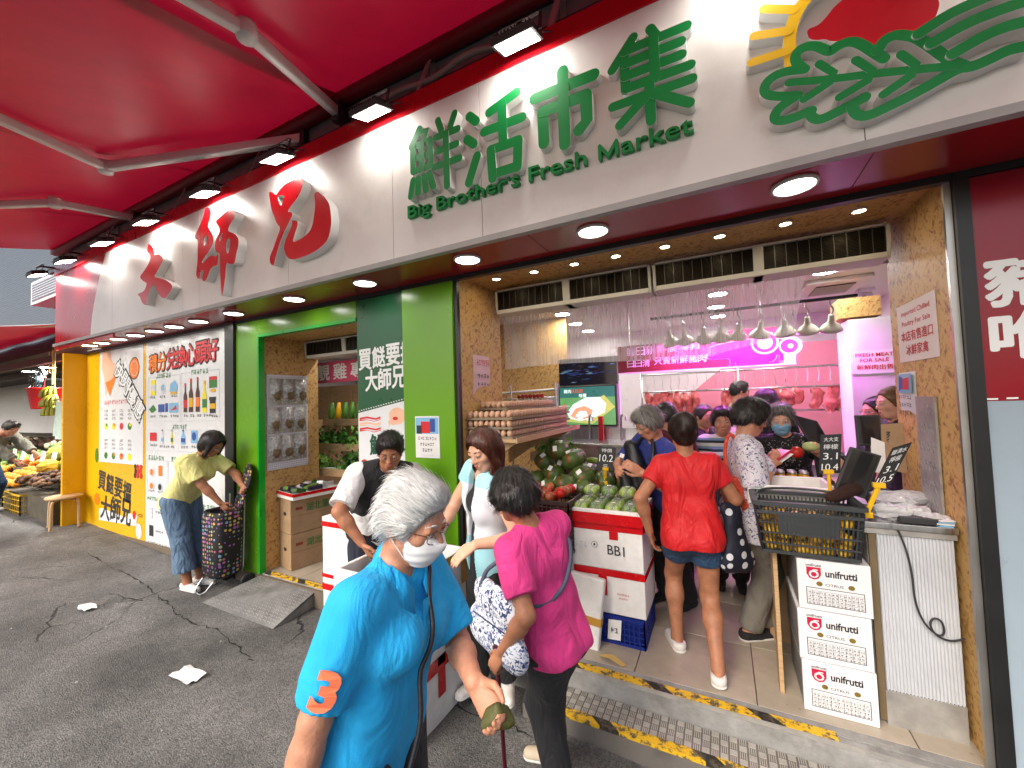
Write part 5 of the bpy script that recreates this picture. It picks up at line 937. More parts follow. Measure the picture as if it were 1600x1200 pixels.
def pumpkin(c, r, k, lab):
    t = thing('pumpkin', lab, 'pumpkin', (c[0], c[1], c[2]-r*.8), 0, 'pumpkins heaped on the stand'); q = MB(); vs = []; nu, nv = 24, 12
    X = Matrix.Translation(c) @ Matrix.Rotation(.5*math.sin(k*2.1), 4, 'X') @ Matrix.Rotation(.6*math.cos(k*1.7), 4, 'Y')
    for j in range(nv+1):
        v = math.pi*j/nv
        for i in range(nu):
            a = 2*math.pi*i/nu; rr = r*(1+.05*math.cos(a*8))*math.sin(v)**.9 if 0 < j < nv else 0
            vs.append(X @ Vector((rr*math.cos(a), rr*math.sin(a), -r*.8*math.cos(v)*(1-.12*(j == nv)))))
    fs = [(j*nu+i, j*nu+(i+1) % nu, (j+1)*nu+(i+1) % nu, (j+1)*nu+i) for j in range(nv) for i in range(nu)]; q.add(vs, fs)
    q.m = [1 if ((f[0] % nu) in (17,) and 3 < f[0]//nu < 9) else 0 for f in fs]; q.build('flesh', [PUMP, PUMPO], t, smooth=True)
    q = MB(); q.tube([X @ Vector((0, 0, r*.68)), X @ Vector((.004, 0, r*.9))], [.012, .008], 7); q.build('stem', mat('dry_stem', '#8a7a4a', .8), t)
    q = MB(); q.X = X @ Matrix.Rotation(-1.9+.5*math.sin(k), 4, 'Z') @ Matrix.Rotation(.9, 4, 'Y'); 
    q.add([(-.022, -.018, r*.985), (.022, -.018, r*.985), (.022, .018, r*.985), (-.022, .018, r*.985)], [(0, 1, 2, 3)]); q.build('price_sticker', PAPER, t)
pl_ = [(-1.40, 3.30, 1.13, .085, 'upper left of the heap'), (-1.26, 3.28, 1.235, .085, 'topmost of the heap'), (-1.13, 3.26, 1.15, .085, 'upper right of the heap'), (-1.27, 3.18, 1.05, .08, 'centre front of the heap'), (-1.02, 3.2, 1.04, .088, 'right front with a pale sticker'), (-1.14, 3.08, .985, .085, 'lowest front of the heap'), (-1.42, 3.14, 1.0, .08, 'lowest left of the heap'), (-1.3, 3.42, 1.1, .09, 'rear middle of the heap'), (-1.05, 3.42, 1.02, .09, 'rear right of the heap'), (-1.28, 3.1, .96, .07, 'tucked under the centre front one'), (-.9, 3.35, .98, .085, 'far right beside the price board')]
pl_ += [(-1.45, 3.48, 1.06, .085, 'back left of the heap'), (-1.20, 3.56, 1.14, .085, 'back middle, second row'), (-1.38, 3.66, 1.0, .085, 'third row at the left'), (-1.12, 3.70, 1.0, .085, 'third row in the middle'), (-.88, 3.58, .98, .085, 'third row at the right'), (-1.0, 3.10, .97, .07, 'small one at the right front'), (-.78, 3.46, .97, .07, 'small one by the gourds')]
for k, (x, y, z, r, s_) in enumerate(pl_): pumpkin((x, y, z), r*1.12, k, 'dark green pumpkin with orange patch, '+s_)
# chalk price boards on yellow clips
CHALK = mat('black_chalkboard', (.02, .022, .024), .6, var=.3); CLIPY = mat('yellow_plastic', '#e0b010', .4, var=.05)
def priceboard(c, u, v, w_, h, lines, label, clip=None, group='black chalk price boards'):
    t = thing('price_board', label, 'price sign', c, 0, group); c, u, v = Vector(c), Vector(u).normalized(), Vector(v).normalized(); n = u.cross(v); q = MB(); k = [c+u*a*w_+v*b*h+n*d for d in (-.003, .003) for a, b in ((-.5, 0), (.5, 0), (.5, 1), (-.5, 1))]
    q.add(k, [(3, 2, 1, 0), (4, 5, 6, 7), (0, 1, 5, 4), (1, 2, 6, 5), (2, 3, 7, 6), (3, 0, 4, 7)]); q.build('board', CHALK, t)
    for s_, a, b, ww, hh in lines: lettering(s_, c+u*(a*w_-ww*w_/2)+v*b*h+n*.0045, u, v, WHITEINK, t, w=ww*w_, h=hh*h, bold=.0)
    if clip:
        q = MB(); p = [Vector(x) for x in clip]; q.bar(p[0], p[1], .016, .02); q.cbox(p[0], (.05, .03, .025)); q.cbox(p[1], (.05, .03, .03)); q.build('clip', CLIPY, t, bevel=.003)
    return t
priceboard((-.87, 3.3, 1.075), (1, 0, -.02), (.12, .1, 1), .14, .19, [('特價', 0, .78, .6, .16), ('10.2', 0, .38, .8, .3), ('元', .0, .08, .3, .18)], 'chalk price board reading 10.2 beside the pumpkins', clip=((-.86, 3.29, 1.09), (-.87, 3.28, .98)))
# long squashes and greens beside the heap
for k in range(6):
    x = -.98+.05*k; q = MB(); q.tube(smooth_line([(x-.1, 3.5+.03*k, 1.12), (x, 3.46+.02*k, 1.13-.01*k), (x+.12, 3.40, 1.07-.01*k)], 2), [.014, .022, .025, .026, .026, .026, .024, .022, .018, .012][:10], 9); o = q.build('gourd', mat('pale_green_gourd', '#7c8f3a', .45, var=.3), None, smooth=True); tag(o, 'pale green long gourd in the bundle behind the pumpkins', 'gourd', 'gourds behind the pumpkins')
LEAF = [mat('leafy_green_a', '#2c5a1a', .5, var=.4, vs=20), mat('leafy_green_b', '#4f8a2a', .5, var=.3, vs=20), mat('leafy_green_c', '#7fae48', .5, var=.3, vs=20)]
def leaves(c, rx, ry, rz, n, mi, parent, name='leaf_heap', ls=.04):
    q = MB()
    for _ in range(n):
        p = Vector((c[0]+rnd.gauss(0, rx*.5), c[1]+rnd.gauss(0, ry*.5), c[2]+abs(rnd.gauss(0, rz*.5)))); d = Vector((rnd.gauss(0, 1), rnd.gauss(0, 1), rnd.uniform(-.1, 1.2))).normalized(); s = d.cross(Vector((rnd.gauss(0, 1), rnd.gauss(0, 1), .3))).normalized(); l = ls*rnd.uniform(.6, 1.4); w_ = l*.45; nn = d.cross(s)
        q.add([p, p+d*l*.45+s*w_+nn*l*.15, p+d*l, p+d*l*.45-s*w_+nn*l*.15, p+d*l*.5], [(0, 1, 4), (1, 2, 4), (2, 3, 4), (3, 0, 4)], rnd.randint(0, 1))
    o = q.build(name, [LEAF[mi], LEAF[min(2, mi+1)]], parent, smooth=True); o['kind'] = 'stuff'; return o
gv = thing('herb_basket', 'basket of fresh green herbs behind the egg shelf', 'basket', (-1.5, 3.75, 1.1)); boxpart('tray', (-1.68, 3.6, 1.08), (-1.3, 3.95, 1.16), PLYW, gv); leaves((-1.48, 3.76, 1.16), .17, .15, .08, 420, 1, gv)
# egg trays on the shelf along the left reveal
shf = thing('egg_shelf', 'wooden shelf under the stacked egg trays', 'shelf', (-1.55, 3.0, 1.35)); boxpart('plank', (-1.757, 2.60, 1.365), (-1.32, 4.05, 1.39), PLYW, shf, bevel=.003); boxpart('edge', (-1.32, 2.60, 1.36), (-1.31, 4.05, 1.40), PLYW, shf)
for y in (2.7, 3.3, 3.9): MB().add([(-1.757, y, 1.364), (-1.35, y, 1.364), (-1.757, y, 1.1), (-1.757, y+.02, 1.364), (-1.35, y+.02, 1.364), (-1.757, y+.02, 1.1)], [(0, 1, 2), (5, 4, 3), (0, 3, 4, 1), (1, 4, 5, 2)]).build('bracket', PLYW, shf)
EGG = mat('brown_egg_shell', '#d4aa8c', .5, var=.15, vs=9, sss=.1); TRAYC = mat('pulp_egg_tray', '#8a7a66', .9, var=.15)
eggp = MB().ball((0, 0, 0), (.0215, .0215, .028), 10, 7).build('egg', EGG, None, smooth=True); tag(eggp, '', 'egg'); first = True
for lev, (nx_, ny_, y0, zz) in enumerate(((8, 26, 2.63, 1.395), (8, 26, 2.63, 1.465), (8, 26, 2.63, 1.535), (5, 22, 2.82, 1.605))):
    t = thing('egg_tray', 'grey pulp egg tray layer, %s in the stack' % ['lowest', 'second', 'third', 'shorter topmost'][lev], 'egg tray', (-1.55, y0, zz), 0, 'egg trays on the shelf'); boxpart('tray', (-1.755, y0-.012, zz-.005), (-1.755+.048*nx_+.015, y0+.048*ny_, zz+.012), TRAYC, t)
    q = MB()
    for i in range(nx_):
        for j in range(ny_):
            px_, py_, pz_ = -1.728+.048*i, y0+.014+.048*j, zz+.036
            if i == nx_-1 or j == 0 or lev == 3:
                o = eggp if first else eggp.copy()
                if not first: COL.objects.link(o)
                first = False; o.location = (px_+rnd.uniform(-.002, .002), py_, pz_+rnd.uniform(-.002, .002)); o.rotation_euler = (rnd.uniform(-.2, .2), rnd.uniform(-.2, .2), 0)
                tag(o, 'brown egg in the %s egg tray on the shelf' % ['lowest', 'second', 'third', 'topmost'][lev], 'egg', 'brown eggs on the shelf')
# white packs of bean curd and sauces behind the eggs
sh2 = thing('wire_shelf', 'wire shelf of white packets left of the television', 'shelf', (-1.7, 4.2, 1.0)); 
for z in (1.28, 1.44, 1.58): boxpart('shelf_board', (-2.1, 4.05, z), (-1.55, 4.45, z+.012), STEEL, sh2)
for x, y in ((-2.1, 4.05), (-1.56, 4.05)): MB().tube([(x, y, .0), (x, y, 1.85)], .012, 8).build('upright', STEEL, sh2)
WPK = mat('white_film_pack', (.7, .74, .78), .25, var=.2, vs=30)
for k in range(42):
    lv = k % 3; x = -2.06+.036*(k//3); z = (1.295, 1.455, 1.595)[lv]; q = MB(); h = rnd.uniform(.07, .11); q.add([(x-.017, 4.08, z), (x+.017, 4.07, z), (x+.019, 4.14, z), (x-.018, 4.13, z), (x-.012, 4.1, z+h), (x+.014, 4.09, z+h*.95), (x+.013, 4.12, z+h), (x-.012, 4.12, z+h)], [(0, 1, 5, 4), (1, 2, 6, 5), (2, 3, 7, 6), (3, 0, 4, 7), (4, 5, 6, 7)]); o = q.build('film_packet', WPK, None, bevel=.005); tag(o, 'small white film packet on the %s wire shelf' % ['lower', 'middle', 'upper'][lv], 'packet', 'white packets on the wire shelf')
for k in range(7): o = MB().ball((-1.95+.045*k, 3.95, 1.71), .024, 9, 6).build('red_packet', mat('red_sauce_pack', '#a8231c', .4, var=.3), None, smooth=True); tag(o, 'small red packet on top above the egg trays', 'packet', 'red packets above the eggs')
boxpart('packet_ledge', (-2.1, 3.86, 1.68), (-1.62, 4.04, 1.69), PLYW, sh2)

# ------------------------------------------------------------------ checkout at the right reveal
ct = thing('checkout_counter', 'checkout counter with corrugated white front at the right reveal', 'counter', (.8, 2.9, 0))
boxpart('body', (.63, 2.70, .02), (.955, 3.9, .97), mat('grey_laminate', (.3, .3, .31), .4, var=.1), ct, bevel=.004); boxpart('top', (.60, 2.66, .97), (.962, 3.92, 1.0), STEEL, ct, bevel=.003); boxpart('plinth', (.66, 2.68, .0), (.95, 2.70, .17), ALU, ct)
q = MB(); n = 22; vs = []
for i in range(n*4+1):
    x = .665+.285*i/(n*4); y = 2.690-.009*(1 if (i % 4) in (1, 2) else 0); vs += [(x, y, .13-.02*(i/(n*4))+.004*math.sin(i*.8)), (x, y, .945)]
q.add(vs, [(2*i, 2*i+2, 2*i+3, 2*i+1) for i in range(n*4)]); q.build('corrugated_panel', mat('corrugated_sheet', (.55, .57, .6), .45, var=.08, vs=4), ct)
boxpart('trim', (.60, 2.672, .94), (.958, 2.692, .972), ALU, ct); boxpart('corner_post', (.632, 2.68, .02), (.66, 2.70, .94), mat('tan_trim', '#6a5a40', .5), ct)
dp = thing('checker_plate', 'narrow checker plate panel fixed on the right reveal by the counter', 'panel', (.95, 2.9, 1)); boxpart('plate', (.955, 2.80, 1.0), (.966, 3.02, 1.62), ALU, dp); q = MB()
for k in range(60): y, z = 2.82+.018*(k % 11), 1.03+.1*(k//11)+.03*(k % 2); q.bar((.953, y, z), (.953, y+.012, z+.02), .003, .003)
q.build('tread_pattern', STEEL, dp)['kind'] = 'stuff'
# citrus cartons
WCART = mat('white_carton', (.72, .72, .73), .6, var=.04, dirt=.15, ds=6); MAG = mat('crimson_print_ink', '#b8123c', .5, var=0)
for k in range(3):
    z0 = .262*k; dx = [0, -.006, .004][k]; t = thing('citrus_carton', 'white printed citrus carton, %s of the three stacked under the lemon basket' % ['bottom', 'middle', 'top'][k], 'carton', (.46, 2.8, z0), 0, 'stacked citrus cartons')
    x0, x1, y0 = .312+dx, .618+dx, 2.632; boxpart('body', (x0, y0, z0+.001), (x1, y0+.42, z0+.26), WCART, t, bevel=.004)
    YY = y0-.0015; q = MB(); u0 = x0+.04
    poly(q, [(u0, z0+.222), (u0+.062, z0+.222), (u0+.062, z0+.185), (u0+.05, z0+.165), (u0+.031, z0+.158), (u0+.012, z0+.165), (u0, z0+.185)], YY, 0); poly(q, ell(u0+.031, z0+.187, .021, .020, 18), YY-.0006, 1); poly(q, ell(u0+.031, z0+.186, .0125, .012, 14), YY-.0012, 0)
    rect(q, u0+.028, z0+.207, u0+.05, z0+.212, YY-.0014, 1); q.build('emblem', [MAG, WCART], t)
    lettering('unifrutti', (u0-.002, YY, z0+.226), (1, 0, 0), (0, 0, 1), INK, t, w=.066, h=.014, bold=.012); lettering('unifrutti', (u0+.08, YY, z0+.178), (1, 0, 0), (0, 0, 1), INK, t, w=.13, h=.038, bold=.03); lettering('CITRUS', (u0+.078, YY, z0+.132), (1, 0, 0), (0, 0, 1), INK, t, w=.075, h=.013, bold=.004)
    for hx in (u0+.053, u0+.185): MB().disc((hx, YY-.0004, z0+.140), .0135, 16, 'y', sy=.9).build('hand_hole', mat('shaded_hole_fruit', '#7a6420', .6, var=.3, vs=40), t)
    q = MB(); frame(q, x0+.035, z0+.03, x1-.03, z0+.118, YY, .003); 
    for r_ in range(1, 5): rect(q, x0+.035, z0+.03+.0176*r_, x1-.03, z0+.031+.0176*r_, YY, 0)
    for c_ in range(1, 9): rect(q, x0+.035+.0267*c_, z0+.03, x0+.036+.0267*c_, z0+.1, YY-.0003, 0)
    for r_ in range(4): scribble(q, x0+.04, z0+.034+.0176*r_, x1-.035, z0+.043+.0176*r_, YY-.0004, 14)
    q.build('printed_table', INK, t)
    s_ = MB()
    for a in range(12): s_.quad((x0-.0012, y0+.02+.033*a, z0+.02), (x0-.0012, y0+.035+.033*a, z0+.02), (x0-.0012, y0+.04+.033*a, z0+.24), (x0-.0012, y0+.025+.033*a, z0+.24))
    s_.build('side_print', mat('grey_brown_ink', '#3a3028', .6), t)
wd = thing('wooden_crate', 'wooden slatted crate behind the citrus cartons', 'crate', (.2, 2.9, 0))
for k in range(4): boxpart('slat', (.215+.012*k, 2.72+.16*k, .0), (.235+.012*k, 2.84+.16*k, .80), PLYW, wd)
boxpart('top_board', (.2, 2.70, .80), (.6, 3.5, .82), PLYW, wd); boxpart('rear_post', (.55, 3.3, 0), (.6, 3.4, .8), PLYW, wd)
# lemon basket
BKT = mat('dark_grey_plastic', (.035, .04, .043), .45, var=.1)
bk = thing('shopping_basket', 'dark grey shopping basket full of lemons on the citrus cartons', 'basket', (.37, 2.75, .8))
def BP(u, v, w_):   # u across, v depth, w height 0..1
    k = .88+.12*w_; return Vector((.372+(u-.5)*.47*k, 2.745+(v-.5)*.30*k, .803+.275*w_))
q = MB()
for a, b in (((0, 0), (1, 0)), ((1, 0), (1, 1)), ((1, 1), (0, 1)), ((0, 1), (0, 0))):
    for w_, th, dd in ((0.03, .016, .012), (.97, .022, .03), (.2, .008, .008), (.4, .008, .008), (.6, .006, .008), (.8, .016, .010)): q.bar(BP(*a, w_), BP(*b, w_), dd, th)
q.add([BP(0, 0, 0), BP(1, 0, 0), BP(1, 1, 0), BP(0, 1, 0)], [(0, 1, 2, 3)]); q.add([BP(.2, -.012, .42), BP(.8, -.012, .42), BP(.8, -.012, .78), BP(.2, -.012, .78)], [(0, 1, 2, 3)]); q.build('rim_and_bands', BKT, bk)
q = MB()
for k in range(25):
    for (u, v) in ((k/24, 0), (k/24, 1)): q.bar(BP(u, v, 0), BP(u, v, .9), .007, .006)
for k in range(15):
    for (u, v) in ((0, k/14), (1, k/14)): q.bar(BP(u, v, 0), BP(u, v, .9), .007, .006)
q.build('ribs', BKT, bk)['kind'] = 'stuff'
q = MB(); q.tube(smooth_line([BP(.02, .5, 1), BP(.1, .9, 1.06), BP(.5, 1.03, 1.08), BP(.9, .9, 1.06), BP(.98, .5, 1)], 2), .007, 6); q.build('handle', BKT, bk, smooth=True)
LEM = mat('lemon_skin', '#d8a80e', .4, var=.15, vs=20, bump=.1, bs=150)
lem = MB(); lem.lathe([(0, -.042), (.008, -.038), (.022, -.028), (.03, -.008), (.03, .008), (.022, .028), (.008, .038), (0, .043)], (0, 0, 0), 12); lem = lem.build('lemon', LEM, None, smooth=True)
for k in range(56):
    o = lem if k == 0 else lem.copy()
    if k: COL.objects.link(o)
    i, j, l = k % 6, (k//6) % 4, k//24; p = BP(.12+.15*i, .16+.22*j, .10+.25*l if l < 2 else .68); o.location = p+Vector((rnd.uniform(-.01, .01), rnd.uniform(-.01, .01), rnd.uniform(-.008, .01))); o.rotation_euler = (rnd.uniform(0, 3), rnd.uniform(0, 3), rnd.uniform(0, 3)); tag(o, 'yellow lemon in the dark grey basket', 'lemon', 'lemons in the basket')
# tray of ginger, jars
gt = thing('polystyrene_tray', 'shallow polystyrene tray with ginger behind the lemon basket', 'tray', (.34, 3.05, 1.0)); q = MB()
for a, b in (((.12, 2.93, 1.0), (.56, 2.955, 1.10)), ((.12, 3.22, 1.0), (.56, 3.245, 1.11)), ((.12, 2.955, 1.0), (.145, 3.22, 1.11)), ((.535, 2.955, 1.0), (.56, 3.22, 1.11)), ((.12, 2.93, .985), (.56, 3.245, 1.0))): q.box(a, b)
q.build('body', STYRO, gt, bevel=.006); boxpart('crate_below', (.22, 2.95, .83), (.56, 3.24, .985), PLYW, gt)
for k in range(9): q = MB(); x, y = .24+.03*k, 3.05+rnd.uniform(-.04, .04); q.tube([(x-.03, y, 1.03), (x, y+.01, 1.045), (x+.02, y-.02, 1.035)], [.012, .018, .010], 7); o = q.build('ginger_root', mat('ginger_skin', '#b0703c', .7, var=.3, vs=30), None, smooth=True); tag(o, 'piece of ginger root in the polystyrene tray', 'ginger', 'ginger roots in the tray')
YLID = mat('honey_jar', '#c8960e', .2, var=.2, spec=.8)
jr = None
for k in range(8):
    x, y = .27+.068*(k % 4), 3.32+.07*(k//4); t = thing('honey_jar', 'yellow glass jar with a metal lid, %s of the %s row' % (['first', 'second', 'third', 'fourth'][k % 4], ['front', 'rear'][k//4]), 'jar', (x, y, 1.04), 0, 'yellow jars behind the ginger tray')
    MB().lathe([(.026, 0), (.029, .006), (.029, .055), (.022, .068), (.022, .072)], (x, y, 1.04), 14).build('glass', YLID, t, smooth=True); MB().lathe([(.024, .072), (.0245, .088), (.0, .09)], (x, y, 1.04), 14).build('lid', STEEL, t, smooth=True)
jb = thing('jar_box', 'low box carrying the yellow jars', 'box', (.37, 3.36, .8)); boxpart('body', (.22, 3.27, 0), (.52, 3.46, 1.038), CARD, jb)
priceboard((.535, 2.93, 1.19), (.9, .1, .05), (.09, .02, 1), .10, .225, [('大大支', 0, .82, .7, .11), ('檸檬', 0, .62, .7, .13), ('3.1', 0, .36, .7, .17), ('10.4', 0, .08, .8, .17)], 'chalk price board reading 3.1 and 10.4 behind the lemon basket', clip=((.53, 2.925, 1.2), (.53, 2.92, 1.08)))
priceboard((.70, 2.70, 1.175), (.83, .15, .3), (.42, .05, .9), .085, .23, [('鹽漬水', 0, .80, .8, .12), ('檸檬', 0, .6, .6, .14), ('3.1', .05, .34, .7, .17), ('10.5', 0, .08, .85, .17)], 'tilted chalk price board reading 3.1 and 10.5 in front of the screen', clip=((.69, 2.69, 1.18), (.63, 2.68, 1.03)))
SCRN = mat('dark_screen_glass', (.02, .02, .022), .06, var=.2, spec=.7)
def monitor(c, u, v, w_, h, label, base=None):
    t = thing('checkout_screen', label, 'screen', c, 0, 'checkout screens'); c, u, v = Vector(c), Vector(u).normalized(), Vector(v).normalized(); n = u.cross(v); 
    def bx_(a0, a1, b0, b1, d0, d1): 
        q = MB(); q.add([c+u*a+v*b+n*d for d in (d0, d1) for a, b in ((a0, b0), (a1, b0), (a1, b1), (a0, b1))], [(3, 2, 1, 0), (4, 5, 6, 7), (0, 1, 5, 4), (1, 2, 6, 5), (2, 3, 7, 6), (3, 0, 4, 7)]); return q
    bx_(-w_/2, w_/2, 0, h, -.025, .0).build('casing', BLK, t, bevel=.004); bx_(-w_/2+.01, w_/2-.01, .014, h-.01, .0, .002).build('screen', SCRN, t)
    if base: q = MB(); q.tube([c-n*.03+v*h*.4, Vector(base)+Vector((0, 0, .02))], .018, 8); q.cbox(Vector(base)+Vector((0, 0, .01)), (.14, .14, .02)); q.build('stand', BLK, t)
    return t
monitor((.60, 2.82, 1.10), (.9, .1, -.33), (.36, .12, .93), .14, .25, 'dark checkout screen tilted above the lemon basket', (.72, 2.9, 1.0))
monitor((.62, 3.62, 1.29), (.9, .2, -.3), (-.38, .1, .9), .16, .2, 'dark checkout screen in front of the masked woman', (.62, 3.7, 1.0))
monitor((.85, 3.42, 1.30), (1, .05, 0), (0, .15, 1), .13, .2, 'upright checkout screen in front of the cashiers', (.86, 3.5, 1.0))
kb = thing('brown_paper_sign', 'brown cardboard sign with a handwritten pork character by the cashier', 'sign', (.92, 3.28, 1.2)); q = MB(); q.quad((.86, 3.26, 1.18), (.962, 3.22, 1.16), (.955, 3.22, 1.46), (.868, 3.27, 1.45)); q.build('card', CARD, kb); lettering('豬', (.885, 3.252, 1.34), (1, -.25, 0), (0, 0, 1), INK, kb, w=.06, h=.07, bold=.01); lettering('牛', (.90, 3.246, 1.22), (1, -.25, 0), (0, 0, 1), REDINK, kb, w=.04, h=.06, bold=.005)
wp2 = thing('paper_sheet', 'blank white sheet beside the brown cardboard sign', 'paper', (.84, 3.24, 1.2)); q = MB(); q.quad((.80, 3.25, 1.16), (.87, 3.24, 1.15), (.875, 3.25, 1.34), (.815, 3.26, 1.37)); q.build('sheet', PAPER, wp2)
CLR = mat('crinkled_clear_bag', (.8, .82, .84), .15, var=.2, vs=40, alpha=.55, bump=.6, bs=40)
for k, (x, y, z, s) in enumerate([(.76, 2.78, 1.03, .07), (.86, 2.82, 1.03, .06), (.82, 2.98, 1.05, .09), (.90, 2.74, 1.02, .05), (.90, 3.02, 1.06, .07)]):
    q = MB(); q.ball((x, y, z), (s*1.2, s, s*.55), 14, 9, jit=.18); o = q.build('plastic_bag', CLR, None); tag(o, 'crumpled clear plastic bag on the checkout counter, %s' % ['left front', 'middle front', 'below the checker plate', 'front right', 'rear right'][k], 'bag', 'clear bags on the counter')
bt = thing('black_tray', 'black tray of small items on the checkout counter', 'tray', (.83, 2.73, 1.0)); boxpart('tray', (.76, 2.68, 1.001), (.92, 2.80, 1.03), BLK, bt, bevel=.004)
bn = thing('banknote_stack', 'stack of pale papers at the counter corner', 'papers', (.91, 2.7, 1.0)); 
for k in range(4): q = MB(); q.X = Matrix.Translation((.925, 2.70, 1.003+.008*k)) @ Matrix.Rotation(.2*k-.3, 4, 'Z'); q.cbox((0, 0, 0), (.06, .05, .006)); q.build('sheet', PAPER if k % 2 else P_LBL, bn)
sc_ = thing('brown_cloth', 'dark brown crumpled sleeve on the lemon basket edge', 'cloth', (.55, 2.8, 1.08)); q = MB(); q.tube(smooth_line([(.48, 2.72, 1.09), (.54, 2.76, 1.105), (.60, 2.80, 1.13), (.65, 2.86, 1.12)], 2), [.015, .02, .03, .034, .036, .036, .036, .034, .03, .022][:10], 9); q.build('cloth', mat('dark_brown_fur', '#2e1710', .9, var=.3, bump=.6, bs=120), sc_, smooth=True)
cb = thing('power_cable', 'black cable looping down the corrugated counter front', 'cable', (.8, 2.66, .5)); q = MB(); q.tube(smooth_line([(.735, 2.70, 1.0), (.74, 2.665, .985), (.77, 2.662, .88), (.785, 2.662, .76), (.785, 2.66, .64), (.81, 2.66, .54), (.86, 2.66, .485), (.885, 2.66, .50), (.88, 2.658, .56), (.85, 2.656, .575), (.83, 2.655, .54), (.85, 2.655, .49), (.90, 2.66, .47), (.955, 2.67, .49)], 3), .0045, 6); q.build('cord', BLK, cb, smooth=True)

# ------------------------------------------------------------------ side opening goods
pb = thing('pegboard', 'white perforated board with hanging bags in the side opening', 'board', (-4.24, 2.83, 1.02)); boxpart('panel', (-4.249, 2.60, 1.02), (-4.235, 3.07, 2.03), mat('white_pegboard', (.62, .63, .66), .5, var=.04), pb)
q = MB()
for i in range(22):
    for j in range(46): q.quad((-4.2345, 2.61+.0208*i, 1.03+.0216*j), (-4.2345, 2.617+.0208*i, 1.03+.0216*j), (-4.2345, 2.617+.0208*i, 1.038+.0216*j), (-4.2345, 2.61+.0208*i, 1.038+.0216*j))
q.build('holes', mat('peg_hole', (.18, .19, .22), .7, var=0), pb)['kind'] = 'stuff'
SILV = mat('silver_clear_pouch', (.55, .55, .52), .15, metal=.5, var=.6, vs=45, bump=1.0, bs=55, alpha=.85); DRY = mat('dried_goods', '#6e5c40', .8, var=.5, vs=40, bump=.5, bs=60)
for k in range(9):
    r_, c_ = k//3, k % 3; y, z = 2.68+.145*c_+.02*(r_ == 0), (1.74, 1.43, 1.13)[r_]; t = thing('dried_goods_bag', 'clear bag of dried food on the pegboard, %s row, %s from the street' % (['top', 'middle', 'bottom'][r_], ['first', 'second', 'third'][c_]), 'bag', (-4.2, y, z), 0, 'bags hanging on the pegboard')
    q = MB(); nn = 6; vs = []
    for i in range(nn+1):
        for j in range(nn+1): u, v = i/nn, j/nn; bulge = .045*math.sin(math.pi*u)*math.sin(math.pi*min(1, v*1.1)); vs.append((-4.225+bulge+rnd.uniform(-.004, .004), y-.075+.15*u, z-.03+.28*(1-v)))
    q.add(vs, [(i*(nn+1)+j, (i+1)*(nn+1)+j, (i+1)*(nn+1)+j+1, i*(nn+1)+j+1) for i in range(nn) for j in range(nn)]); q.build('pouch', SILV, t, smooth=True); MB().ball((-4.205, y, z+.08), (.026, .044, .062), 12, 9, jit=.16).build('contents', DRY, t)
for k in range(2):
    z0 = .365*k; t = thing('cardboard_box', '%s brown cardboard box with green characters in the side opening' % ['lower', 'upper'][k], 'box', (-4.0, 2.9, z0), 0, 'cardboard boxes in the side opening'); X = Matrix.Translation((-3.985, 2.68, z0)) @ Matrix.Rotation(R(-11), 4, 'Z'); q = MB(); q.X = X; q.box((-.26, 0, .002), (0, .50, .362)); q.build('body', CARD, t, bevel=.004)
    q = MB(); q.X = X; q.box((.001, .0, .18), (.002, .5, .182)); q.build('seam', mat('dark_card', (.16, .1, .055), .9), t)
    U = X.to_3x3() @ Vector((0, 1, 0)); lettering('湖北蓮', X @ Vector((.003, .16, .21)), U, (0, 0, 1), mat('green_box_ink', '#3f7a42', .7, var=0), t, w=.24, h=.085, bold=.015); q = MB(); q.X = X; q.quad((.0025, .05, .24), (.0025, .12, .24), (.0025, .12, .27), (.0025, .05, .27)); q.build('printed_mark', mat('red_box_ink', '#8a3a2a', .7, var=0), t)
    q = MB(); q.X = X; q.disc((-.13, -.0012, .20), .02, 14, 'y', sx=1.6); q.build('hand_hole', INK, t)
vt = thing('polystyrene_tray', 'red edged tray of packed vegetables on the cardboard boxes', 'tray', (-3.95, 2.95, .73)); X = Matrix.Translation((-3.92, 2.64, .732)) @ Matrix.Rotation(R(-11), 4, 'Z'); q = MB(); q.X = X; q.box((-.33, 0, 0), (.05, .62, .03)); q.box((-.33, 0, .03), (.05, .02, .065)); q.box((.03, .02, .03), (.05, .62, .065)); q.box((-.33, .02, .03), (-.31, .62, .065)); q.build('body', STYRO, vt, bevel=.004); q = MB(); q.X = X; q.box((-.333, -.003, .035), (.053, .0, .066)); q.box((.05, 0, .035), (.053, .62, .066)); q.build('red_edge', REDTAPE, vt)
BLKP = mat('black_pack', (.02, .02, .028), .25, var=.3, vs=30); BERRY = mat('dark_berry', '#1a1430', .4, var=.5, vs=60)
for k in range(10):
    u, v = -.26+.085*(k % 4), .08+.17*(k//4); p = X @ Vector((u, v, .085)); q = MB(); q.X = Matrix.Translation(p) @ Matrix.Rotation(rnd.uniform(-.6, .6), 4, 'Z') @ Matrix.Rotation(rnd.uniform(-.35, .2), 4, 'X'); q.cbox((0, 0, 0), (.075, .14, .04)); o = q.build('vegetable_pack', (BLKP, GFR, BERRY, LEAF[0], WPK)[k % 5], None, bevel=.008); tag(o, '%s pack in the red edged tray' % ('black', 'pale green', 'dark berry', 'dark leafy', 'white film')[k % 5], 'pack', 'packs in the red edged tray')
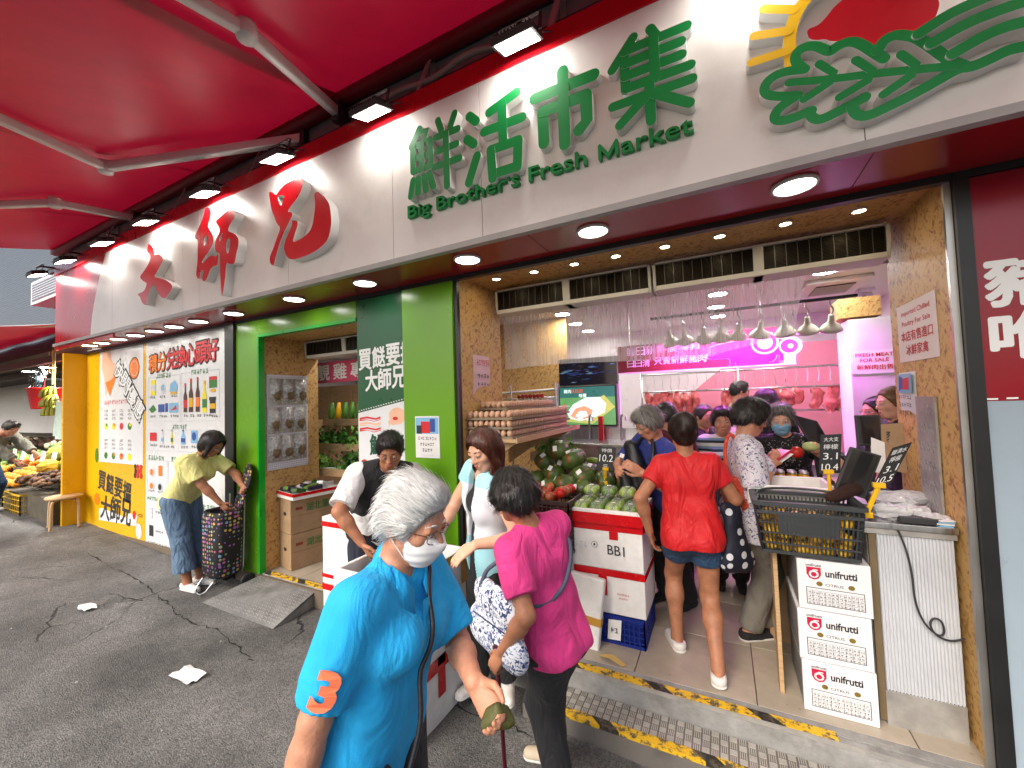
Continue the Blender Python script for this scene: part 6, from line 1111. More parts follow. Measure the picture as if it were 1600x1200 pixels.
# produce rack behind
DX = -.60
rk = thing('produce_rack', 'stepped wooden rack of leafy vegetables inside the side opening', 'rack', (-4.2, 3.6, 0))
for z, y in ((.85, 3.3), (1.12, 3.5), (1.42, 3.7)): boxpart('shelf', (-4.2+DX, y, z), (-2.9+DX, y+.3, z+.02), PLYW, rk); boxpart('front_board', (-4.2+DX, y-.015, z), (-2.9+DX, y, z+.085), PLYW, rk)
for x in (-4.2+DX, -2.9+DX): boxpart('upright', (x-.02, 3.3, 0), (x+.02, 4.0, 1.5), PLYW, rk)
for k, (x, y, z, mi) in enumerate([(-4.05, 3.62, 1.14, 0), (-3.75, 3.64, 1.14, 0), (-3.4, 3.62, 1.14, 1), (-3.1, 3.64, 1.14, 1), (-3.9, 3.42, .88, 2), (-3.3, 3.42, .88, 0), (-3.45, 3.84, 1.45, 1), (-3.1, 3.84, 1.45, 2)]):
    x += DX; t = thing('leafy_bunch', '%s bunch of leafy vegetables on the %s shelf of the rack' % (['dark green', 'second dark green', 'bright green', 'rightmost bright green', 'pale green', 'dense dark', 'feathery', 'pale feathery'][k], 'middle' if k < 4 else 'lowest' if k < 6 else 'top'), 'vegetables', (x, y, z), 0, 'leafy bunches on the rack'); leaves((x, y, z), .17, .10, .17, 420, mi, t, 'leaves', .06); MB().tube([(x-.1, y, z), (x+.1, y, z+.01)], .03, 8).build('stalks', LEAF[2], t, smooth=True)
for k in range(7):
    q = MB(); x = -4.1+.13*k+DX; q.tube([(x, 3.75, 1.46), (x+.01, 3.76, 1.6), (x, 3.78, 1.72)], [.035, .04, .02], 9); o = q.build('marrow', (LEAF[1], CLIPY)[k == 1], None, smooth=True); tag(o, ('green' if k != 1 else 'yellow')+' marrow standing on the top shelf of the rack', 'vegetable', 'marrows on the rack')
for k in range(8):
    q = MB(); x = -4.15+.12*k+DX; q.tube([(x, 3.34, .90), (x+.16, 3.36, .91), (x+.3, 3.4, .92)], [.024, .026, .014], 8); o = q.build('celery_bundle', (LEAF[2], WPK)[k % 2], None, smooth=True); tag(o, ('pale celery' if k % 2 == 0 else 'film wrapped celery')+' bundle on the lowest shelf of the rack', 'vegetable', 'celery bundles on the rack')
cs = thing('chicken_sign', 'pink sign with white characters above the vegetable rack', 'sign', (-4.1, 3.4, 1.96)); boxpart('board', (-4.75, 3.40, 1.965), (-3.3, 3.42, 2.22), mat('rose_sign', '#d0486e', .4, var=.05), cs); MB().tube([(-4.6, 3.41, 2.22), (-4.6, 3.41, 2.70)], .006, 6).build('hanger', STEEL, cs); MB().tube([(-3.4, 3.41, 2.22), (-3.4, 3.41, 2.70)], .006, 6).build('hanger', STEEL, cs)
for k, ch in enumerate('靚雞專'): lettering(ch, (-4.50+.30*k, 3.398, 2.0), (1, 0, 0), (0, 0, 1), WHITEINK, cs, w=.23, h=.19, bold=.02)
wc2 = thing('wooden_cabinet', 'pale wooden wall cabinet at the rear of the side room', 'cabinet', (-5.4, 4.6, .8)); boxpart('body', (-6.2, 4.5, .0), (-4.6, 4.8, 2.0), PLYW, wc2)
for k in range(3): boxpart('door', (-6.18+.53*k, 4.485, 1.42), (-5.67+.53*k, 4.5, 1.98), PLYW, wc2, bevel=.004)
boxpart('counter_board', (-6.2, 4.4, 1.36), (-4.6, 4.5, 1.40), PLYW, wc2)

# ------------------------------------------------------------------ litter on the street
for k, (x, y, s) in enumerate([(-5.05, 1.5, .09), (-3.25, 1.45, .12)]):
    q = MB(); vs = []
    for i in range(5):
        for j in range(5): vs.append((x+(i/4-.5)*s*1.9+rnd.uniform(-.01, .01), y+(j/4-.5)*s+rnd.uniform(-.01, .01), ground_z(x, y)+.006+rnd.uniform(0, .022)))
    q.add(vs, [(i*5+j, (i+1)*5+j, (i+1)*5+j+1, i*5+j+1) for i in range(4) for j in range(4)]); o = q.build('paper_litter', PAPER, None); tag(o, ['small torn white paper on the street nearer the poster', 'crumpled printed white paper in the middle of the street'][k], 'litter')

# ------------------------------------------------------------------ neighbouring fruit stall and building
TILEW = mat('grey_blue_mosaic_wall', '#55626e', .5, var=.12, vs=30)
nb = thing('tiled_building', 'grey blue mosaic tiled building beyond the shop', 'building', (-15, 3.2, 2.5))
boxpart('wall', (-40, 3.0, 2.95), (-8.75, 3.4, 10), TILEW, nb)
q = MB()
for k in range(120): q.box((-16, 2.994, 2.98+.05*k), (-8.8, 3.0, 2.986+.05*k))
q.build('tile_joints', mat('pale_joint', '#6a7680', .7), nb)['kind'] = 'stuff'
boxpart('ledge', (-30, 2.95, 3.32), (-8.8, 3.0, 3.36), mat('pale_ledge', (.45, .48, .5), .6), nb)
boxpart('window_opening', (-11.5, 2.96, 3.35), (-9.3, 3.0, 3.95), mat('dark_opening', (.012, .012, .014), .4), nb)
acu = thing('window_air_conditioner', 'window air conditioner unit on the tiled building', 'air conditioner', (-10.6, 2.8, 3.7)); boxpart('casing', (-11.3, 2.55, 3.72), (-9.6, 2.95, 4.15), PLASTIC_W, acu, bevel=.01); boxpart('grille', (-11.2, 2.54, 3.78), (-9.7, 2.55, 4.1), mat('blue_grey_grille', (.16, .2, .26), .4), acu)
for k in range(7): boxpart('slat', (-11.2, 2.532, 3.80+.045*k), (-9.7, 2.54, 3.81+.045*k), PLASTIC_W, acu)
st_ = thing('fruit_stall', 'white walled fruit and vegetable stall beyond the yellow poster', 'stall', (-12, 4, 0))
boxpart('rear_wall', (-45, 5.0, -.2), (-8.8, 5.1, 3.0), WALLW, st_); boxpart('side_wall', (-8.8, 2.95, -.2), (-8.72, 5.1, 3.0), WALLW, st_); boxpart('ceiling', (-45, 2.7, 2.85), (-8.8, 5.1, 2.95), mat('brown_stall_ceiling', '#3a2a22', .7), st_); boxpart('beam', (-22, 2.62, 2.62), (-8.8, 2.70, 2.74), mat('grey_brown_beam', '#5a4a44', .6), st_); boxpart('beam', (-22, 3.6, 2.7), (-8.8, 3.7, 2.85), mat('grey_brown_beam', '#5a4a44', .6), st_)
a2 = thing('awning', 'sagging red awning of the fruit stall next door', 'awning', (-13, 2.2, 2.9)); q = MB(); vs = []
for i in range(21):
    for j in range(9): u, v = i/20, j/8; vs.append((-9.0-9*u, 2.95-1.9*v, 3.28-.40*v-.08*math.sin(math.pi*v)+.02*math.sin(u*25)))
q.add(vs, [(i*9+j, (i+1)*9+j, (i+1)*9+j+1, i*9+j+1) for i in range(20) for j in range(8)]); q.build('canopy', FAB, a2, smooth=True)
q = MB(); vs = []
for i in range(41): u = i/40; vs += [(-9.0-9*u, 1.05, 2.88+.02*math.sin(u*25)), (-9.0-9*u, 1.04+.02*math.sin(i*1.3), 2.66)]
q.add(vs, [(2*i, 2*i+2, 2*i+3, 2*i+1) for i in range(40)]); q.build('valance', FAB, a2, smooth=True); MB().tube([(-9.2, 2.9, 3.2), (-10.0, 1.1, 2.9)], .025, 8).build('arm', ARM, a2); MB().tube([(-18, 1.06, 2.89), (-9, 1.06, 2.89)], .03, 8).build('front_bar', ARM, a2)
for i, (x, y) in enumerate([(-9.6, 2.85), (-10.5, 2.9), (-11.6, 2.85), (-12.8, 2.9)]): downlight(x, y, 2.62, .11, mat('lit_stall_lens', (1, 1, 1), .4, var=0, emit=(1, .97, .9), es=400), 'stall_lamp', 'round lit lamp hanging over the fruit stall, %s from the yellow poster' % ['first', 'second', 'third', 'fourth'][i], 'lamps over the fruit stall')
fn = thing('wall_fan', 'round wire guarded fan at the back of the fruit stall', 'fan', (-11.9, 2.85, 2.4)); fx, fy, fz = -12.0, 2.85, 2.40
for r_ in (.12, .22, .32, .38): MB().tube([(fx+r_*1.35*math.cos(a*math.pi/12), fy-.05, fz+r_*.72*math.sin(a*math.pi/12)) for a in range(25)], .007, 5).build('guard_ring', DARK, fn)
for k in range(16): a = k*math.pi/8; MB().tube([(fx, fy-.06, fz), (fx+.38*1.35*math.cos(a), fy-.05, fz+.38*.72*math.sin(a))], .004, 4).build('guard_wire', DARK, fn)
for k in range(3):
    a = k*2.1; q = MB(); q.add([(fx, fy, fz), (fx+.42*math.cos(a), fy-.02, fz+.24*math.sin(a)), (fx+.42*math.cos(a+.7), fy+.02, fz+.24*math.sin(a+.7))], [(0, 1, 2)]); q.build('blade', mat('translucent_blue_blade', '#9ab8c8', .4), fn)
MB().ball((fx, fy, fz), .07).build('hub', P_LBL, fn, smooth=True); MB().tube([(fx, fy+.05, fz), (fx-.8, 4.9, fz+.1)], .025, 8).build('bracket', DARK, fn)
bu = thing('hanging_bucket', 'red plastic bucket hanging on cords over the stall', 'bucket', (-11.1, 2.75, 1.95)); MB().lathe([(.22, 0), (.225, .02), (.28, .36), (.3, .37), (.29, .385), (.27, .37), (.22, .03), (0, .03)], (-11.1, 2.75, 1.80), 20).build('pail', mat('red_plastic', '#c01418', .35, var=.05), bu, smooth=True)
q = MB(); q.tube(smooth_line([(-11.38, 2.75, 2.16), (-11.3, 2.75, 2.42), (-11.1, 2.75, 2.48), (-10.9, 2.75, 2.42), (-10.82, 2.75, 2.16)], 2), .008, 6); q.build('handle', STEEL, bu); MB().tube([(-11.1, 2.75, 2.48), (-11.0, 2.72, 2.85)], .01, 6).build('cord', STRING, bu); q = MB(); q.quad((-11.33, 2.50, 1.95), (-11.14, 2.465, 1.95), (-11.14, 2.46, 2.05), (-11.34, 2.495, 2.05)); q.build('faded_label', P_LGR, bu)
BAN = mat('green_yellow_banana', '#8a8a1e', .5, var=.25)
for t_, (x, y, z) in enumerate([(-10.15, 2.55, 2.0), (-9.85, 2.5, 1.85)]):
    bn_ = thing('banana_bunch', ['upper left', 'lower right'][t_]+' bunch of green bananas hanging by the yellow poster', 'bananas', (x, y, z), 0, 'hanging banana bunches'); MB().tube([(x, y, z+.2), (x, y, 2.8)], .012, 6).build('cord', STRING, bn_)
    for k in range(16):
        a = -math.pi/2+(k % 8-3.5)*.42; zz = z+.15-.16*(k//8); d = Vector((math.cos(a), math.sin(a)*.7, 0)); p = Vector((x, y, zz)); MB().tube(smooth_line([p, p+d*.1+Vector((0, 0, -.01)), p+d*.18+Vector((0, 0, -.08)), p+d*.18+Vector((0, 0, -.17))], 1), [.015, .026, .03, .03, .03, .026, .012][:7] if False else .026, 7).build('banana', BAN, bn_, smooth=True)
pbm = mat('pale_green_bag_film', '#b9cfc4', .35, var=.15, vs=12)
for k in range(6):
    x = -9.4+.09*k; z = 1.55-.05*(k % 2); q = MB(); vs = []
    for i in range(7):
        for j in range(5): u, v = i/6, j/4; vs.append((x+(v-.5)*.12+.02*math.sin(u*6+k), 2.42+.02*math.sin(v*7+k)-.03*u, z+.35-.55*u))
    q.add(vs, [(i*5+j, (i+1)*5+j, (i+1)*5+j+1, i*5+j+1) for i in range(6) for j in range(4)]); o = q.build('plastic_bag_bundle', pbm, None, smooth=True); tag(o, 'pale green carrier bag hanging beside the yellow poster', 'carrier bag', 'carrier bags hanging at the stall')
MB().tube([(-9.5, 2.40, 1.92), (-8.75, 2.40, 1.92)], .012, 6).build('bag_rail', STEEL, st_)
bs_ = thing('stall_stand', 'stepped display stand of the fruit stall', 'stand', (-11.5, 3, 0))
for z0, z1, y0, y1 in ((.1, .42, 2.25, 2.75), (.1, .62, 2.75, 3.3), (.1, .85, 3.3, 3.9), (.1, 1.15, 3.9, 4.5)): boxpart('step', (-30, y0, z0-.2), (-8.85, y1, z1), mat('stall_cloth', '#4a4438', .8, var=.4, vs=9), bs_)
def heap(name, x0, x1, y, z, ry, r, m_, n, lab, rz=None):
    t = thing(name, lab, 'produce', ((x0+x1)/2, y, z), 0, 'produce heaps on the stall'); q = MB()
    for k in range(n):
        x = rnd.uniform(x0, x1); e = 1-abs((x-(x0+x1)/2)/((x1-x0)/2))*.6; yy = y+rnd.uniform(-ry, ry); q.ball((x, yy, z+r*.6+rnd.uniform(0, .12)*e+.10*(yy-y+ry)), (r, r*.9, rz or r*.85), 7, 5, rnd.randint(0, len(m_)-1) if isinstance(m_, list) else 0)
    q.build('heap', m_, t, smooth=True)['kind'] = 'stuff'
ORG = mat('orange_skin', '#e08a1c', .45, var=.15); DK = mat('dark_brown_nut', '#3c2618', .7, var=.4); GR = mat('pale_cucumber', '#8aa85a', .5, var=.3); MSH = mat('pale_mushroom', '#c8b898', .7, var=.2); REDV = mat('red_tomato', '#c03020', .4, var=.2); DUR = mat('durian_skin', '#8a8a2a', .7, var=.3, vs=30, bump=.8, bs=40)
heap('brown_nut_heap', -10.6, -9.5, 2.5, .55, .25, .045, [DK, mat('tan_nut', '#6a4a30', .7)], 260, 'heap of dark brown water caltrops at the front of the stall')
heap('greens_heap', -13.0, -11.2, 3.55, .95, .3, .07, [GR, LEAF[1], LEAF[0]], 120, 'heap of pale cucumbers in the middle of the stall', .04); heap('mushroom_heap', -12.8, -11.0, 4.15, 1.3, .25, .06, [MSH, mat('tan_mushroom', '#8a7456', .7)], 150, 'heap of pale mushrooms on the upper step'); heap('white_radish_heap', -15, -13.0, 4.1, 1.28, .2, .10, [MSH, mat('white_radish', '#d8d8c4', .5)], 60, 'heap of white radishes at the far end of the upper step'); heap('tomato_heap', -11.2, -10.3, 3.55, .95, .22, .06, [REDV, ORG], 90, 'heap of red tomatoes and oranges in the middle step'); heap('lychee_heap', -9.9, -9.2, 2.95, .75, .2, .035, [REDV, mat('dark_red_lychee', '#7a1424', .5)], 160, 'heap of dark red lychees by the yellow poster'); heap('mandarin_heap', -12.6, -11.4, 3.0, .72, .25, .055, [ORG], 110, 'heap of mandarins on the second step'); heap('dark_mushroom_heap', -11.0, -9.8, 4.15, 1.3, .25, .05, [LEAF[0], MSH], 120, 'heap of dark greens on the upper step')
for k in range(9):
    heap('mixed_produce_heap', -14.2-1.3*(k//3), -13.1-1.3*(k//3), (2.55, 3.05, 3.6)[k % 3], (.5, .7, .93)[k % 3], .22, .06, [(ORG, GR, MSH, LEAF[1], REDV, DK)[k % 6], (ORG, GR, MSH, LEAF[1], REDV, DK)[(k*2+1) % 6]], 90, 'mixed produce heap at the far end of the stall, %s step, %s from the oranges' % (('lowest', 'second', 'third')[k % 3], ('first', 'second', 'third')[k//3]))
orp = MB().ball((0, 0, 0), .06, 10, 7).build('orange', ORG, None, smooth=True)
for k in range(34):
    o = orp if k == 0 else orp.copy()
    if k: COL.objects.link(o)
    o.location = (-12.1+.13*(k % 9)+rnd.uniform(-.02, .02), 2.36+.12*(k//9), .49+.05*(k//9)+rnd.uniform(0, .03)); tag(o, 'orange in the heap at the front of the stall', 'orange', 'oranges on the stall front')
for k, (x, y, z, r_) in enumerate([(-11.15, 2.9, .95, .17), (-10.7, 2.95, .95, .16), (-11.1, 2.75, .75, .13), (-10.65, 2.65, .76, .15), (-10.3, 2.8, .8, .13)]):
    q = MB(); q.ball((x, y, z), (r_*1.05, r_, r_*.9), 16, 12, jit=.06); o = q.build('durian', DUR if k != 3 else mat('yellow_papaya', '#c89a24', .5, var=.2), None); tag(o, ['large spiky green durian at the back', 'second durian behind the papaya', 'small durian below the large one', 'yellow papaya in front of the durians', 'durian nearest the lychees'][k], 'durian' if k != 3 else 'papaya')
for k in range(7):
    x = -13+.55*k; t = thing('price_card', 'small white price card on the fruit stall, %s from the far end' % ['first', 'second', 'third', 'fourth', 'fifth', 'sixth', 'seventh'][k], 'price sign', (x, 2.9, .8), 0, 'price cards on the stall'); q = MB(); q.quad((x-.09, 2.72, .82), (x+.09, 2.74, .80), (x+.11, 2.76, 1.0), (x-.06, 2.75, 1.02)); q.build('card', PAPER, t); q = MB(); scribble(q, x-.05, .87, x+.06, .95, 2.715, 2); q.build('printed_mark', INK, t); MB().tube([(x, 2.745, .82), (x, 2.745, .6)], .006, 5).build('stick', STRING, t)
for k, (x, y) in enumerate([(-14.0, 3.8), (-12.7, 3.8), (-11.6, 3.8)]): t = thing('price_card', 'white price card at the back of the fruit stall, %s from the fan' % ['leftmost', 'middle', 'rightmost'][k], 'price sign', (x, y, 1.7), 0, 'price cards on the stall'); boxpart('card', (x-.2, y, 1.72), (x+.2, y+.01, 1.86), PAPER, t); MB().tube([(x, y+.02, 1.72), (x, y+.02, 1.2)], .01, 5).build('stick', STRING, t)
crate('plastic_crate', -10.9, -10.0, 2.18, 2.55, .06, .42, mat('yellow_crate_plastic', '#c8a020', .5), 'yellow plastic crate under the stall', nv=10); crate('plastic_crate', -12.2, -11.2, 2.2, 2.6, .1, .45, mat('teal_crate_plastic', '#12403c', .5), 'dark teal crate under the oranges', nv=10)
sto = thing('wooden_stool', 'low wooden stool in front of the yellow poster', 'stool', (-8.55, 2.35, .03)); gz = ground_z(-8.5, 2.3); MB().lathe([(.0, -.02), (.19, -.02), (.2, 0), (.19, .018), (0, .018)], (-8.62, 2.3, gz+.45), 24).build('seat', PLYW, sto, smooth=True)
for a in range(4):
    an = a*math.pi/2+.6; q = MB(); d = Vector((math.cos(an), math.sin(an), 0)); c0 = Vector((-8.62, 2.3, gz)); q.tube(smooth_line([c0+d*.1+Vector((0, 0, .42)), c0+d*.17+Vector((0, 0, .41)), c0+d*.19+Vector((0, 0, .34)), c0+d*.2], 2), .018, 8); q.build('leg', PLYW, sto, smooth=True)

# ------------------------------------------------------------------ figures: smooth-union body fields turned into one continuous mesh
V3 = lambda p: np.array(p, float)
def unit(v): v = V3(v); n = np.linalg.norm(v); return v/n if n > 1e-9 else v
class RC:      # tapered round limb, optionally flattened along an axis
    def __init__(s, a, b, ra, rb=None, flat=None, k=.02, cut=None, sub=False): s.a, s.b, s.ra, s.rb, s.flat, s.k, s.cut, s.sub = V3(a), V3(b), ra, ra if rb is None else rb, flat, k, cut, sub
    def box(s, m): r = max(s.ra, s.rb)+m; return np.minimum(s.a, s.b)-r, np.maximum(s.a, s.b)+r
    def d(s, P):
        ba = s.b-s.a; L2 = max(ba@ba, 1e-12); pa = P-s.a; t = np.clip(pa@ba/L2, 0, 1); df = pa-t[..., None]*ba
        q = (df*df).sum(-1)
        if s.flat is not None: c = df@s.flat[0]; q = q+c*c*(1/s.flat[1]**2-1)
        r = np.sqrt(q)-(s.ra+(s.rb-s.ra)*t)
        if s.cut is not None:
            for (o, n) in s.cut: r = np.maximum(r, (P-o)@n)
        return r
class EL:      # ellipsoid with axes A (rows) and radii r
    def __init__(s, c, A, r, k=.015, cut=None, sub=False): s.c, s.A, s.r, s.k, s.cut, s.sub = V3(c), np.array(A, float), V3(r), k, cut, sub
    def box(s, m): r = s.r.max()+m; return s.c-r, s.c+r
    def d(s, P):
        q = (P-s.c)@s.A.T; k0 = np.sqrt(((q/s.r)**2).sum(-1)); k1 = np.sqrt(((q/s.r**2)**2).sum(-1))+1e-9; r = k0*(k0-1)/k1
        if s.cut is not None:
            for (o, n) in s.cut: r = np.maximum(r, (P-o)@n)
        return r
def evalp(prims, P):
    f = np.full(P.shape[:-1], .2)
    for q in prims:
        d = q.d(P)
        if q.sub: d = -d; h = np.clip(.5-.5*(d-f)/q.k, 0, 1); f = f*(1-h)+d*h if False else np.maximum(f, d)
        else: h = np.clip(.5+.5*(f-d)/q.k, 0, 1); f = f*(1-h)+d*h-q.k*h*(1-h)
    return f
def surface(prims, h, planes=(), noise=None):
    lo = np.min([q.box(.0)[0] for q in prims if not q.sub], 0)-3*h-.01; hi = np.max([q.box(.0)[1] for q in prims if not q.sub], 0)+3*h+.01
    n = np.ceil((hi-lo)/h).astype(int)+1; f = np.full(n, .2, np.float32); ax = [lo[i]+h*np.arange(n[i]) for i in range(3)]
    for q in prims:
        a, b = q.box(.05); i0 = np.maximum(((a-lo)/h).astype(int), 0); i1 = np.minimum(((b-lo)/h).astype(int)+2, n)
        if (i1 <= i0).any(): continue
        sl = tuple(slice(i0[i], i1[i]) for i in range(3)); G = np.stack(np.meshgrid(*[ax[i][sl[i]] for i in range(3)], indexing='ij'), -1); d = q.d(G); F = f[sl]
        if q.sub: f[sl] = np.maximum(F, -d)
        else: hh = np.clip(.5+.5*(F-d)/q.k, 0, 1); f[sl] = F*(1-hh)+d*hh-q.k*hh*(1-hh)
    if planes or noise:
        for (o, nn) in planes:
            nn = V3(nn); o = V3(o); g = (ax[0][:, None, None]-o[0])*nn[0]+(ax[1][None, :, None]-o[1])*nn[1]+(ax[2][None, None, :]-o[2])*nn[2]; f = np.maximum(f, g.astype(np.float32))
        if noise:
            amp, fr, sd, st = noise; X, Y, Z = ax[0][:, None, None]*fr*st[0], ax[1][None, :, None]*fr*st[1], ax[2][None, None, :]*fr*st[2]
            w1 = np.sin(X*.7+1.3*sd)+np.sin(Y*.9+Z*.5+sd); r1 = 1-np.abs(np.sin(.5*(X+1.4*w1+Z*.9+Y*.6)))*2; f = f+(amp*(.7*np.sin(X+1.4*w1+Z*.6)*np.sin(Y*1.1+Z*.8+w1+sd)+.7*np.clip(r1, -.4, 1)*np.sin(Z*.9+Y*.7+sd)+.4*np.sin(Z*1.3+X*1.7+1.7*np.sin(Y*1.2+sd)))).astype(np.float32)
    s = f < 0; c = np.zeros(np.array(f.shape)-1, np.int8)
    for i in (0, 1):
        for j in (0, 1):
            for k in (0, 1): c += s[i:f.shape[0]-1+i, j:f.shape[1]-1+j, k:f.shape[2]-1+k]
    act = (c > 0) & (c < 8); ids = np.argwhere(act); idx = np.full(act.shape, -1, np.int32); idx[act] = np.arange(len(ids)); acc = np.zeros((len(ids), 3)); num = np.zeros(len(ids))
    for a in [(0, 0, 0), (0, 1, 0), (0, 0, 1), (0, 1, 1), (1, 0, 0), (1, 0, 1), (1, 1, 0)]:
        for x in range(3):
            if a[x]: continue
            b = list(a); b[x] = 1
            fa = f[ids[:, 0]+a[0], ids[:, 1]+a[1], ids[:, 2]+a[2]]; fb = f[ids[:, 0]+b[0], ids[:, 1]+b[1], ids[:, 2]+b[2]]; m = (fa < 0) != (fb < 0); t = fa[m]/(fa[m]-fb[m]); p = np.tile(np.array(a, float), (m.sum(), 1)); p[:, x] = t; acc[m] += p; num[m] += 1
    v = (ids+acc/np.maximum(num, 1)[:, None])*h+lo; F = []
    for x in range(3):
        y, z = (x+1) % 3, (x+2) % 3; sa = np.moveaxis(s, (x, y, z), (0, 1, 2)); ia = np.moveaxis(idx, (x, y, z), (0, 1, 2)); e = (sa[:-1] != sa[1:])[:, 1:-1, 1:-1]; w_ = np.argwhere(e); i, j, k = w_[:, 0], w_[:, 1]+1, w_[:, 2]+1
        q = np.stack([ia[i, j-1, k-1], ia[i, j, k-1], ia[i, j, k], ia[i, j-1, k]], 1); fl = ~sa[i, j, k]; q[fl] = q[fl][:, ::-1]; F.append(q)
    F = np.concatenate(F); F = F[(F >= 0).all(1)]
    return v, F
def mesh_np(name, v, F, mats, parent=None, smooth=True, mi=None):
    me = bpy.data.meshes.new(name); F = np.asarray(F); me.vertices.add(len(v)); me.vertices.foreach_set('co', np.asarray(v, np.float32).ravel()); k = F.shape[1]
    me.loops.add(F.size); me.loops.foreach_set('vertex_index', F.astype(np.int32).ravel()); me.polygons.add(len(F)); me.polygons.foreach_set('loop_start', np.arange(len(F), dtype=np.int32)*k); me.polygons.foreach_set('loop_total', np.full(len(F), k, np.int32))
    mats = mats if isinstance(mats, (list, tuple)) else [mats]
    for m in mats: me.materials.append(m)
    if mi is not None: me.polygons.foreach_set('material_index', np.asarray(mi, np.int32))
    me.polygons.foreach_set('use_smooth', np.ones(len(F), bool)) if smooth else None
    me.update(calc_edges=True); me.validate(); o = bpy.data.objects.new(name, me); COL.objects.link(o); setpar(o, parent); return o
def ik(a, t, l1, l2, pole):
    a, t = V3(a), V3(t); d = t-a; L = np.linalg.norm(d); L = min(max(L, .05), (l1+l2)*.999); u = unit(d); t = a+u*L
    c = (l1*l1+L*L-l2*l2)/(2*l1*L); c = min(1, max(-1, c)); p = V3(pole)-u*(V3(pole)@u); p = unit(p)
    return a+u*l1*c+p*l1*math.sqrt(max(0, 1-c*c)), t
SKIN = mat('skin', '#bd866a', .5, var=.2, vs=22, sss=.12, bump=.2, bs=120); SKIN2 = mat('tanned_skin', '#a87254', .5, var=.22, vs=22, sss=.12, bump=.2, bs=120); SKIN3 = mat('fair_skin', '#d3a286', .48, var=.1, vs=14, sss=.12, bump=.06, bs=90)
EYEW = mat('eye_white', (.6, .58, .55), .2, var=0); IRIS = mat('dark_iris', (.015, .01, .008), .15, var=0); LIP = mat('lip', '#a85a52', .45, var=.1)
def hair_mat(name, a, b, rough=.42):
    m = bpy.data.materials.new(name); m.use_nodes = True; nt = m.node_tree; bs = nt.nodes['Principled BSDF']; L = nt.links.new
    g = nd(nt, 'ShaderNodeNewGeometry'); r = nd(nt, 'ShaderNodeValToRGB'); L(g.outputs['Random Per Island'], r.inputs[0]); r.color_ramp.elements[0].color = (*C(a), 1); r.color_ramp.elements[1].color = (*C(b), 1)
    L(r.outputs[0], bs.inputs['Base Color']); bs.inputs['Roughness'].default_value = rough; bs.inputs['Anisotropic'].default_value = .6; MATS[name] = m; return m
HAIRB = hair_mat('black_hair', (.006, .005, .005), (.03, .025, .022)); HAIRBR = hair_mat('reddish_brown_hair', '#2a120b', '#6a3620'); HAIRW = hair_mat('white_hair', (.42, .43, .43), (.78, .78, .76), .55); HAIRG = hair_mat('grey_hair', (.045, .04, .035), (.30, .29, .27)); HAIRDB = hair_mat('dark_brown_hair', '#120a07', '#33201a')
def hair_mesh(prims, N, steps, length, comb, wd, m, parent, h=.008, lift=.006, noise=(.004, 60, 1, (1, 1, 1)), curl=0, seed=1, rootsel=None, grav=0):
    """hair: a shaped cap plus many thin tapering locks that follow it"""
    v, F = surface(prims, h, noise=noise); rs = np.random.RandomState(seed)
    ctr = v[F].mean(1); nr = np.cross(v[F[:, 1]]-v[F[:, 0]], v[F[:, 2]]-v[F[:, 0]]); nr /= np.linalg.norm(nr, axis=1)[:, None]+1e-12
    I = np.arange(len(F))
    if rootsel is not None: I = I[rootsel(ctr)]
    I = I[rs.randint(0, len(I), N)]; p = ctr[I]+rs.normal(0, h*.4, (N, 3)); P = [p.copy()]; off = rs.uniform(-.001, lift, N)*np.where(rs.rand(N) < .15, 2.2, 1); ph = rs.uniform(0, 6.28, N)
    def grad(x):
        e = .003; g = np.stack([evalp(prims, x+np.eye(3)[i]*e)-evalp(prims, x-np.eye(3)[i]*e) for i in range(3)], -1); return g/(np.linalg.norm(g, axis=1)[:, None]+1e-9)
    ln = length*rs.uniform(.6, 1.15, N)
    for k in range(steps):
        g = grad(p); dv = comb(p); dv = dv+rs.normal(0, .12, (N, 3)); dv = dv-g*(dv*g).sum(1)[:, None]*(1-grav); dv /= np.linalg.norm(dv, axis=1)[:, None]+1e-9
        if curl: sd = np.cross(g, dv); dv = dv+curl*(sd*np.sin(ph+k*2.2)[:, None]+g*np.cos(ph+k*2.2)[:, None]*.8)
        p = p+dv*(ln/steps)[:, None]; g = grad(p); ds = evalp(prims, p); o_ = off*(.3+.9*(k+1)/steps); p = p-g*np.clip(ds-o_, -.01, .02 if not curl else .004)[:, None]*(1-grav); P.append(p.copy())
    P = np.stack(P, 1); T = np.gradient(P, axis=1); S = np.cross(T, grad(P[:, 0])[:, None, :]); S /= np.linalg.norm(S, axis=2)[:, :, None]+1e-9
    W_ = wd*np.sin(np.linspace(.5, math.pi-.08, steps+1))[None, :, None]*rs.uniform(.6, 1.3, N)[:, None, None]/2
    A, B = P-S*W_, P+S*W_; n1 = steps+1; vv = np.concatenate([A.reshape(-1, 3), B.reshape(-1, 3)]); base = np.arange(N)[:, None]*n1+np.arange(steps)[None, :]; base = base.ravel(); o_ = N*n1
    Q = np.stack([base, base+1, base+1+o_, base+o_], 1); return mesh_np('hair', np.concatenate([v, vv]), np.concatenate([F, Q+len(v)]), m, parent)
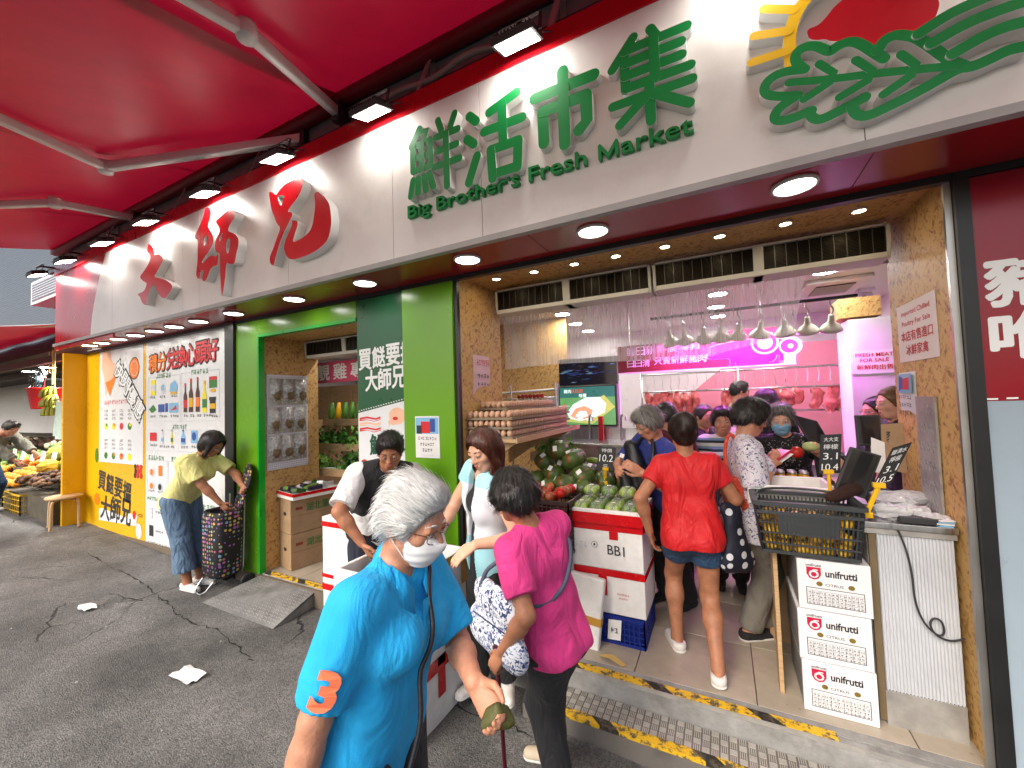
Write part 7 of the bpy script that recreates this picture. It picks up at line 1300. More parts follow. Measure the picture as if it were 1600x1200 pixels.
def make_person(label, pelvis, neck, head, fdir, cdir, hdir, wr=(None, None), el=(None, None), ank=(None, None), g=1., s=1., fem=True, res=.0065, skin=SKIN, top=None, bottom=None, shoes=None, hands=({}, {}), fpitch=0, froll=0, feet=True, group=None, belly=0, bust=1, mouth=True, footdir=None, shirt_noise=(.005, 20, 1, (1, 1, .7)), legs=True, hem_drop=.17, shw=None):
    Z = V3((0, 0, 1)); pelvis, neck = V3(pelvis), V3(neck); up = unit(neck-pelvis); tl = np.linalg.norm(neck-pelvis); ts = tl/.50
    t = thing('person', label, 'person', (float(pelvis[0]), float(pelvis[1]), float(min([a[2] for a in ank if a is not None], default=0))), 0, group)
    cd = unit(V3(cdir)); cf = unit(cd-up*(cd@up)); cr = np.cross(cf, up); hd = unit(V3(hdir)); hr = np.cross(hd, Z)
    sw = (shw or (.158 if fem else .185))*s; C = pelvis+up*.33*ts; sh = [neck-up*.055*s-cr*sw, neck-up*.055*s+cr*sw]     # left, right
    fl = (cf, .72); T = []
    T += [RC(pelvis-hr*.065*s+Z*.0, pelvis+hr*.065*s, .105*s*g, flat=(hd, .88), k=.05), RC(pelvis+up*.10*ts-hr*.045*s, pelvis+up*.10*ts+hr*.045*s, .10*s*g, flat=fl, k=.05), RC(pelvis+up*.20*ts-cr*.045*s+cf*.01*belly, pelvis+up*.20*ts+cr*.045*s+cf*.01*belly, (.098 if fem else .108)*s*g, flat=(cf, .78+.12*belly), k=.05),
          RC(C-cr*.06*s, C+cr*.06*s, .105*s*g, flat=(cf, .80), k=.05), RC(neck-up*.09*s-cr*(sw-.055), neck-up*.09*s+cr*(sw-.055), .072*s, flat=(cf, .85), k=.05), RC(neck-up*.03*s-cr*.05*s, neck-up*.06*s-cr*(sw-.02), .048*s, .042*s, k=.04), RC(neck-up*.03*s+cr*.05*s, neck-up*.06*s+cr*(sw-.02), .048*s, .042*s, k=.04)]
    if belly: T.append(EL(pelvis+up*.13*ts+cf*.045*s, [cr, cf, up], (.12*s*g, .085*s*belly*g, .13*s), k=.05))
    if fem and bust: T += [EL(C+cf*.085*s*g+cr*q*.062*s-up*.01, [cr, cf, up], (.062*s*g, .06*s*bust, .065*s), k=.045) for q in (-1, 1)]
    T += [EL(pelvis-hd*.055*s+hr*q*.062*s-Z*.03*s, [hr, hd, Z], (.078*s*g, .082*s, .085*s), k=.045) for q in (-1, 1)]
    A = [[], []]; elb = [None, None]; wri = [None, None]
    for i, q in enumerate((-1, 1)):
        w_ = V3(wr[i]) if wr[i] is not None else sh[i]+cr*q*.06*s-Z*.49*s+cf*.06*s
        pole = V3(el[i]) if el[i] is not None else -cf*.8+cr*q*.5-Z*.4
        e, w_ = ik(sh[i], w_, .275*s, .24*s, pole); elb[i], wri[i] = e, w_; gg = .5+.5*g
        A[i] = [RC(sh[i], e, .050*s*gg, .039*s*gg, k=.03), RC(e, e+(w_-e)*.35, .040*s*gg, .041*s*gg, k=.02), RC(e+(w_-e)*.3, w_, .039*s*gg, .0255*s, k=.02)]
    L = [[], []]; kn = [None, None]; an = [None, None]
    for i, q in enumerate((-1, 1)):
        hp = pelvis+hr*q*.082*s-Z*.02*s; a = V3(ank[i]) if ank[i] is not None else hp+V3((0, 0, -.79*s)); k_, a = ik(hp, a, .40*s, .40*s, hd+hr*q*.08); kn[i], an[i] = k_, a; gg = .4+.6*g
        L[i] = [RC(hp, k_, .086*s*gg, .056*s*gg, k=.04), RC(k_, k_+(a-k_)*.35-hd*.012*s, .054*s*gg, .056*s*gg, k=.03), RC(k_+(a-k_)*.3-hd*.012*s, a, .055*s*gg, .036*s, k=.03)]
    Hc = V3(head); f0 = unit(V3(fdir)); rt = unit(np.cross(f0, Z)); f = unit(f0*math.cos(fpitch)-Z*math.sin(fpitch)); u = np.cross(rt, f)
    if froll: rt, u = rt*math.cos(froll)+u*math.sin(froll), u*math.cos(froll)-rt*math.sin(froll)
    ax = [rt, f, u]; hp_ = lambda a, b, c: Hc+(rt*a+f*b+u*c)*s
    Hd = [RC(neck-up*.03, Hc-u*.05*s-f*.02*s, .056*s*(1 if fem else 1.12), .050*s, k=.03), EL(Hc+u*.012*s-f*.006*s, ax, V3((.073, .090, .088))*s, k=.02), EL(hp_(0, .022, -.045), ax, V3((.059, .066, .070))*s, k=.03), EL(hp_(0, .058, -.098), ax, V3((.026, .024, .020))*s, k=.03), RC(hp_(-.045, .0, -.075), hp_(-.016, .055, -.105), .018*s, .015*s, k=.025), RC(hp_(.045, .0, -.075), hp_(.016, .055, -.105), .018*s, .015*s, k=.025),
          RC(hp_(-.034, .074, .008), hp_(.034, .074, .008), .012*s, k=.015), EL(hp_(-.042, .058, -.034), ax, V3((.022, .022, .02))*s, k=.02), EL(hp_(.042, .058, -.034), ax, V3((.022, .022, .02))*s, k=.02)]
    Hd += [EL(hp_(q*.031, .096, -.011), ax, V3((.017, .014, .011))*s, sub=True) for q in (-1, 1)]
    Hd += [RC(hp_(0, .083, .0), hp_(0, .104, -.038), .007*s, .0115*s, k=.012), EL(hp_(-.012, .094, -.043), ax, V3((.009, .010, .008))*s, k=.008), EL(hp_(.012, .094, -.043), ax, V3((.009, .010, .008))*s, k=.008), RC(hp_(-.015, .084, -.067), hp_(.015, .084, -.067), .0095*s, k=.010), RC(hp_(-.012, .083, -.079), hp_(.012, .083, -.079), .0095*s, k=.010)]
    Hd += [RC(hp_(q*.031-.012, .081, -.004), hp_(q*.031+.012, .081, -.004), .0075*s, k=.006) for q in (-1, 1)]
    for q in (-1, 1): Hd += [EL(hp_(q*.075, -.010, -.018), [rt*math.cos(.4*q)+f*math.sin(.4*q), f*math.cos(.4*q)-rt*math.sin(.4*q), u], V3((.010, .019, .032))*s, k=.008)]
    Hn = []
    for i, q in enumerate((-1, 1)):
        hd_ = hands[i] or {}
        if hd_.get('none'): continue
        w_ = wri[i]; fa = unit(w_-elb[i]); d = unit(V3(hd_.get('dir', fa))); pn = V3(hd_.get('palm', -cr*q)); pn = unit(pn-d*(pn@d)); sd = np.cross(d, pn)
        th = sd*hd_.get('thumb', 1 if (np.cross(d, pn)@cf) > 0 else -1); cu = hd_.get('curl', .35); kk = s*(.95 if fem else 1.08); w2 = w_+d*.012
        Hn += [RC(w2, w2+d*.058*kk, .030*kk, .036*kk, flat=(pn, .42), k=.012)]
        for j, (o_, ln) in enumerate(((-.026, .9), (-.009, 1.0), (.009, .97), (.025, .78))):
            o2 = -o_ if True else o_; b = w2+d*.072*kk+th*o2*kk; p = b; an_ = cu*.6
            for sg, r_ in zip((.038, .026, .02), (.0088, .0082, .0072)):
                dd = d*math.cos(an_)+pn*math.sin(an_)+th*o2*1.2*(1-cu); q2 = p+dd*sg*ln*kk; Hn.append(RC(p, q2, r_*kk, (r_-.0006)*kk, k=.004)); p = q2; an_ += cu*1.1
        b = w2+d*.012*kk+th*.024*kk; q1 = b+(d*.7+th*.62+pn*.35*(.5+cu))*.038*kk; q2 = q1+(d*.9+th*.15+pn*.4*cu)*.03*kk; q3 = q2+(d*.95+pn*.5*cu-th*.1)*.022*kk
        Hn += [RC(b, q1, .0135*kk, .0105*kk, k=.008), RC(q1, q2, .0100*kk, .0090*kk, k=.004), RC(q2, q3, .0090*kk, .0075*kk, k=.004)]
    Ft = []
    for i in (0, 1):
        fd = unit(V3(footdir[i])) if footdir is not None else hd; a = an[i]; fo = a-Z*.045*s; Ft.append([RC(fo-fd*.035*s-Z*.0, fo+fd*.14*s-Z*.018*s, .036*s, .028*s, flat=(Z, .9), k=.02), RC(a-Z*.0, fo+fd*.02, .036*s, .034*s, k=.02)])
    body = T+A[0]+A[1]+(L[0]+L[1]+(Ft[0]+Ft[1] if feet else []) if legs else [])+Hd+Hn
    v, F = surface(body, res); mesh_np('body', v, F, skin, t)
    inf = lambda q, e, **kw: RC(q.a, q.b, q.ra+e, q.rb+e, q.flat, max(q.k, .03), kw.get('cut', q.cut)) if isinstance(q, RC) else EL(q.c, q.A, q.r+e, max(q.k, .04), q.cut)
    if top:
        e = top.get('e', .018); sl = top.get('sleeve', .62); pr = [inf(q, e) for q in T]; es = top.get('es', .016)
        for i in (0, 1):
            d = unit(elb[i]-sh[i]); o_ = sh[i]+(elb[i]-sh[i])*min(sl, 1.0); cut = [(o_, d)] if sl <= 1 else None
            pr.append(RC(sh[i], sh[i]+(elb[i]-sh[i])*min(1.05, max(sl, .3)+.05), .056*s*(.5+.5*g)+es*.7, (.05 if sl <= 1 else .044)*s*(.5+.5*g)+es, k=.035, cut=cut))
            if sl > 1: d = unit(wri[i]-elb[i]); o_ = elb[i]+(wri[i]-elb[i])*(sl-1); pr.append(RC(elb[i], o_+d*.02, .044*s+es, .034*s+es, k=.03, cut=[(o_, d)]))
        hm = top.get('hem', .12) or .12; pr += [RC(pelvis+up*.14*ts+hr*q*.052*s, pelvis-up*(hm+.05)+hr*q*.062*s, .098*s*g+e, (.104+top.get('flare', .012))*s*g+e, flat=(hd, .90), k=.05) for q in (-1, 1)]
        planes = [(pelvis-up*top.get('hem', .12), -up*.75-Z*.25)] if top.get('hem') is not None else [(pelvis-Z*.10, -Z)]
        if top.get('vneck'): pr.append(RC(neck+cf*.07*s+up*.06, neck+cf*.10*s-up*top['vneck'], .05*s, .008*s, sub=True))
        pr.append(EL(neck+up*.055+cf*.02, [cr, cf, up], (.066*s, .070*s, .06), sub=True))
        v, F = surface(pr, top.get('res', res), planes, top.get('noise', shirt_noise)); mesh_np(top.get('name', 'shirt'), v, F, top['mat'], t)
    if bottom:
        e = bottom.get('e', .024); ln = bottom.get('len', 2.); pr = [inf(T[0], .003), inf(T[-1], .004), inf(T[-2], .004)]
        for i in (0, 1):
            hp = L[i][0].a; gg = .4+.6*g
            if ln <= 1: o_ = hp+(kn[i]-hp)*ln; pr.append(RC(hp, o_+unit(kn[i]-hp)*.03, .088*s*gg+e, .076*s*gg+e, k=.03, cut=[(o_, unit(kn[i]-hp))]))
            else: o_ = kn[i]+(an[i]-kn[i])*(ln-1); pr += [RC(hp, kn[i], .088*s*gg+e, .060*s*gg+e, k=.03), RC(kn[i], o_+unit(an[i]-kn[i])*.02, .058*s*gg+e, bottom.get('ra', .046)*s*gg+e, k=.03, cut=[(o_, unit(an[i]-kn[i]))])]
        v, F = surface(pr, bottom.get('res', res*1.15), [(pelvis+Z*.06, Z)], bottom.get('noise', (.003, 24, 3, (1, 1, .5)))); mesh_np(bottom.get('name', 'trousers'), v, F, bottom['mat'], t)
    if shoes and feet:
        for i in (0, 1):
            fd = unit(V3(footdir[i])) if footdir is not None else hd; pr = [RC(q.a, q.b, q.ra+.007, q.rb+.007, q.flat, .02) for q in Ft[i][:1]]; fo = an[i]-Z*.045*s
            pr += [RC(fo-fd*.03*s+Z*.015, fo+fd*.05*s-Z*.01, .037*s, .036*s, k=.02)]
            v, F = surface(pr, .006, [(an[i]-Z*(.018 if shoes.get('low', True) else -.02), Z), (fo-Z*.042*s, -Z)]); so = mesh_np('shoe', v, F, shoes['mat'], t)
            if shoes.get('sole'):
                pr = [RC(q.a-Z*.022, q.b-Z*.012, q.ra+.008, q.rb+.009, (Z, .5), .02) for q in Ft[i][:1]]; v, F = surface(pr, .006, [(fo-Z*.020*s, Z), (fo-Z*.046*s, -Z)]); mesh_np('sole', v, F, shoes['sole'], so)
    for q in (-1, 1):
        e = MB(); c = hp_(q*.031, .0795, -.0125); e.ball(c, .0112*s, 10, 8, 0); ic = hp_(q*.031, .0795+.0052, -.0125-.0015-.003*max(0, fpitch)); e.ball(ic, .0066*s, 8, 6, 1); e.build('eye', [EYEW, IRIS], t, smooth=True)
    return dict(t=t, hp=hp_, Hc=Hc, ax=(rt, f, u), s=s, neck=neck, pelvis=pelvis, up=up, cf=cf, cr=cr, sh=sh, el=elb, wr=wri, Hd=Hd, T=T, kn=kn, an=an, hd=hd, hr=hr, skin=skin)
def face_bits(p, hairm, lip=LIP, brow=True):
    hp, t, s = p['hp'], p['t'], p['s']
    if brow:
        for q in (-1, 1): MB().tube(smooth_line([hp(q*.014, .0885, .010), hp(q*.030, .0885, .016), hp(q*.050, .073, .009)], 1), [.0022, .0034, .0012], 5).build('eyebrow', hairm, t, smooth=True)
    for q in (-1, 1): MB().tube(smooth_line([hp(q*.017, .0895, -.011), hp(q*.031, .0935, -.0068), hp(q*.046, .084, -.011)], 1), [.0010, .0017, .0010], 5).build('eyelash', IRIS, t, smooth=True)
    if lip: MB().tube(smooth_line([hp(-.022, .083, -.0735), hp(-.008, .0945, -.0695), hp(0, .0945, -.0705), hp(.008, .0945, -.0695), hp(.022, .083, -.0735)], 2), [.001, .0042, .0045, .0042, .001], 6).build('upper_lip', lip, t, smooth=True); MB().tube(smooth_line([hp(-.02, .084, -.0755), hp(0, .0945, -.0795), hp(.02, .084, -.0755)], 2), [.001, .005, .001], 6).build('lower_lip', lip, t, smooth=True)
def glasses(p, m, w_=.0026):
    hp, t = p['hp'], p['t']; o = MB()
    for q in (-1, 1): o.tube([hp(q*.033+.025*math.cos(a*math.pi/8), .099-.008*abs(math.cos(a*math.pi/8)), -.016+.019*math.sin(a*math.pi/8)) for a in range(17)], w_/2, 5); o.tube([hp(q*.058, .090, -.008), hp(q*.076, .05, -.008), hp(q*.078, -.005, -.010), hp(q*.074, -.02, -.025)], w_/2, 5)
    o.tube([hp(-.009, .099, -.010), hp(0, .104, -.006), hp(.009, .099, -.010)], w_/2, 5); g_ = o.build('glasses', m, t, smooth=True); l = MB()
    for q in (-1, 1): l.add([hp(q*.033+.024*math.cos(a*math.pi/8), .0995-.008*abs(math.cos(a*math.pi/8)), -.016+.018*math.sin(a*math.pi/8)) for a in range(16)], [tuple(range(16))])
    l.build('lens', mat('clear_lens', (.9, .9, .9), .05, var=0, alpha=.12, spec=.8), g_)
def face_mask(p, m, loops=True):
    hp, t, ax, s = p['hp'], p['t'], p['ax'], p['s']; rt, f, u = [V3(a) for a in ax]
    pr = [EL(hp(0, .030, -.052), [rt, f, u], V3((.066, .082, .074))*s, k=.02), EL(hp(0, .055, -.095), [rt, f, u], V3((.036, .036, .030))*s, k=.03), RC(hp(0, .09, -.025), hp(0, .108, -.045), .010*s, .013*s, k=.03)]
    v, F = surface(pr, .005, [(hp(0, .09, -.026), unit(u*.9+f*.35)), (hp(0, .02, -.122), -u), (hp(0, .028, 0), -f)], (.0016, 170, 2, (.15, .15, 1.0))); mk = mesh_np('face_mask', v, F, m, t)
    if loops:
        for q in (-1, 1): MB().tube(smooth_line([hp(q*.060, .045, -.035), hp(q*.073, .0, -.005), hp(q*.080, -.022, -.012), hp(q*.078, -.02, -.04), hp(q*.057, .035, -.095)], 2), .0016, 5).build('ear_loop', m, mk, smooth=True)
def hairdo(p, style, m, seed=1, N=None, h=.008):
    hp, t, s = p['hp'], p['t'], p['s']; rt, f, u = [V3(a) for a in p['ax']]; ax = [rt, f, u]; Hc = p['Hc']
    fc = lambda a, b: [(hp(0, a, b), unit(f*.93-u*.30))]
    lo = lambda c: (hp(0, 0, c), -u)
    def cap(th, fr=.068, fz=.03, low=-.05, k=.02, cu=()): return EL(hp(0, -.010, .014), ax, V3((.074+th, .092+th, .090+th))*s, k=k, cut=[(hp(0, fr, fz), unit(f*.95-u*.42)), lo(low)]+list(cu))
    crown = hp(0, -.035, .095)
    down = lambda P: (P-crown)*6-u*.8
    if style == 'white_swept':
        pr = [cap(.010, .066, .035, -.03), EL(hp(0, -.050, -.03), ax, V3((.066, .054, .062))*s, k=.03, cut=[lo(-.085)]), EL(hp(0, .035, .080), ax, V3((.055, .052, .034))*s, k=.03), EL(hp(0, -.035, .082), ax, V3((.064, .062, .034))*s, k=.03)]
        pr += [RC(hp(q*.077, .028, .0), hp(q*.076, .022, -.025), .010*s, .006*s, k=.01) for q in (-1, 1)]
        return hair_mesh(pr, N or 14000, 6, .055, lambda P: -f*1.0-u*(.15+np.clip(-((P-Hc)@u)/.06, -.5, 1.2))[:, None]*.8-u*np.clip(-((P-Hc)@f)/.05-.4, 0, 1.6)[:, None]*1.2  , .0015, m, t, h, .010, (.0015, 50, 2, (1, 1, 1)), seed=seed)
    if style == 'curly':
        rs = np.random.RandomState(seed); pr = [cap(.030, .062, .03, -.055), EL(hp(0, -.055, -.02), ax, V3((.082, .066, .075))*s, k=.02, cut=[lo(-.09)])]
        for _ in range(70):
            d = unit(rs.normal(0, 1, 3)); d[2] = abs(d[2])*1.0-.35; q = hp(0, -.012, .012)+(rt*d[0]*.098+f*d[1]*.105+u*d[2]*.108)*s
            if (q-Hc)@f > .070*s and (q-Hc)@u < .055*s: continue
            if (q-Hc)@u < -.075*s: continue
            pr.append(EL(q, np.eye(3), V3((1, 1, 1))*rs.uniform(.016, .028)*s, k=.010))
        return hair_mesh(pr, N or 5200, 7, .055, down, .0026, m, t, h, .014, (.004, 95, 2, (1, 1, 1)), curl=1.1, seed=seed)
    if style == 'short_man':
        pr = [cap(.012, .070, .04, -.03), EL(hp(0, .04, .082), ax, V3((.056, .05, .028))*s, k=.03), EL(hp(0, -.055, -.025), ax, V3((.063, .046, .05))*s, k=.02, cut=[lo(-.065)])]
        return hair_mesh(pr, N or 2600, 4, .035, lambda P: f*.4+(P-crown)*4+u*.15, .0024, m, t, h, .010, (.003, 85, 2, (1, 1, 1)), seed=seed)
    if style == 'short_fluffy':
        pr = [cap(.024, .064, .03, -.045), EL(hp(0, -.05, -.02), ax, V3((.078, .062, .070))*s, k=.02, cut=[lo(-.08)]), EL(hp(0, .03, .085), ax, V3((.062, .06, .034))*s, k=.03)]
        return hair_mesh(pr, N or 2800, 5, .05, down, .003, m, t, h, .014, (.005, 60, 2, (1, 1, 1)), seed=seed)
    if style == 'bob':
        pr = [cap(.020, .064, .03, -.06), EL(hp(0, -.045, -.045), ax, V3((.084, .060, .085))*s, k=.02, cut=[lo(-.12)])]
        pr += [RC(hp(q*.075, .045, .04), hp(q*.080, .052, -.10), .020*s, .014*s, (rt, .7), k=.02) for q in (-1, 1)]
        return hair_mesh(pr, N or 3600, 6, .10, down, .003, m, t, h, .008, (.003, 60, 2, (1, 1, .4)), seed=seed, grav=.2)
    if style == 'long':
        bk = p['neck']-p['cf']*.075*s; pr = [cap(.014, .072, .05, -.05), EL(hp(0, -.05, -.04), ax, V3((.075, .055, .09))*s, k=.03)]
        pr += [RC(hp(q*.062, -.045, -.03), bk+p['cr']*q*.07*s-p['up']*.20, .040*s, .030*s, (p['cf'], .6), k=.04) for q in (-1, 1)]+[RC(hp(q*.070, .030, .045), hp(q*.082, .022, -.10), .016*s, .018*s, (rt, .8), k=.02) for q in (-1, 1)]+[RC(hp(q*.082, .02, -.09), p['neck']+p['cr']*q*.095*s+p['cf']*.05-p['up']*.10, .020*s, .015*s, k=.02) for q in (-1, 1)]
        return hair_mesh(pr, N or 5200, 8, .22, lambda P: (P-hp(0, .01, .1))*2.5-V3((0, 0, 1))*1.0, .0032, m, t, h, .004, (.002, 90, 2, (1, 1, .25)), seed=seed, grav=.25)
    if style == 'bun':
        pr = [cap(.018, .068, .035, -.05), EL(hp(0, -.05, -.045), ax, V3((.070, .055, .062))*s, k=.02), EL(hp(.012, -.098, .030), ax, V3((.056, .046, .070))*s, k=.02), EL(hp(.0, -.085, .075), ax, V3((.05, .042, .038))*s, k=.03), RC(hp(-.015, -.11, -.01), hp(.03, -.125, .07), .022*s, .016*s, k=.012)]
        return hair_mesh(pr, N or 3600, 5, .07, lambda P: (hp(0, -.10, .05)-P)*8+u*.3, .003, m, t, h, .005, (.0025, 80, 2, (1, 1, 1)), seed=seed)
    if style == 'tied':
        pr = [cap(.010, .066, .04, -.045), EL(hp(0, -.05, -.03), ax, V3((.062, .05, .055))*s, k=.02), EL(hp(0, -.10, -.01), ax, V3((.035, .035, .035))*s, k=.02)]
        return hair_mesh(pr, N or 1800, 5, .06, lambda P: -f+(hp(0, -.1, 0)-P)*3, .003, m, t, h, .004, (.002, 80, 2, (1, 1, 1)), seed=seed)
def pattern(name, kind, base, cols, scale, rough=.8, thr=.5):
    m = bpy.data.materials.new(name); m.use_nodes = True; nt = m.node_tree; b = nt.nodes['Principled BSDF']; L = nt.links.new; tc = nd(nt, 'ShaderNodeTexCoord'); cur = None
    if kind == 'dots':
        v = nd(nt, 'ShaderNodeTexVoronoi', Scale=scale, Randomness=.35); L(tc.outputs['Object'], v.inputs['Vector']); g = nd(nt, 'ShaderNodeMath', operation='LESS_THAN'); L(v.outputs['Distance'], g.inputs[0]); g.inputs[1].default_value = thr; x = nd(nt, 'ShaderNodeMix', data_type='RGBA'); L(g.outputs[0], x.inputs[0]); x.inputs[6].default_value = (*C(base), 1)
        if len(cols) == 1: x.inputs[7].default_value = (*C(cols[0]), 1)
        else:
            sp_ = nd(nt, 'ShaderNodeSeparateColor'); L(v.outputs['Color'], sp_.inputs[0]); r = nd(nt, 'ShaderNodeValToRGB'); r.color_ramp.interpolation = 'CONSTANT'; L(sp_.outputs[0], r.inputs[0]); e = r.color_ramp.elements; e[0].color = (*C(cols[0]), 1); e[0].position = 0; e[1].position = 1/len(cols); e[1].color = (*C(cols[1]), 1)
            for i in range(2, len(cols)): q = e.new(i/len(cols)); q.color = (*C(cols[i]), 1)
            L(r.outputs[0], x.inputs[7])
        cur = x.outputs[2]
    elif kind == 'stripes':
        s_ = nd(nt, 'ShaderNodeSeparateXYZ'); L(tc.outputs['Object'], s_.inputs[0]); mm = nd(nt, 'ShaderNodeMath', operation='MULTIPLY'); L(s_.outputs[2], mm.inputs[0]); mm.inputs[1].default_value = scale; fr = nd(nt, 'ShaderNodeMath', operation='FRACT'); L(mm.outputs[0], fr.inputs[0]); r = nd(nt, 'ShaderNodeValToRGB'); r.color_ramp.interpolation = 'CONSTANT'; L(fr.outputs[0], r.inputs[0]); e = r.color_ramp.elements; e[0].color = (*C(base), 1); e[1].position = .4; e[1].color = (*C(cols[0]), 1)
        if len(cols) > 1: q = e.new(.7); q.color = (*C(cols[1]), 1)
        cur = r.outputs[0]
    else:
        cur = None; prev = (*C(base), 1)
        for i, c in enumerate(cols):
            n = nd(nt, 'ShaderNodeTexNoise', Scale=scale*(1+.35*i), Detail=2.5, Distortion=1.6); mp = nd(nt, 'ShaderNodeMapping'); mp.inputs['Location'].default_value = (i*3.1, i*1.7, i*.9); L(tc.outputs['Object'], mp.inputs[0]); L(mp.outputs[0], n.inputs['Vector']); g = nd(nt, 'ShaderNodeMapRange'); L(n.outputs[0], g.inputs[0]); g.inputs[1].default_value = thr; g.inputs[2].default_value = thr+.03; x = nd(nt, 'ShaderNodeMix', data_type='RGBA'); L(g.outputs[0], x.inputs[0]); x.inputs[7].default_value = (*C(c), 1)
            if cur is None: x.inputs[6].default_value = prev
            else: L(cur, x.inputs[6])
            cur = x.outputs[2]
    L(cur, b.inputs['Base Color']); b.inputs['Roughness'].default_value = rough; n = nd(nt, 'ShaderNodeTexNoise', Scale=300, Detail=2.0); L(tc.outputs['Object'], n.inputs['Vector']); bp = nd(nt, 'ShaderNodeBump', Strength=.2, Distance=.004); L(n.outputs[0], bp.inputs['Height']); L(bp.outputs[0], b.inputs['Normal']); return m

def strap(p, pts, r, m, parent, gap=.022, name='strap', all_=False):
    """a strap that lies on the clothed torso where it passes near it"""
    P = np.array(smooth_line([tuple(q) for q in pts], 3)); pr = [q for q in p['T']]
    for _ in range(3):
        d = evalp(pr, P); e = .004; g = np.stack([evalp(pr, P+np.eye(3)[i]*e)-evalp(pr, P-np.eye(3)[i]*e) for i in range(3)], -1); g /= np.linalg.norm(g, axis=1)[:, None]+1e-9
        mk = (d < gap) | ((d < .07) if not all_ else (d < .19)); P = P-np.where(mk, d-gap, 0)[:, None]*g
        for _k in range(3): P[1:-1] = .25*P[:-2]+.5*P[1:-1]+.25*P[2:]
    q = MB(); q.tube([tuple(x) for x in P], r, 6); return q.build(name, m, parent, smooth=True)

# ------------------------------------------------------------------ the people
CL = lambda n, c, r=.85, b=.25: cloth(n, c, r)
DENIM = cloth('washed_denim', '#5d7690', .9, .7, 10); DENIMD = cloth('dark_denim', '#24405f', .9, .6, 12); WSHOE = mat('white_shoe', (.68, .66, .62), .55, var=.1); BPANT = CL('black_trousers', (.015, .015, .017)); NAVYP = CL('navy_trousers', (.014, .018, .035))
gy = ground_z
# 1. woman in the blue polo, foreground
g0 = gy(-.9, .88)
p = make_person('white haired masked woman in a bright blue polo shirt holding a leaf dumpling in front', (-.925, .865, .765), (-.845, .885, 1.215), (-.79, .90, 1.352), (.99, .12, 0), (.985, .08, 0), (.99, .1, 0), wr=((-.605, .905, .945), (-.935, .600, .695)), el=((-.2, .6, -.8), (-.9, -.1, 0)), ank=((-.90, .95, g0+.08), (-.96, .77, g0+.08)), g=.93, s=.96, res=.0055, skin=SKIN, fpitch=.32, belly=.45, shw=.150,
    top=dict(mat=cloth('bright_blue_pique', '#1ba4e0', .8, .5, 6), sleeve=.82, hem=.17, e=.017, es=.020, vneck=.065, name='polo_shirt', res=.0055, noise=(.006, 19, 1, (1, 1, .8))), bottom=dict(mat=BPANT), shoes=dict(mat=BPANT), hands=(dict(dir=(.80, -.25, -.5), palm=(-.1, -.75, .55), curl=.7), dict(curl=.3)))
face_bits(p, HAIRW, None); hairdo(p, 'white_swept', HAIRW, h=.006); glasses(p, mat('brown_frame', '#5a3a22', .3, var=.1)); face_mask(p, mat('white_mask_fabric', (.75, .75, .75), .8, var=.04, bump=.1, bs=200)); BLUEW = p
t = p['t']; nk, up, cf, cr = p['neck'], p['up'], p['cf'], p['cr']; PQ = MATS['bright_blue_pique']
# collar: two turned-down leaves
q = MB()
for sd in (-1, 1):
    ring = [math.pi*(.5+.5*k/9) for k in range(10)] if sd < 0 else [math.pi*(.5-.5*k/9) for k in range(10)]
    vs = []
    for a in ring:
        d = cr*math.cos(a)*1.0-cf*math.sin(a)*1.0; k = (math.cos(a)*sd*-1 if False else abs(math.cos(a)))
        b0 = nk+d*.060+up*(.055-.035*k)+cf*(.012+.045*k**2); vs += [b0, nk+d*(.085+.004*k)+up*(.022-.06*k)+cf*(.012+.058*k**2)]
    e0 = vs[-1]; vs += [nk+cr*math.cos(ring[-1])*.02+cf*.085-up*.035, nk+cr*math.cos(ring[-1])*.035+cf*.110-up*.10]
    q.add([tuple(x) for x in vs], [(2*i, 2*i+1, 2*i+3, 2*i+2) for i in range(10)])
o = q.build('collar', PQ, t, smooth=True); sm = o.modifiers.new('solid', 'SOLIDIFY'); sm.thickness = .004
q = MB(); c0 = nk+cf*.118-up*.05; q.add([tuple(nk+cf*(.112+.03*k/5)-up*(.06+.03*k)+cr*w_) for k in range(6) for w_ in (-.014, .014)], [(2*i, 2*i+1, 2*i+3, 2*i+2) for i in range(5)]); q.build('placket', PQ, t, smooth=True)
# orange 3 on the sleeve
shr, elr = V3(p['sh'][1]), V3(p['el'][1]); da = unit(elr-shr); cdir = unit(V3((0, 0, 1.67))-(shr+elr)/2); nn = unit(cdir-da*(cdir@da)); ss = np.cross(-da, nn)
ss = -np.cross(nn, -da); base = shr+da*.205+nn*.0; vs, fs = text_geo('3', .045, 0); w3, h3 = .06, .09; x0, x1, y0, y1 = vs[:, 0].min(), vs[:, 0].max(), vs[:, 1].min(), vs[:, 1].max(); out = []
sx = np.cross(-da, nn); rr = .078
for v_ in vs: a = ((v_[0]-x0)/(x1-x0)-.5)*w3/rr; b = (v_[1]-y0)/(y1-y0)*h3; out.append(tuple(base-da*b+rr*(nn*math.cos(a)+sx*math.sin(a))))
NUM3 = (out, fs)
MB().add(*NUM3).build('sleeve_number', mat('orange_flock', '#ef7a52', .8, var=0), t)
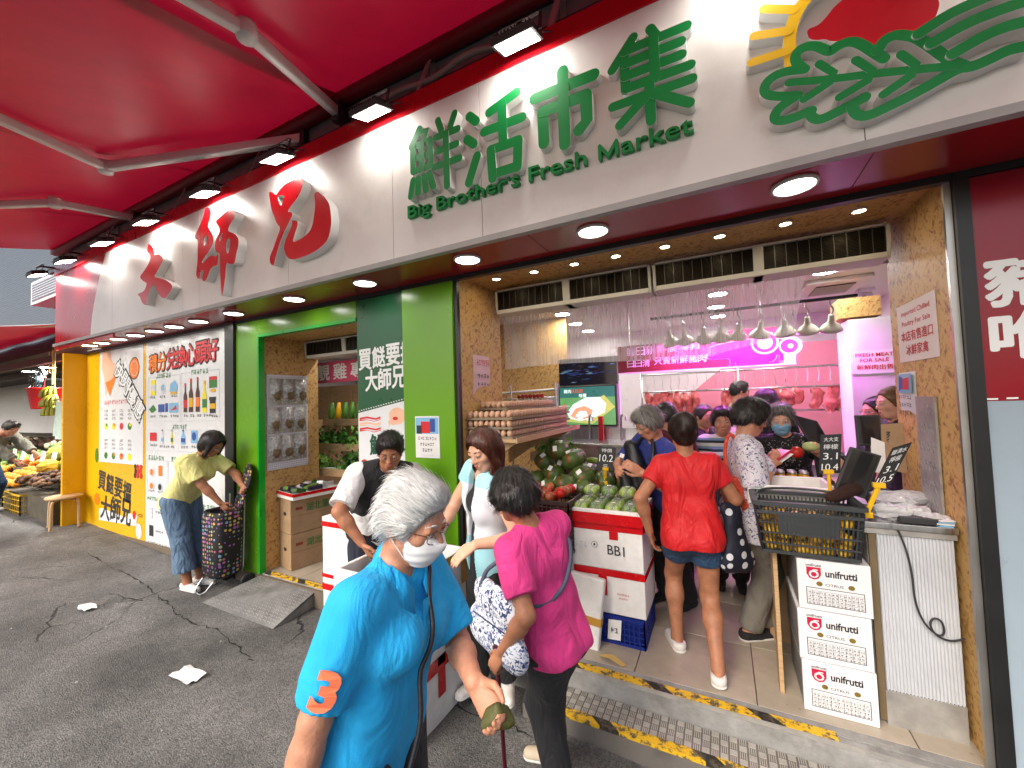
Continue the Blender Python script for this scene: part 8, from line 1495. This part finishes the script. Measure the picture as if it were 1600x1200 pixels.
# dumpling in her hand, shoulder bag
w_ = V3(p['wr'][0]); q = MB(); dumpling_mesh(q, tuple(w_+V3((.085, -.03, -.035))), 1.0, .6); o = q.build('held_dumpling', LEAFB, None, bevel=.012); tag(o, 'leaf wrapped dumpling in the hand of the woman in blue', 'dumpling')
NYL = mat('black_nylon', (.014, .015, .02), .35, var=.3, vs=14, bump=.2, bs=200)
bg = thing('shoulder_bag', 'black nylon shoulder bag carried low by the woman in blue', 'bag', (-.8, .72, .6)); v, F = surface([RC((-.93, .70, .72), (-.76, .74, .70), .065, .07, (V3((.25, -.95, 0)), .5), k=.05), RC((-.93, .70, .63), (-.74, .74, .60), .08, .085, (V3((.25, -.95, 0)), .5), k=.05)], .007, (), (.003, 40, 1, (1, 1, 1))); mesh_np('bag_body', v, F, NYL, bg)
strap(p, [(-.73, .78, .74), (-.70, .86, .95), (-.735, .90, 1.08), (-.80, .95, 1.20), (-.90, .93, 1.17), (-1.03, .86, 1.02), (-1.05, .76, .85), (-.97, .70, .72)], .007, NYL, bg, .030); q = MB(); q.tube([(-.93, .655, .70), (-.76, .695, .68)], .004, 5); q.build('zip', STEEL, bg)

# 2. man in the black vest
g0 = gy(-2.3, 2.2)
p = make_person('man in black vest over white tee bending over the dumpling box', (-2.33, 2.24, .78), (-2.10, 2.13, 1.235), (-2.00, 2.06, 1.375), (.62, -.78, 0), (.75, -.55, 0), (.85, -.5, 0), wr=((-1.93, 2.12, .79), (-2.06, 1.86, .80)), el=((.3, .7, .2), (-.3, -.9, 0)), ank=((-2.38, 2.36, g0+.08), (-2.42, 2.14, g0+.08)), g=1.08, s=1.03, fem=False, res=.007, skin=SKIN2, fpitch=.5, top=dict(mat=CL('white_tee', (.72, .72, .72)), sleeve=.85, hem=.14, es=.026), bottom=dict(mat=NAVYP), shoes=dict(mat=BPANT), hands=(dict(curl=.5), dict(curl=.5)))
face_bits(p, HAIRB); hairdo(p, 'short_man', HAIRB)
pr = [RC(x.a, x.b, x.ra+.034, x.rb+.034, x.flat, .04) if isinstance(x, RC) else EL(x.c, x.A, x.r+.034, .04) for x in p['T']]; pr.append(EL(p['neck']+p['up']*.06+p['cf']*.04, np.eye(3), (.07, .07, .07), sub=True))
for i in (0, 1): d = unit(p['el'][i]-p['sh'][i]); pr.append(EL(p['sh'][i]+d*.045, np.eye(3), (.062, .062, .07), sub=True))
v, F = surface(pr, .0075, [(p['pelvis']-p['up']*.05, -p['up'])], (.003, 28, 2, (1, 1, .5))); mesh_np('vest', v, F, CL('black_vest', (.016, .016, .018)), p['t'])

# 3. woman in white and light blue jacket
g0 = gy(-1.3, 2.25)
p = make_person('long haired woman in white and light blue jacket reaching towards the dumpling box', (-1.30, 2.16, .755), (-1.235, 2.03, 1.265), (-1.20, 1.96, 1.415), (-.30, -.95, 0), (-.55, -.84, 0), (-.5, -.86, 0), wr=((-1.17, 1.80, .93), (-1.50, 1.90, .90)), el=((.7, .3, -.5), (-.6, .4, -.5)), ank=((-1.28, 2.30, g0+.08), (-1.46, 2.24, g0+.08)), s=1.0, g=.95, res=.0065, skin=SKIN3, fpitch=.42, top=dict(mat=BPANT, sleeve=.3, hem=.10, e=.006, es=.008, flare=.0, noise=(.001, 20, 1, (1, 1, .7))), bottom=dict(mat=BPANT, e=.02), bust=.5, shoes=dict(mat=WSHOE, sole=WSHOE), footdir=((.5, -.86, 0), (-.4, -.9, 0)), hands=(dict(curl=.25, dir=(-.55, -.6, -.45), palm=(-.2, .3, -.9)), dict(curl=.45)))
face_bits(p, HAIRDB, mat('rose_lip', '#b0504e', .4, var=.05)); hairdo(p, 'long', HAIRBR)
def jacket_mat():
    m = bpy.data.materials.new('white_blue_jacket'); m.use_nodes = True; nt = m.node_tree; b = nt.nodes['Principled BSDF']; L = nt.links.new; tc = nd(nt, 'ShaderNodeTexCoord'); s_ = nd(nt, 'ShaderNodeSeparateXYZ'); L(tc.outputs['Object'], s_.inputs[0]); r = nd(nt, 'ShaderNodeValToRGB'); mr = nd(nt, 'ShaderNodeMapRange'); L(s_.outputs[2], mr.inputs[0]); mr.inputs[1].default_value = .4; mr.inputs[2].default_value = 1.3; L(mr.outputs[0], r.inputs[0]); r.color_ramp.interpolation = 'CONSTANT'; e = r.color_ramp.elements; e[0].color = (.32, .62, .70, 1); e[1].position = .52; e[1].color = (.66, .70, .76, 1); q = e.new(.88); q.color = (.34, .64, .72, 1); L(r.outputs[0], b.inputs['Base Color']); b.inputs['Roughness'].default_value = .6; return m
pr = [RC(x.a, x.b, x.ra+.034, x.rb+.034, x.flat, .05) if isinstance(x, RC) else EL(x.c, x.A, x.r+.008, .05) for x in p['T']]
for i in (0, 1):
    d = unit(p['el'][i]-p['sh'][i]); pr.append(RC(p['sh'][i], p['sh'][i]+(p['el'][i]-p['sh'][i])*.62, .07, .068, k=.03, cut=[(p['sh'][i]+(p['el'][i]-p['sh'][i])*.3, d)]))
pr += [RC(p['neck']+p['cf']*.13+p['up']*.02, p['pelvis']+p['cf']*.20-p['up']*.2, .042, .050, (p['cf'], 4.0), sub=True), EL(p['neck']+p['up']*.06+p['cf']*.03, np.eye(3), (.07, .07, .07), sub=True)]
pr.insert(0, RC(p['pelvis']+p['up']*.15, p['pelvis']-p['up']*.22, .15, .16, (p['cf'], .8), k=.05)); v, F = surface(pr, .007, [(p['pelvis']-p['up']*.16, -p['up'])], (.003, 26, 4, (1, 1, .5))); mesh_np('jacket', v, F, jacket_mat(), p['t'])

# 4. woman in the pink shirt with a cane
g0 = gy(-.85, 1.95)
p = make_person('curly black haired woman in pink shirt leaning on a cane by the entrance step', (-.735, 1.80, .575), (-.815, 1.735, 1.085), (-.885, 1.695, 1.235), (-.86, .48, 0), (-.80, .35, 0), (-.85, .2, 0), wr=((-.885, 1.545, .60), (-1.02, 1.90, .66)), el=((.9, -.35, 0), (0, .9, -.2)), ank=((-.86, 2.02, g0+.08), (-.72, 1.78, g0+.08)), g=.95, s=.95, res=.006, skin=SKIN2, fpitch=.25, belly=.8, top=dict(mat=CL('hot_pink_jersey', '#d0387f'), sleeve=.72, hem=.06, e=.018, es=.024, flare=.004, name='shirt', noise=(.0045, 22, 2, (1, 1, .7))), bottom=dict(mat=BPANT, e=.026), shoes=dict(mat=mat('beige_sneaker', '#b8aa94', .7, var=.15), sole=WSHOE), footdir=((-.9, -.2, 0), (-.95, -.1, 0)), hands=(dict(curl=.9, dir=(-.45, -.1, -.75)), dict(curl=.6)))
face_bits(p, HAIRB); hairdo(p, 'curly', HAIRB, h=.006)
cn = thing('walking_cane', 'dark red cane held by the pink shirted woman', 'cane', (-.93, 1.66, g0)); q = MB(); q.tube(smooth_line([(-.86, 1.55, .60), (-.90, 1.54, .625), (-.935, 1.56, .60), (-.94, 1.60, .50), (-.945, 1.66, g0+.01)], 2), .010, 8); q.build('shaft', mat('dark_red_lacquer', '#4a0f1c', .3, var=.1), cn, smooth=True)
bgm = pattern('blue_floral_canvas', 'floral', '#d5d7dd', ['#26345e', '#8a96b4', '#3a4674'], 26, .8, .56)
bg = thing('floral_bag', 'blue and white floral canvas bag of the pink shirted woman', 'bag', (-.98, 1.60, .6)); v, F = surface([RC((-1.02, 1.64, .78), (-.87, 1.57, .76), .075, .075, (V3((.42, .9, 0)), .5), k=.05), RC((-1.05, 1.65, .63), (-.84, 1.56, .60), .09, .09, (V3((.42, .9, 0)), .5), k=.05)], .007, (), (.003, 35, 2, (1, 1, 1))); mesh_np('bag_body', v, F, bgm, bg)
strap(p, [(-1.03, 1.62, .82), (-.98, 1.64, .96), (-.90, 1.72, 1.06), (-.80, 1.82, 1.05), (-.68, 1.86, .95), (-.63, 1.78, .84), (-.68, 1.68, .78), (-.84, 1.57, .76)], .011, mat('grey_webbing', '#4a5064', .7), bg, .026)
for z in (.70, .64): q = MB(); q.tube([(-1.07, 1.61, z), (-.84, 1.52, z-.015)], .003, 5); q.build('zip', mat('navy_zip', '#202c50', .5), bg)

# 5. woman in the red shirt seen from behind
p = make_person('woman in red shirt and denim shorts walking in, seen from behind', (-.205, 2.83, .79), (-.225, 2.86, 1.275), (-.235, 2.875, 1.435), (-.30, .95, 0), (-.25, .97, 0), (-.2, .98, 0), wr=((-.45, 2.74, .80), (-.02, 3.16, 1.0)), el=((-.6, -.7, 0), (.5, -.2, -.7)), ank=((-.335, 2.93, .075), (-.09, 2.66, .085)), g=1.0, s=.965, res=.0065, skin=SKIN2, fpitch=.15, top=dict(mat=CL('red_jersey', '#c4141a', .6), sleeve=.55, hem=.075, e=.016, es=.018, flare=.018, noise=(.005, 18, 2, (1, 1, 1.2))), bottom=dict(mat=DENIMD, len=.42, e=.016, name='shorts'), shoes=dict(mat=WSHOE, sole=WSHOE, low=True), footdir=((-.45, .9, 0), (-.05, 1, 0)), hands=(dict(curl=.4), dict(curl=.4)), shw=.155)
face_bits(p, HAIRDB); hairdo(p, 'bun', HAIRDB, h=.006); hp = p['hp']; o = MB()
for k in range(5): o.tube(smooth_line([hp(.03, -.125, .07-.02*k), hp(.055, -.120, .075-.02*k), hp(.062, -.10, .06-.02*k)], 1), .0035, 5)
o.build('hair_clip', mat('pearl_clip', (.6, .55, .42), .25, metal=.5), p['t'], smooth=True)
nv = pattern('navy_polka_dot', 'dots', '#0c1124', ['#c9cbd0'], 15, .7, .33)
bg = thing('polka_dot_bag', 'navy bag with white polka dots hanging from the red shirted woman', 'bag', (.03, 2.92, .7)); v, F = surface([RC((-.01, 2.90, .95), (.05, 2.94, .93), .04, .04, (V3((.85, -.5, 0)), .7), k=.06), RC((-.0, 2.88, .64), (.09, 2.95, .62), .085, .07, (V3((.85, -.5, 0)), .6), k=.06), RC((.03, 2.91, .85), (.045, 2.92, .7), .07, .09, (V3((.85, -.5, 0)), .6), k=.06)], .008, (), (.004, 35, 2, (1, 1, .5))); mesh_np('bag_body', v, F, nv, bg)
strap(p, [(-.0, 2.88, .96), (-.06, 2.86, 1.12), (-.085, 2.88, 1.26), (-.07, 2.96, 1.24), (.02, 2.98, 1.0)], .010, CL('navy_strap', '#0c1124'), bg, .026)
# 6. man in blue tee with a backpack
p = make_person('grey haired man in blue tee bending over the green fruit packs', (-.40, 3.46, .86), (-.46, 3.27, 1.33), (-.505, 3.21, 1.475), (-.80, -.60, 0), (-.7, -.7, 0), (-.6, -.8, 0), wr=((-.52, 3.00, 1.12), (-.72, 3.1, 1.14)), el=((.6, .2, -.5), (-.6, .4, -.5)), ank=((-.30, 3.5, .08), (-.48, 3.6, .08)), fem=False, g=1.0, s=.98, res=.008, skin=SKIN, fpitch=.55, top=dict(mat=CL('indigo_tee', '#2c3a86'), sleeve=.85, hem=.14, es=.02), bottom=dict(mat=BPANT), shoes=dict(mat=BPANT), hands=(dict(curl=.5), dict(curl=.5)))
face_bits(p, HAIRG); hairdo(p, 'short_fluffy', HAIRG); glasses(p, BLK)
bp_ = thing('backpack', 'black backpack on the man in the blue tee', 'bag', (-.55, 3.35, 1.0)); v, F = surface([RC((-.66, 3.32, 1.26), (-.60, 3.28, .98), .07, .10, (V3((.6, .8, 0)), .7), k=.06), RC((-.70, 3.26, 1.08), (-.68, 3.24, .98), .05, .06, k=.04)], .008, (), (.003, 30, 1, (1, 1, 1))); mesh_np('bag_body', v, F, NYL, bp_); q = MB(); q.quad((-.735, 3.235, 1.20), (-.70, 3.215, 1.19), (-.69, 3.225, 1.22), (-.725, 3.245, 1.23)); q.build('white_tag', PAPER, bp_)
q = MB(); q.tube(smooth_line([(-.62, 3.30, 1.28), (-.55, 3.28, 1.37), (-.47, 3.20, 1.36), (-.46, 3.12, 1.2), (-.56, 3.16, 1.0)], 2), .014, 6); q.build('strap', NYL, bp_, smooth=True)
# 7. floral blouse woman
FLO = pattern('purple_floral_blouse', 'floral', '#c9c6cc', ['#6a6a9c', '#2e3058', '#a08aa8'], 30, .8, .60)
p = make_person('short haired woman in floral blouse holding a pink wallet', (.11, 3.20, .86), (.125, 3.17, 1.365), (.175, 3.19, 1.515), (.93, .36, 0), (.75, .1, 0), (.6, .4, 0), wr=((.27, 3.30, 1.21), (.275, 3.13, 1.20)), el=((-.1, .7, -.6), (-.5, -.6, -.5)), ank=((.20, 3.33, .08), (.10, 3.22, .08)), s=1.0, g=1.05, res=.0075, skin=SKIN, fpitch=.35, top=dict(mat=FLO, sleeve=.8, hem=.15, es=.03, vneck=.08), bottom=dict(mat=CL('grey_trousers', '#6e6a62')), shoes=dict(mat=BPANT, sole=WSHOE), hands=(dict(curl=.7), dict(curl=.7)))
face_bits(p, HAIRB); hairdo(p, 'short_fluffy', HAIRB)
wl = thing('pink_wallet', 'pink wallet held by the woman in the floral blouse', 'wallet', (.31, 3.2, 1.25)); q = MB(); q.X = Matrix.Translation((.325, 3.20, 1.255)) @ Matrix.Rotation(.6, 4, 'Z') @ Matrix.Rotation(-.5, 4, 'Y'); q.cbox((0, 0, 0), (.11, .09, .016)); q.build('cover', mat('pink_leather', '#b5284c', .4, var=.1), wl, bevel=.004); q = MB(); q.X = Matrix.Translation((.34, 3.20, 1.238)) @ Matrix.Rotation(.6, 4, 'Z') @ Matrix.Rotation(-.5, 4, 'Y'); q.cbox((0, 0, 0), (.10, .085, .006)); q.build('inner', PAPER, wl)
KN = mat('coral_knit_bag', '#d8543c', .9, var=.45, vs=50, bump=.8, bs=140)
bg = thing('knit_bag', 'coral knitted shoulder bag of the woman in the floral blouse', 'bag', (.06, 3.05, 1.0)); v, F = surface([RC((.02, 3.04, 1.08), (.10, 3.05, 1.07), .05, .05, (V3((.1, 1, 0)), .5), k=.05), RC((.04, 3.03, .98), (.09, 3.04, .95), .06, .05, (V3((.1, 1, 0)), .5), k=.05)], .008, (), (.003, 60, 2, (1, 1, 1))); mesh_np('bag_body', v, F, KN, bg); q = MB(); q.tube(smooth_line([(.02, 3.04, 1.1), (.0, 3.06, 1.28), (.03, 3.12, 1.395), (.07, 3.18, 1.38), (.09, 3.06, 1.2), (.10, 3.05, 1.1)], 2), .012, 6); q.build('strap', KN, bg, smooth=True)
# 8. masked grey haired woman
p = make_person('grey haired woman with a blue mask and glasses holding vegetables', (.44, 3.85, .84), (.42, 3.80, 1.32), (.405, 3.77, 1.465), (-.10, -1, 0), (-.05, -1, 0), (0, -1, 0), wr=((.60, 3.60, 1.22), (.32, 3.60, 1.18)), el=((.7, .2, -.5), (-.7, .2, -.5)), legs=False, feet=False, s=.97, res=.0075, skin=SKIN3, fpitch=.2, top=dict(mat=pattern('black_white_print', 'floral', '#0c0c0e', ['#8e8e8a', '#101012'], 34, .8, .6), sleeve=.9, hem=.14, es=.022), bottom=dict(mat=BPANT), hands=(dict(curl=.6, dir=(-.3, -.8, .3), palm=(-.3, 0, .9)), dict(curl=.6, dir=(.3, -.8, .2), palm=(.2, 0, .9))))
face_bits(p, HAIRG, None); hairdo(p, 'short_fluffy', HAIRG, 4); glasses(p, STEEL); face_mask(p, mat('blue_mask_fabric', '#7fb2cc', .8, var=.05, bump=.1, bs=200))
for k, (c, r_, m_, lb) in enumerate([((.55, 3.53, 1.275), (.055, .045, .035), mat('pale_melon', '#a8b878', .45, var=.2), 'pale green melon held by the masked woman'), ((.46, 3.50, 1.235), (.042, .04, .042), mat('red_pepper', '#b8281a', .3, var=.2), 'red pepper held by the masked woman'), ((.33, 3.50, 1.19), (.045, .035, .025), mat('yellow_pepper', '#c8a010', .35, var=.2), 'yellow vegetable in the masked woman’s right hand')]): o = MB().ball(c, r_, 14, 10, jit=.04).build('held_vegetable', m_, None, smooth=True); tag(o, lb.replace('’', "'"), 'vegetable')
# 9. striped woman, 10-13 people further back
STR = pattern('navy_white_stripes', 'stripes', '#c4c6c4', ['#1c2630', '#6f8ca8'], 14, .85)
def back_person(label, head, fdir, hair, hm, topm, s=.97, fem=True, skin=SKIN, pitch=.1, res=.0095, fl=0, face=True, body=None, extra=None):
    h = V3(head); f_ = unit(V3(fdir)); nk = h-V3((0, 0, .15))-f_*.03; pv = nk-V3((0, 0, .48))-f_*.02
    p = make_person(label, pv, nk, h, f_, f_, f_, ank=((pv[0]-.08*f_[1], pv[1]+.08*f_[0], fl+.08), (pv[0]+.08*f_[1], pv[1]-.08*f_[0], fl+.08)), s=s, fem=fem, res=res, skin=skin, fpitch=pitch, top=dict(mat=topm, sleeve=.8, hem=.14, es=.02), bottom=dict(mat=BPANT), shoes=dict(mat=BPANT))
    if face: face_bits(p, hm)
    hairdo(p, hair, hm, seed=3, N=1200, h=.010); return p
back_person('woman in striped tee facing the camera between the red and floral shoppers', (.0, 4.0, 1.44), (.05, -1, 0), 'short_fluffy', HAIRB, STR, res=.008)
back_person('dark haired woman half hidden behind the striped tee', (-.16, 4.50, 1.46), (.75, -.6, 0), 'tied', HAIRB, BPANT)
back_person('dark haired person just behind the man in the blue tee', (-.43, 3.74, 1.50), (-.5, .85, 0), 'short_man', HAIRB, CL('maroon_top', '#5a2430'), face=False)
back_person('dark haired person in black behind the floral blouse', (.36, 4.26, 1.58), (.3, .95, 0), 'short_fluffy', HAIRB, BPANT, s=1.0, face=False)
back_person('butcher with swept up black hair at the pork rails', (.20, 5.62, 1.70), (.9, .4, 0), 'short_man', HAIRB, CL('pink_lit_apron', '#b8a8a8'), s=1.03, fem=False, face=False)
p = back_person('cashier with glasses and tied hair at the rear of the checkout', (1.12, 4.30, 1.50), (-.95, -.25, 0), 'tied', HAIRB, BPANT); glasses(p, BLK)
back_person('cashier with light brown hair beside the curling notice', (1.10, 3.86, 1.575), (-.97, -.2, 0), 'tied', mat('light_brown_hair', '#6a4a2a', .4, var=.4, vs=60), CL('black_uniform', (.02, .02, .022)), skin=SKIN3, res=.008)
# 14. woman in yellow with the shopping trolley
g0 = gy(-4.75, 2.2)
p = make_person('woman in yellow tee and cropped jeans bending over a shopping trolley', (-4.90, 2.13, .80), (-4.68, 2.21, 1.22), (-4.56, 2.25, 1.345), (.93, .36, 0), (.95, .3, 0), (.9, .35, 0), wr=((-4.36, 2.42, .90), (-4.44, 2.28, .72)), el=((.1, .8, -.5), (-.4, -.8, -.3)), ank=((-4.82, 2.26, g0+.085), (-4.78, 2.13, g0+.085)), g=.97, s=1.0, res=.008, skin=SKIN2, fpitch=.6, top=dict(mat=CL('yellow_tee', '#e4df92'), sleeve=.75, hem=.08, es=.024, e=.016, flare=.0), bottom=dict(mat=DENIM, len=1.72, e=.03, ra=.075), shoes=dict(mat=WSHOE, sole=WSHOE), footdir=((.9, .35, 0), (.95, .1, 0)), hands=(dict(curl=.5), dict(curl=.6)))
face_bits(p, HAIRB); hairdo(p, 'bob', HAIRB); glasses(p, BLK)
# her trolley
DOT = pattern('multicolour_polka_dot', 'dots', '#0e0c14', ['#8a5a9c', '#b8a05a', '#6f8fb0', '#b46a7c', '#7c8c5a'], 26, .7, .36)
tr_ = thing('shopping_trolley', 'black shopping trolley bag with multicolour dots beside the green jamb', 'trolley', (-4.47, 2.30, g0)); zb = g0
q = MB(); 
def ring(cx, cy, z, w_, d, n=20): return [(cx+w_/2*math.copysign(abs(math.cos(a))**.5, math.cos(a)), cy+d/2*math.copysign(abs(math.sin(a))**.5, math.sin(a)), z) for a in [2*math.pi*k/n for k in range(n)]]
lv = [ring(-4.50, 2.30, zb+.14, .26, .22), ring(-4.50, 2.30, zb+.17, .33, .25), ring(-4.49, 2.30, zb+.45, .35, .27), ring(-4.48, 2.30, zb+.74, .36, .27), ring(-4.47, 2.31, zb+.78, .34, .26), ring(-4.47, 2.31, zb+.76, .30, .22), ring(-4.48, 2.30, zb+.5, .29, .2)]
q.add([p_ for l in lv for p_ in l], [(j*20+i, j*20+(i+1) % 20, (j+1)*20+(i+1) % 20, (j+1)*20+i) for j in range(6) for i in range(20)]+[tuple(range(19, -1, -1)), tuple(6*20+i for i in range(20))]); q.build('bag', DOT, tr_, smooth=True)
q = MB(); v, F = surface([RC((-4.44, 2.42, zb+.80), (-4.34, 2.46, zb+1.08), .13, .14, (V3((-.3, -.93, .1)), .14), k=.03)], .009); mesh_np('flap', v, F, DOT, tr_)
q = MB(); q.tube(smooth_line([(-4.36, 2.42, zb+.06), (-4.34, 2.43, zb+.9), (-4.34, 2.43, zb+1.02)], 1), .009, 6); q.tube([(-4.60, 2.43, zb+.06), (-4.60, 2.43, zb+.9)], .009, 6); q.tube(smooth_line([(-4.62, 2.2, zb+.14), (-4.64, 2.12, zb+.02), (-4.44, 2.10, zb+.02), (-4.42, 2.2, zb+.14)], 1), .007, 6); q.build('frame', STEEL, tr_, smooth=True)
for x in (-4.65, -4.30):
    wh = MB().lathe([(.045, -.014), (.062, -.014), (.068, 0), (.062, .014), (.045, .014)], (x, 2.43, zb+.07), 20, axis='x').build('wheel', BLK, tr_, smooth=True); MB().lathe([(0, -.010), (.046, -.010), (.046, .010), (0, .010)], (x, 2.43, zb+.07), 16, axis='x').build('hub', P_LGR, wh)
# 15. man at the fruit stall
g0 = gy(-10.6, 1.9)
p = make_person('man in grey jacket stooping over the fruit at the stall next door', (-10.75, 1.92, .98), (-10.43, 2.06, 1.39), (-10.28, 2.13, 1.50), (.85, .5, 0), (.8, .55, 0), (.8, .5, 0), wr=((-10.1, 2.4, 1.0), (-10.05, 2.15, .95)), ank=((-10.8, 2.05, g0+.08), (-10.7, 1.82, g0+.08)), fem=False, s=1.0, res=.011, skin=SKIN, fpitch=.6, top=dict(mat=CL('grey_jacket', '#6a6a60'), sleeve=1.85, hem=.14, es=.03), bottom=dict(mat=DENIMD), shoes=dict(mat=WSHOE))
face_bits(p, HAIRB); hairdo(p, 'short_man', HAIRB, N=900, h=.012)


for o in bpy.data.objects:
    if o.name.split('.')[0] in ('printed_picture', 'printed_mark', 'printed_table', 'side_print', 'dashed_line', 'lettering') and o.parent: o['kind'] = 'stuff'
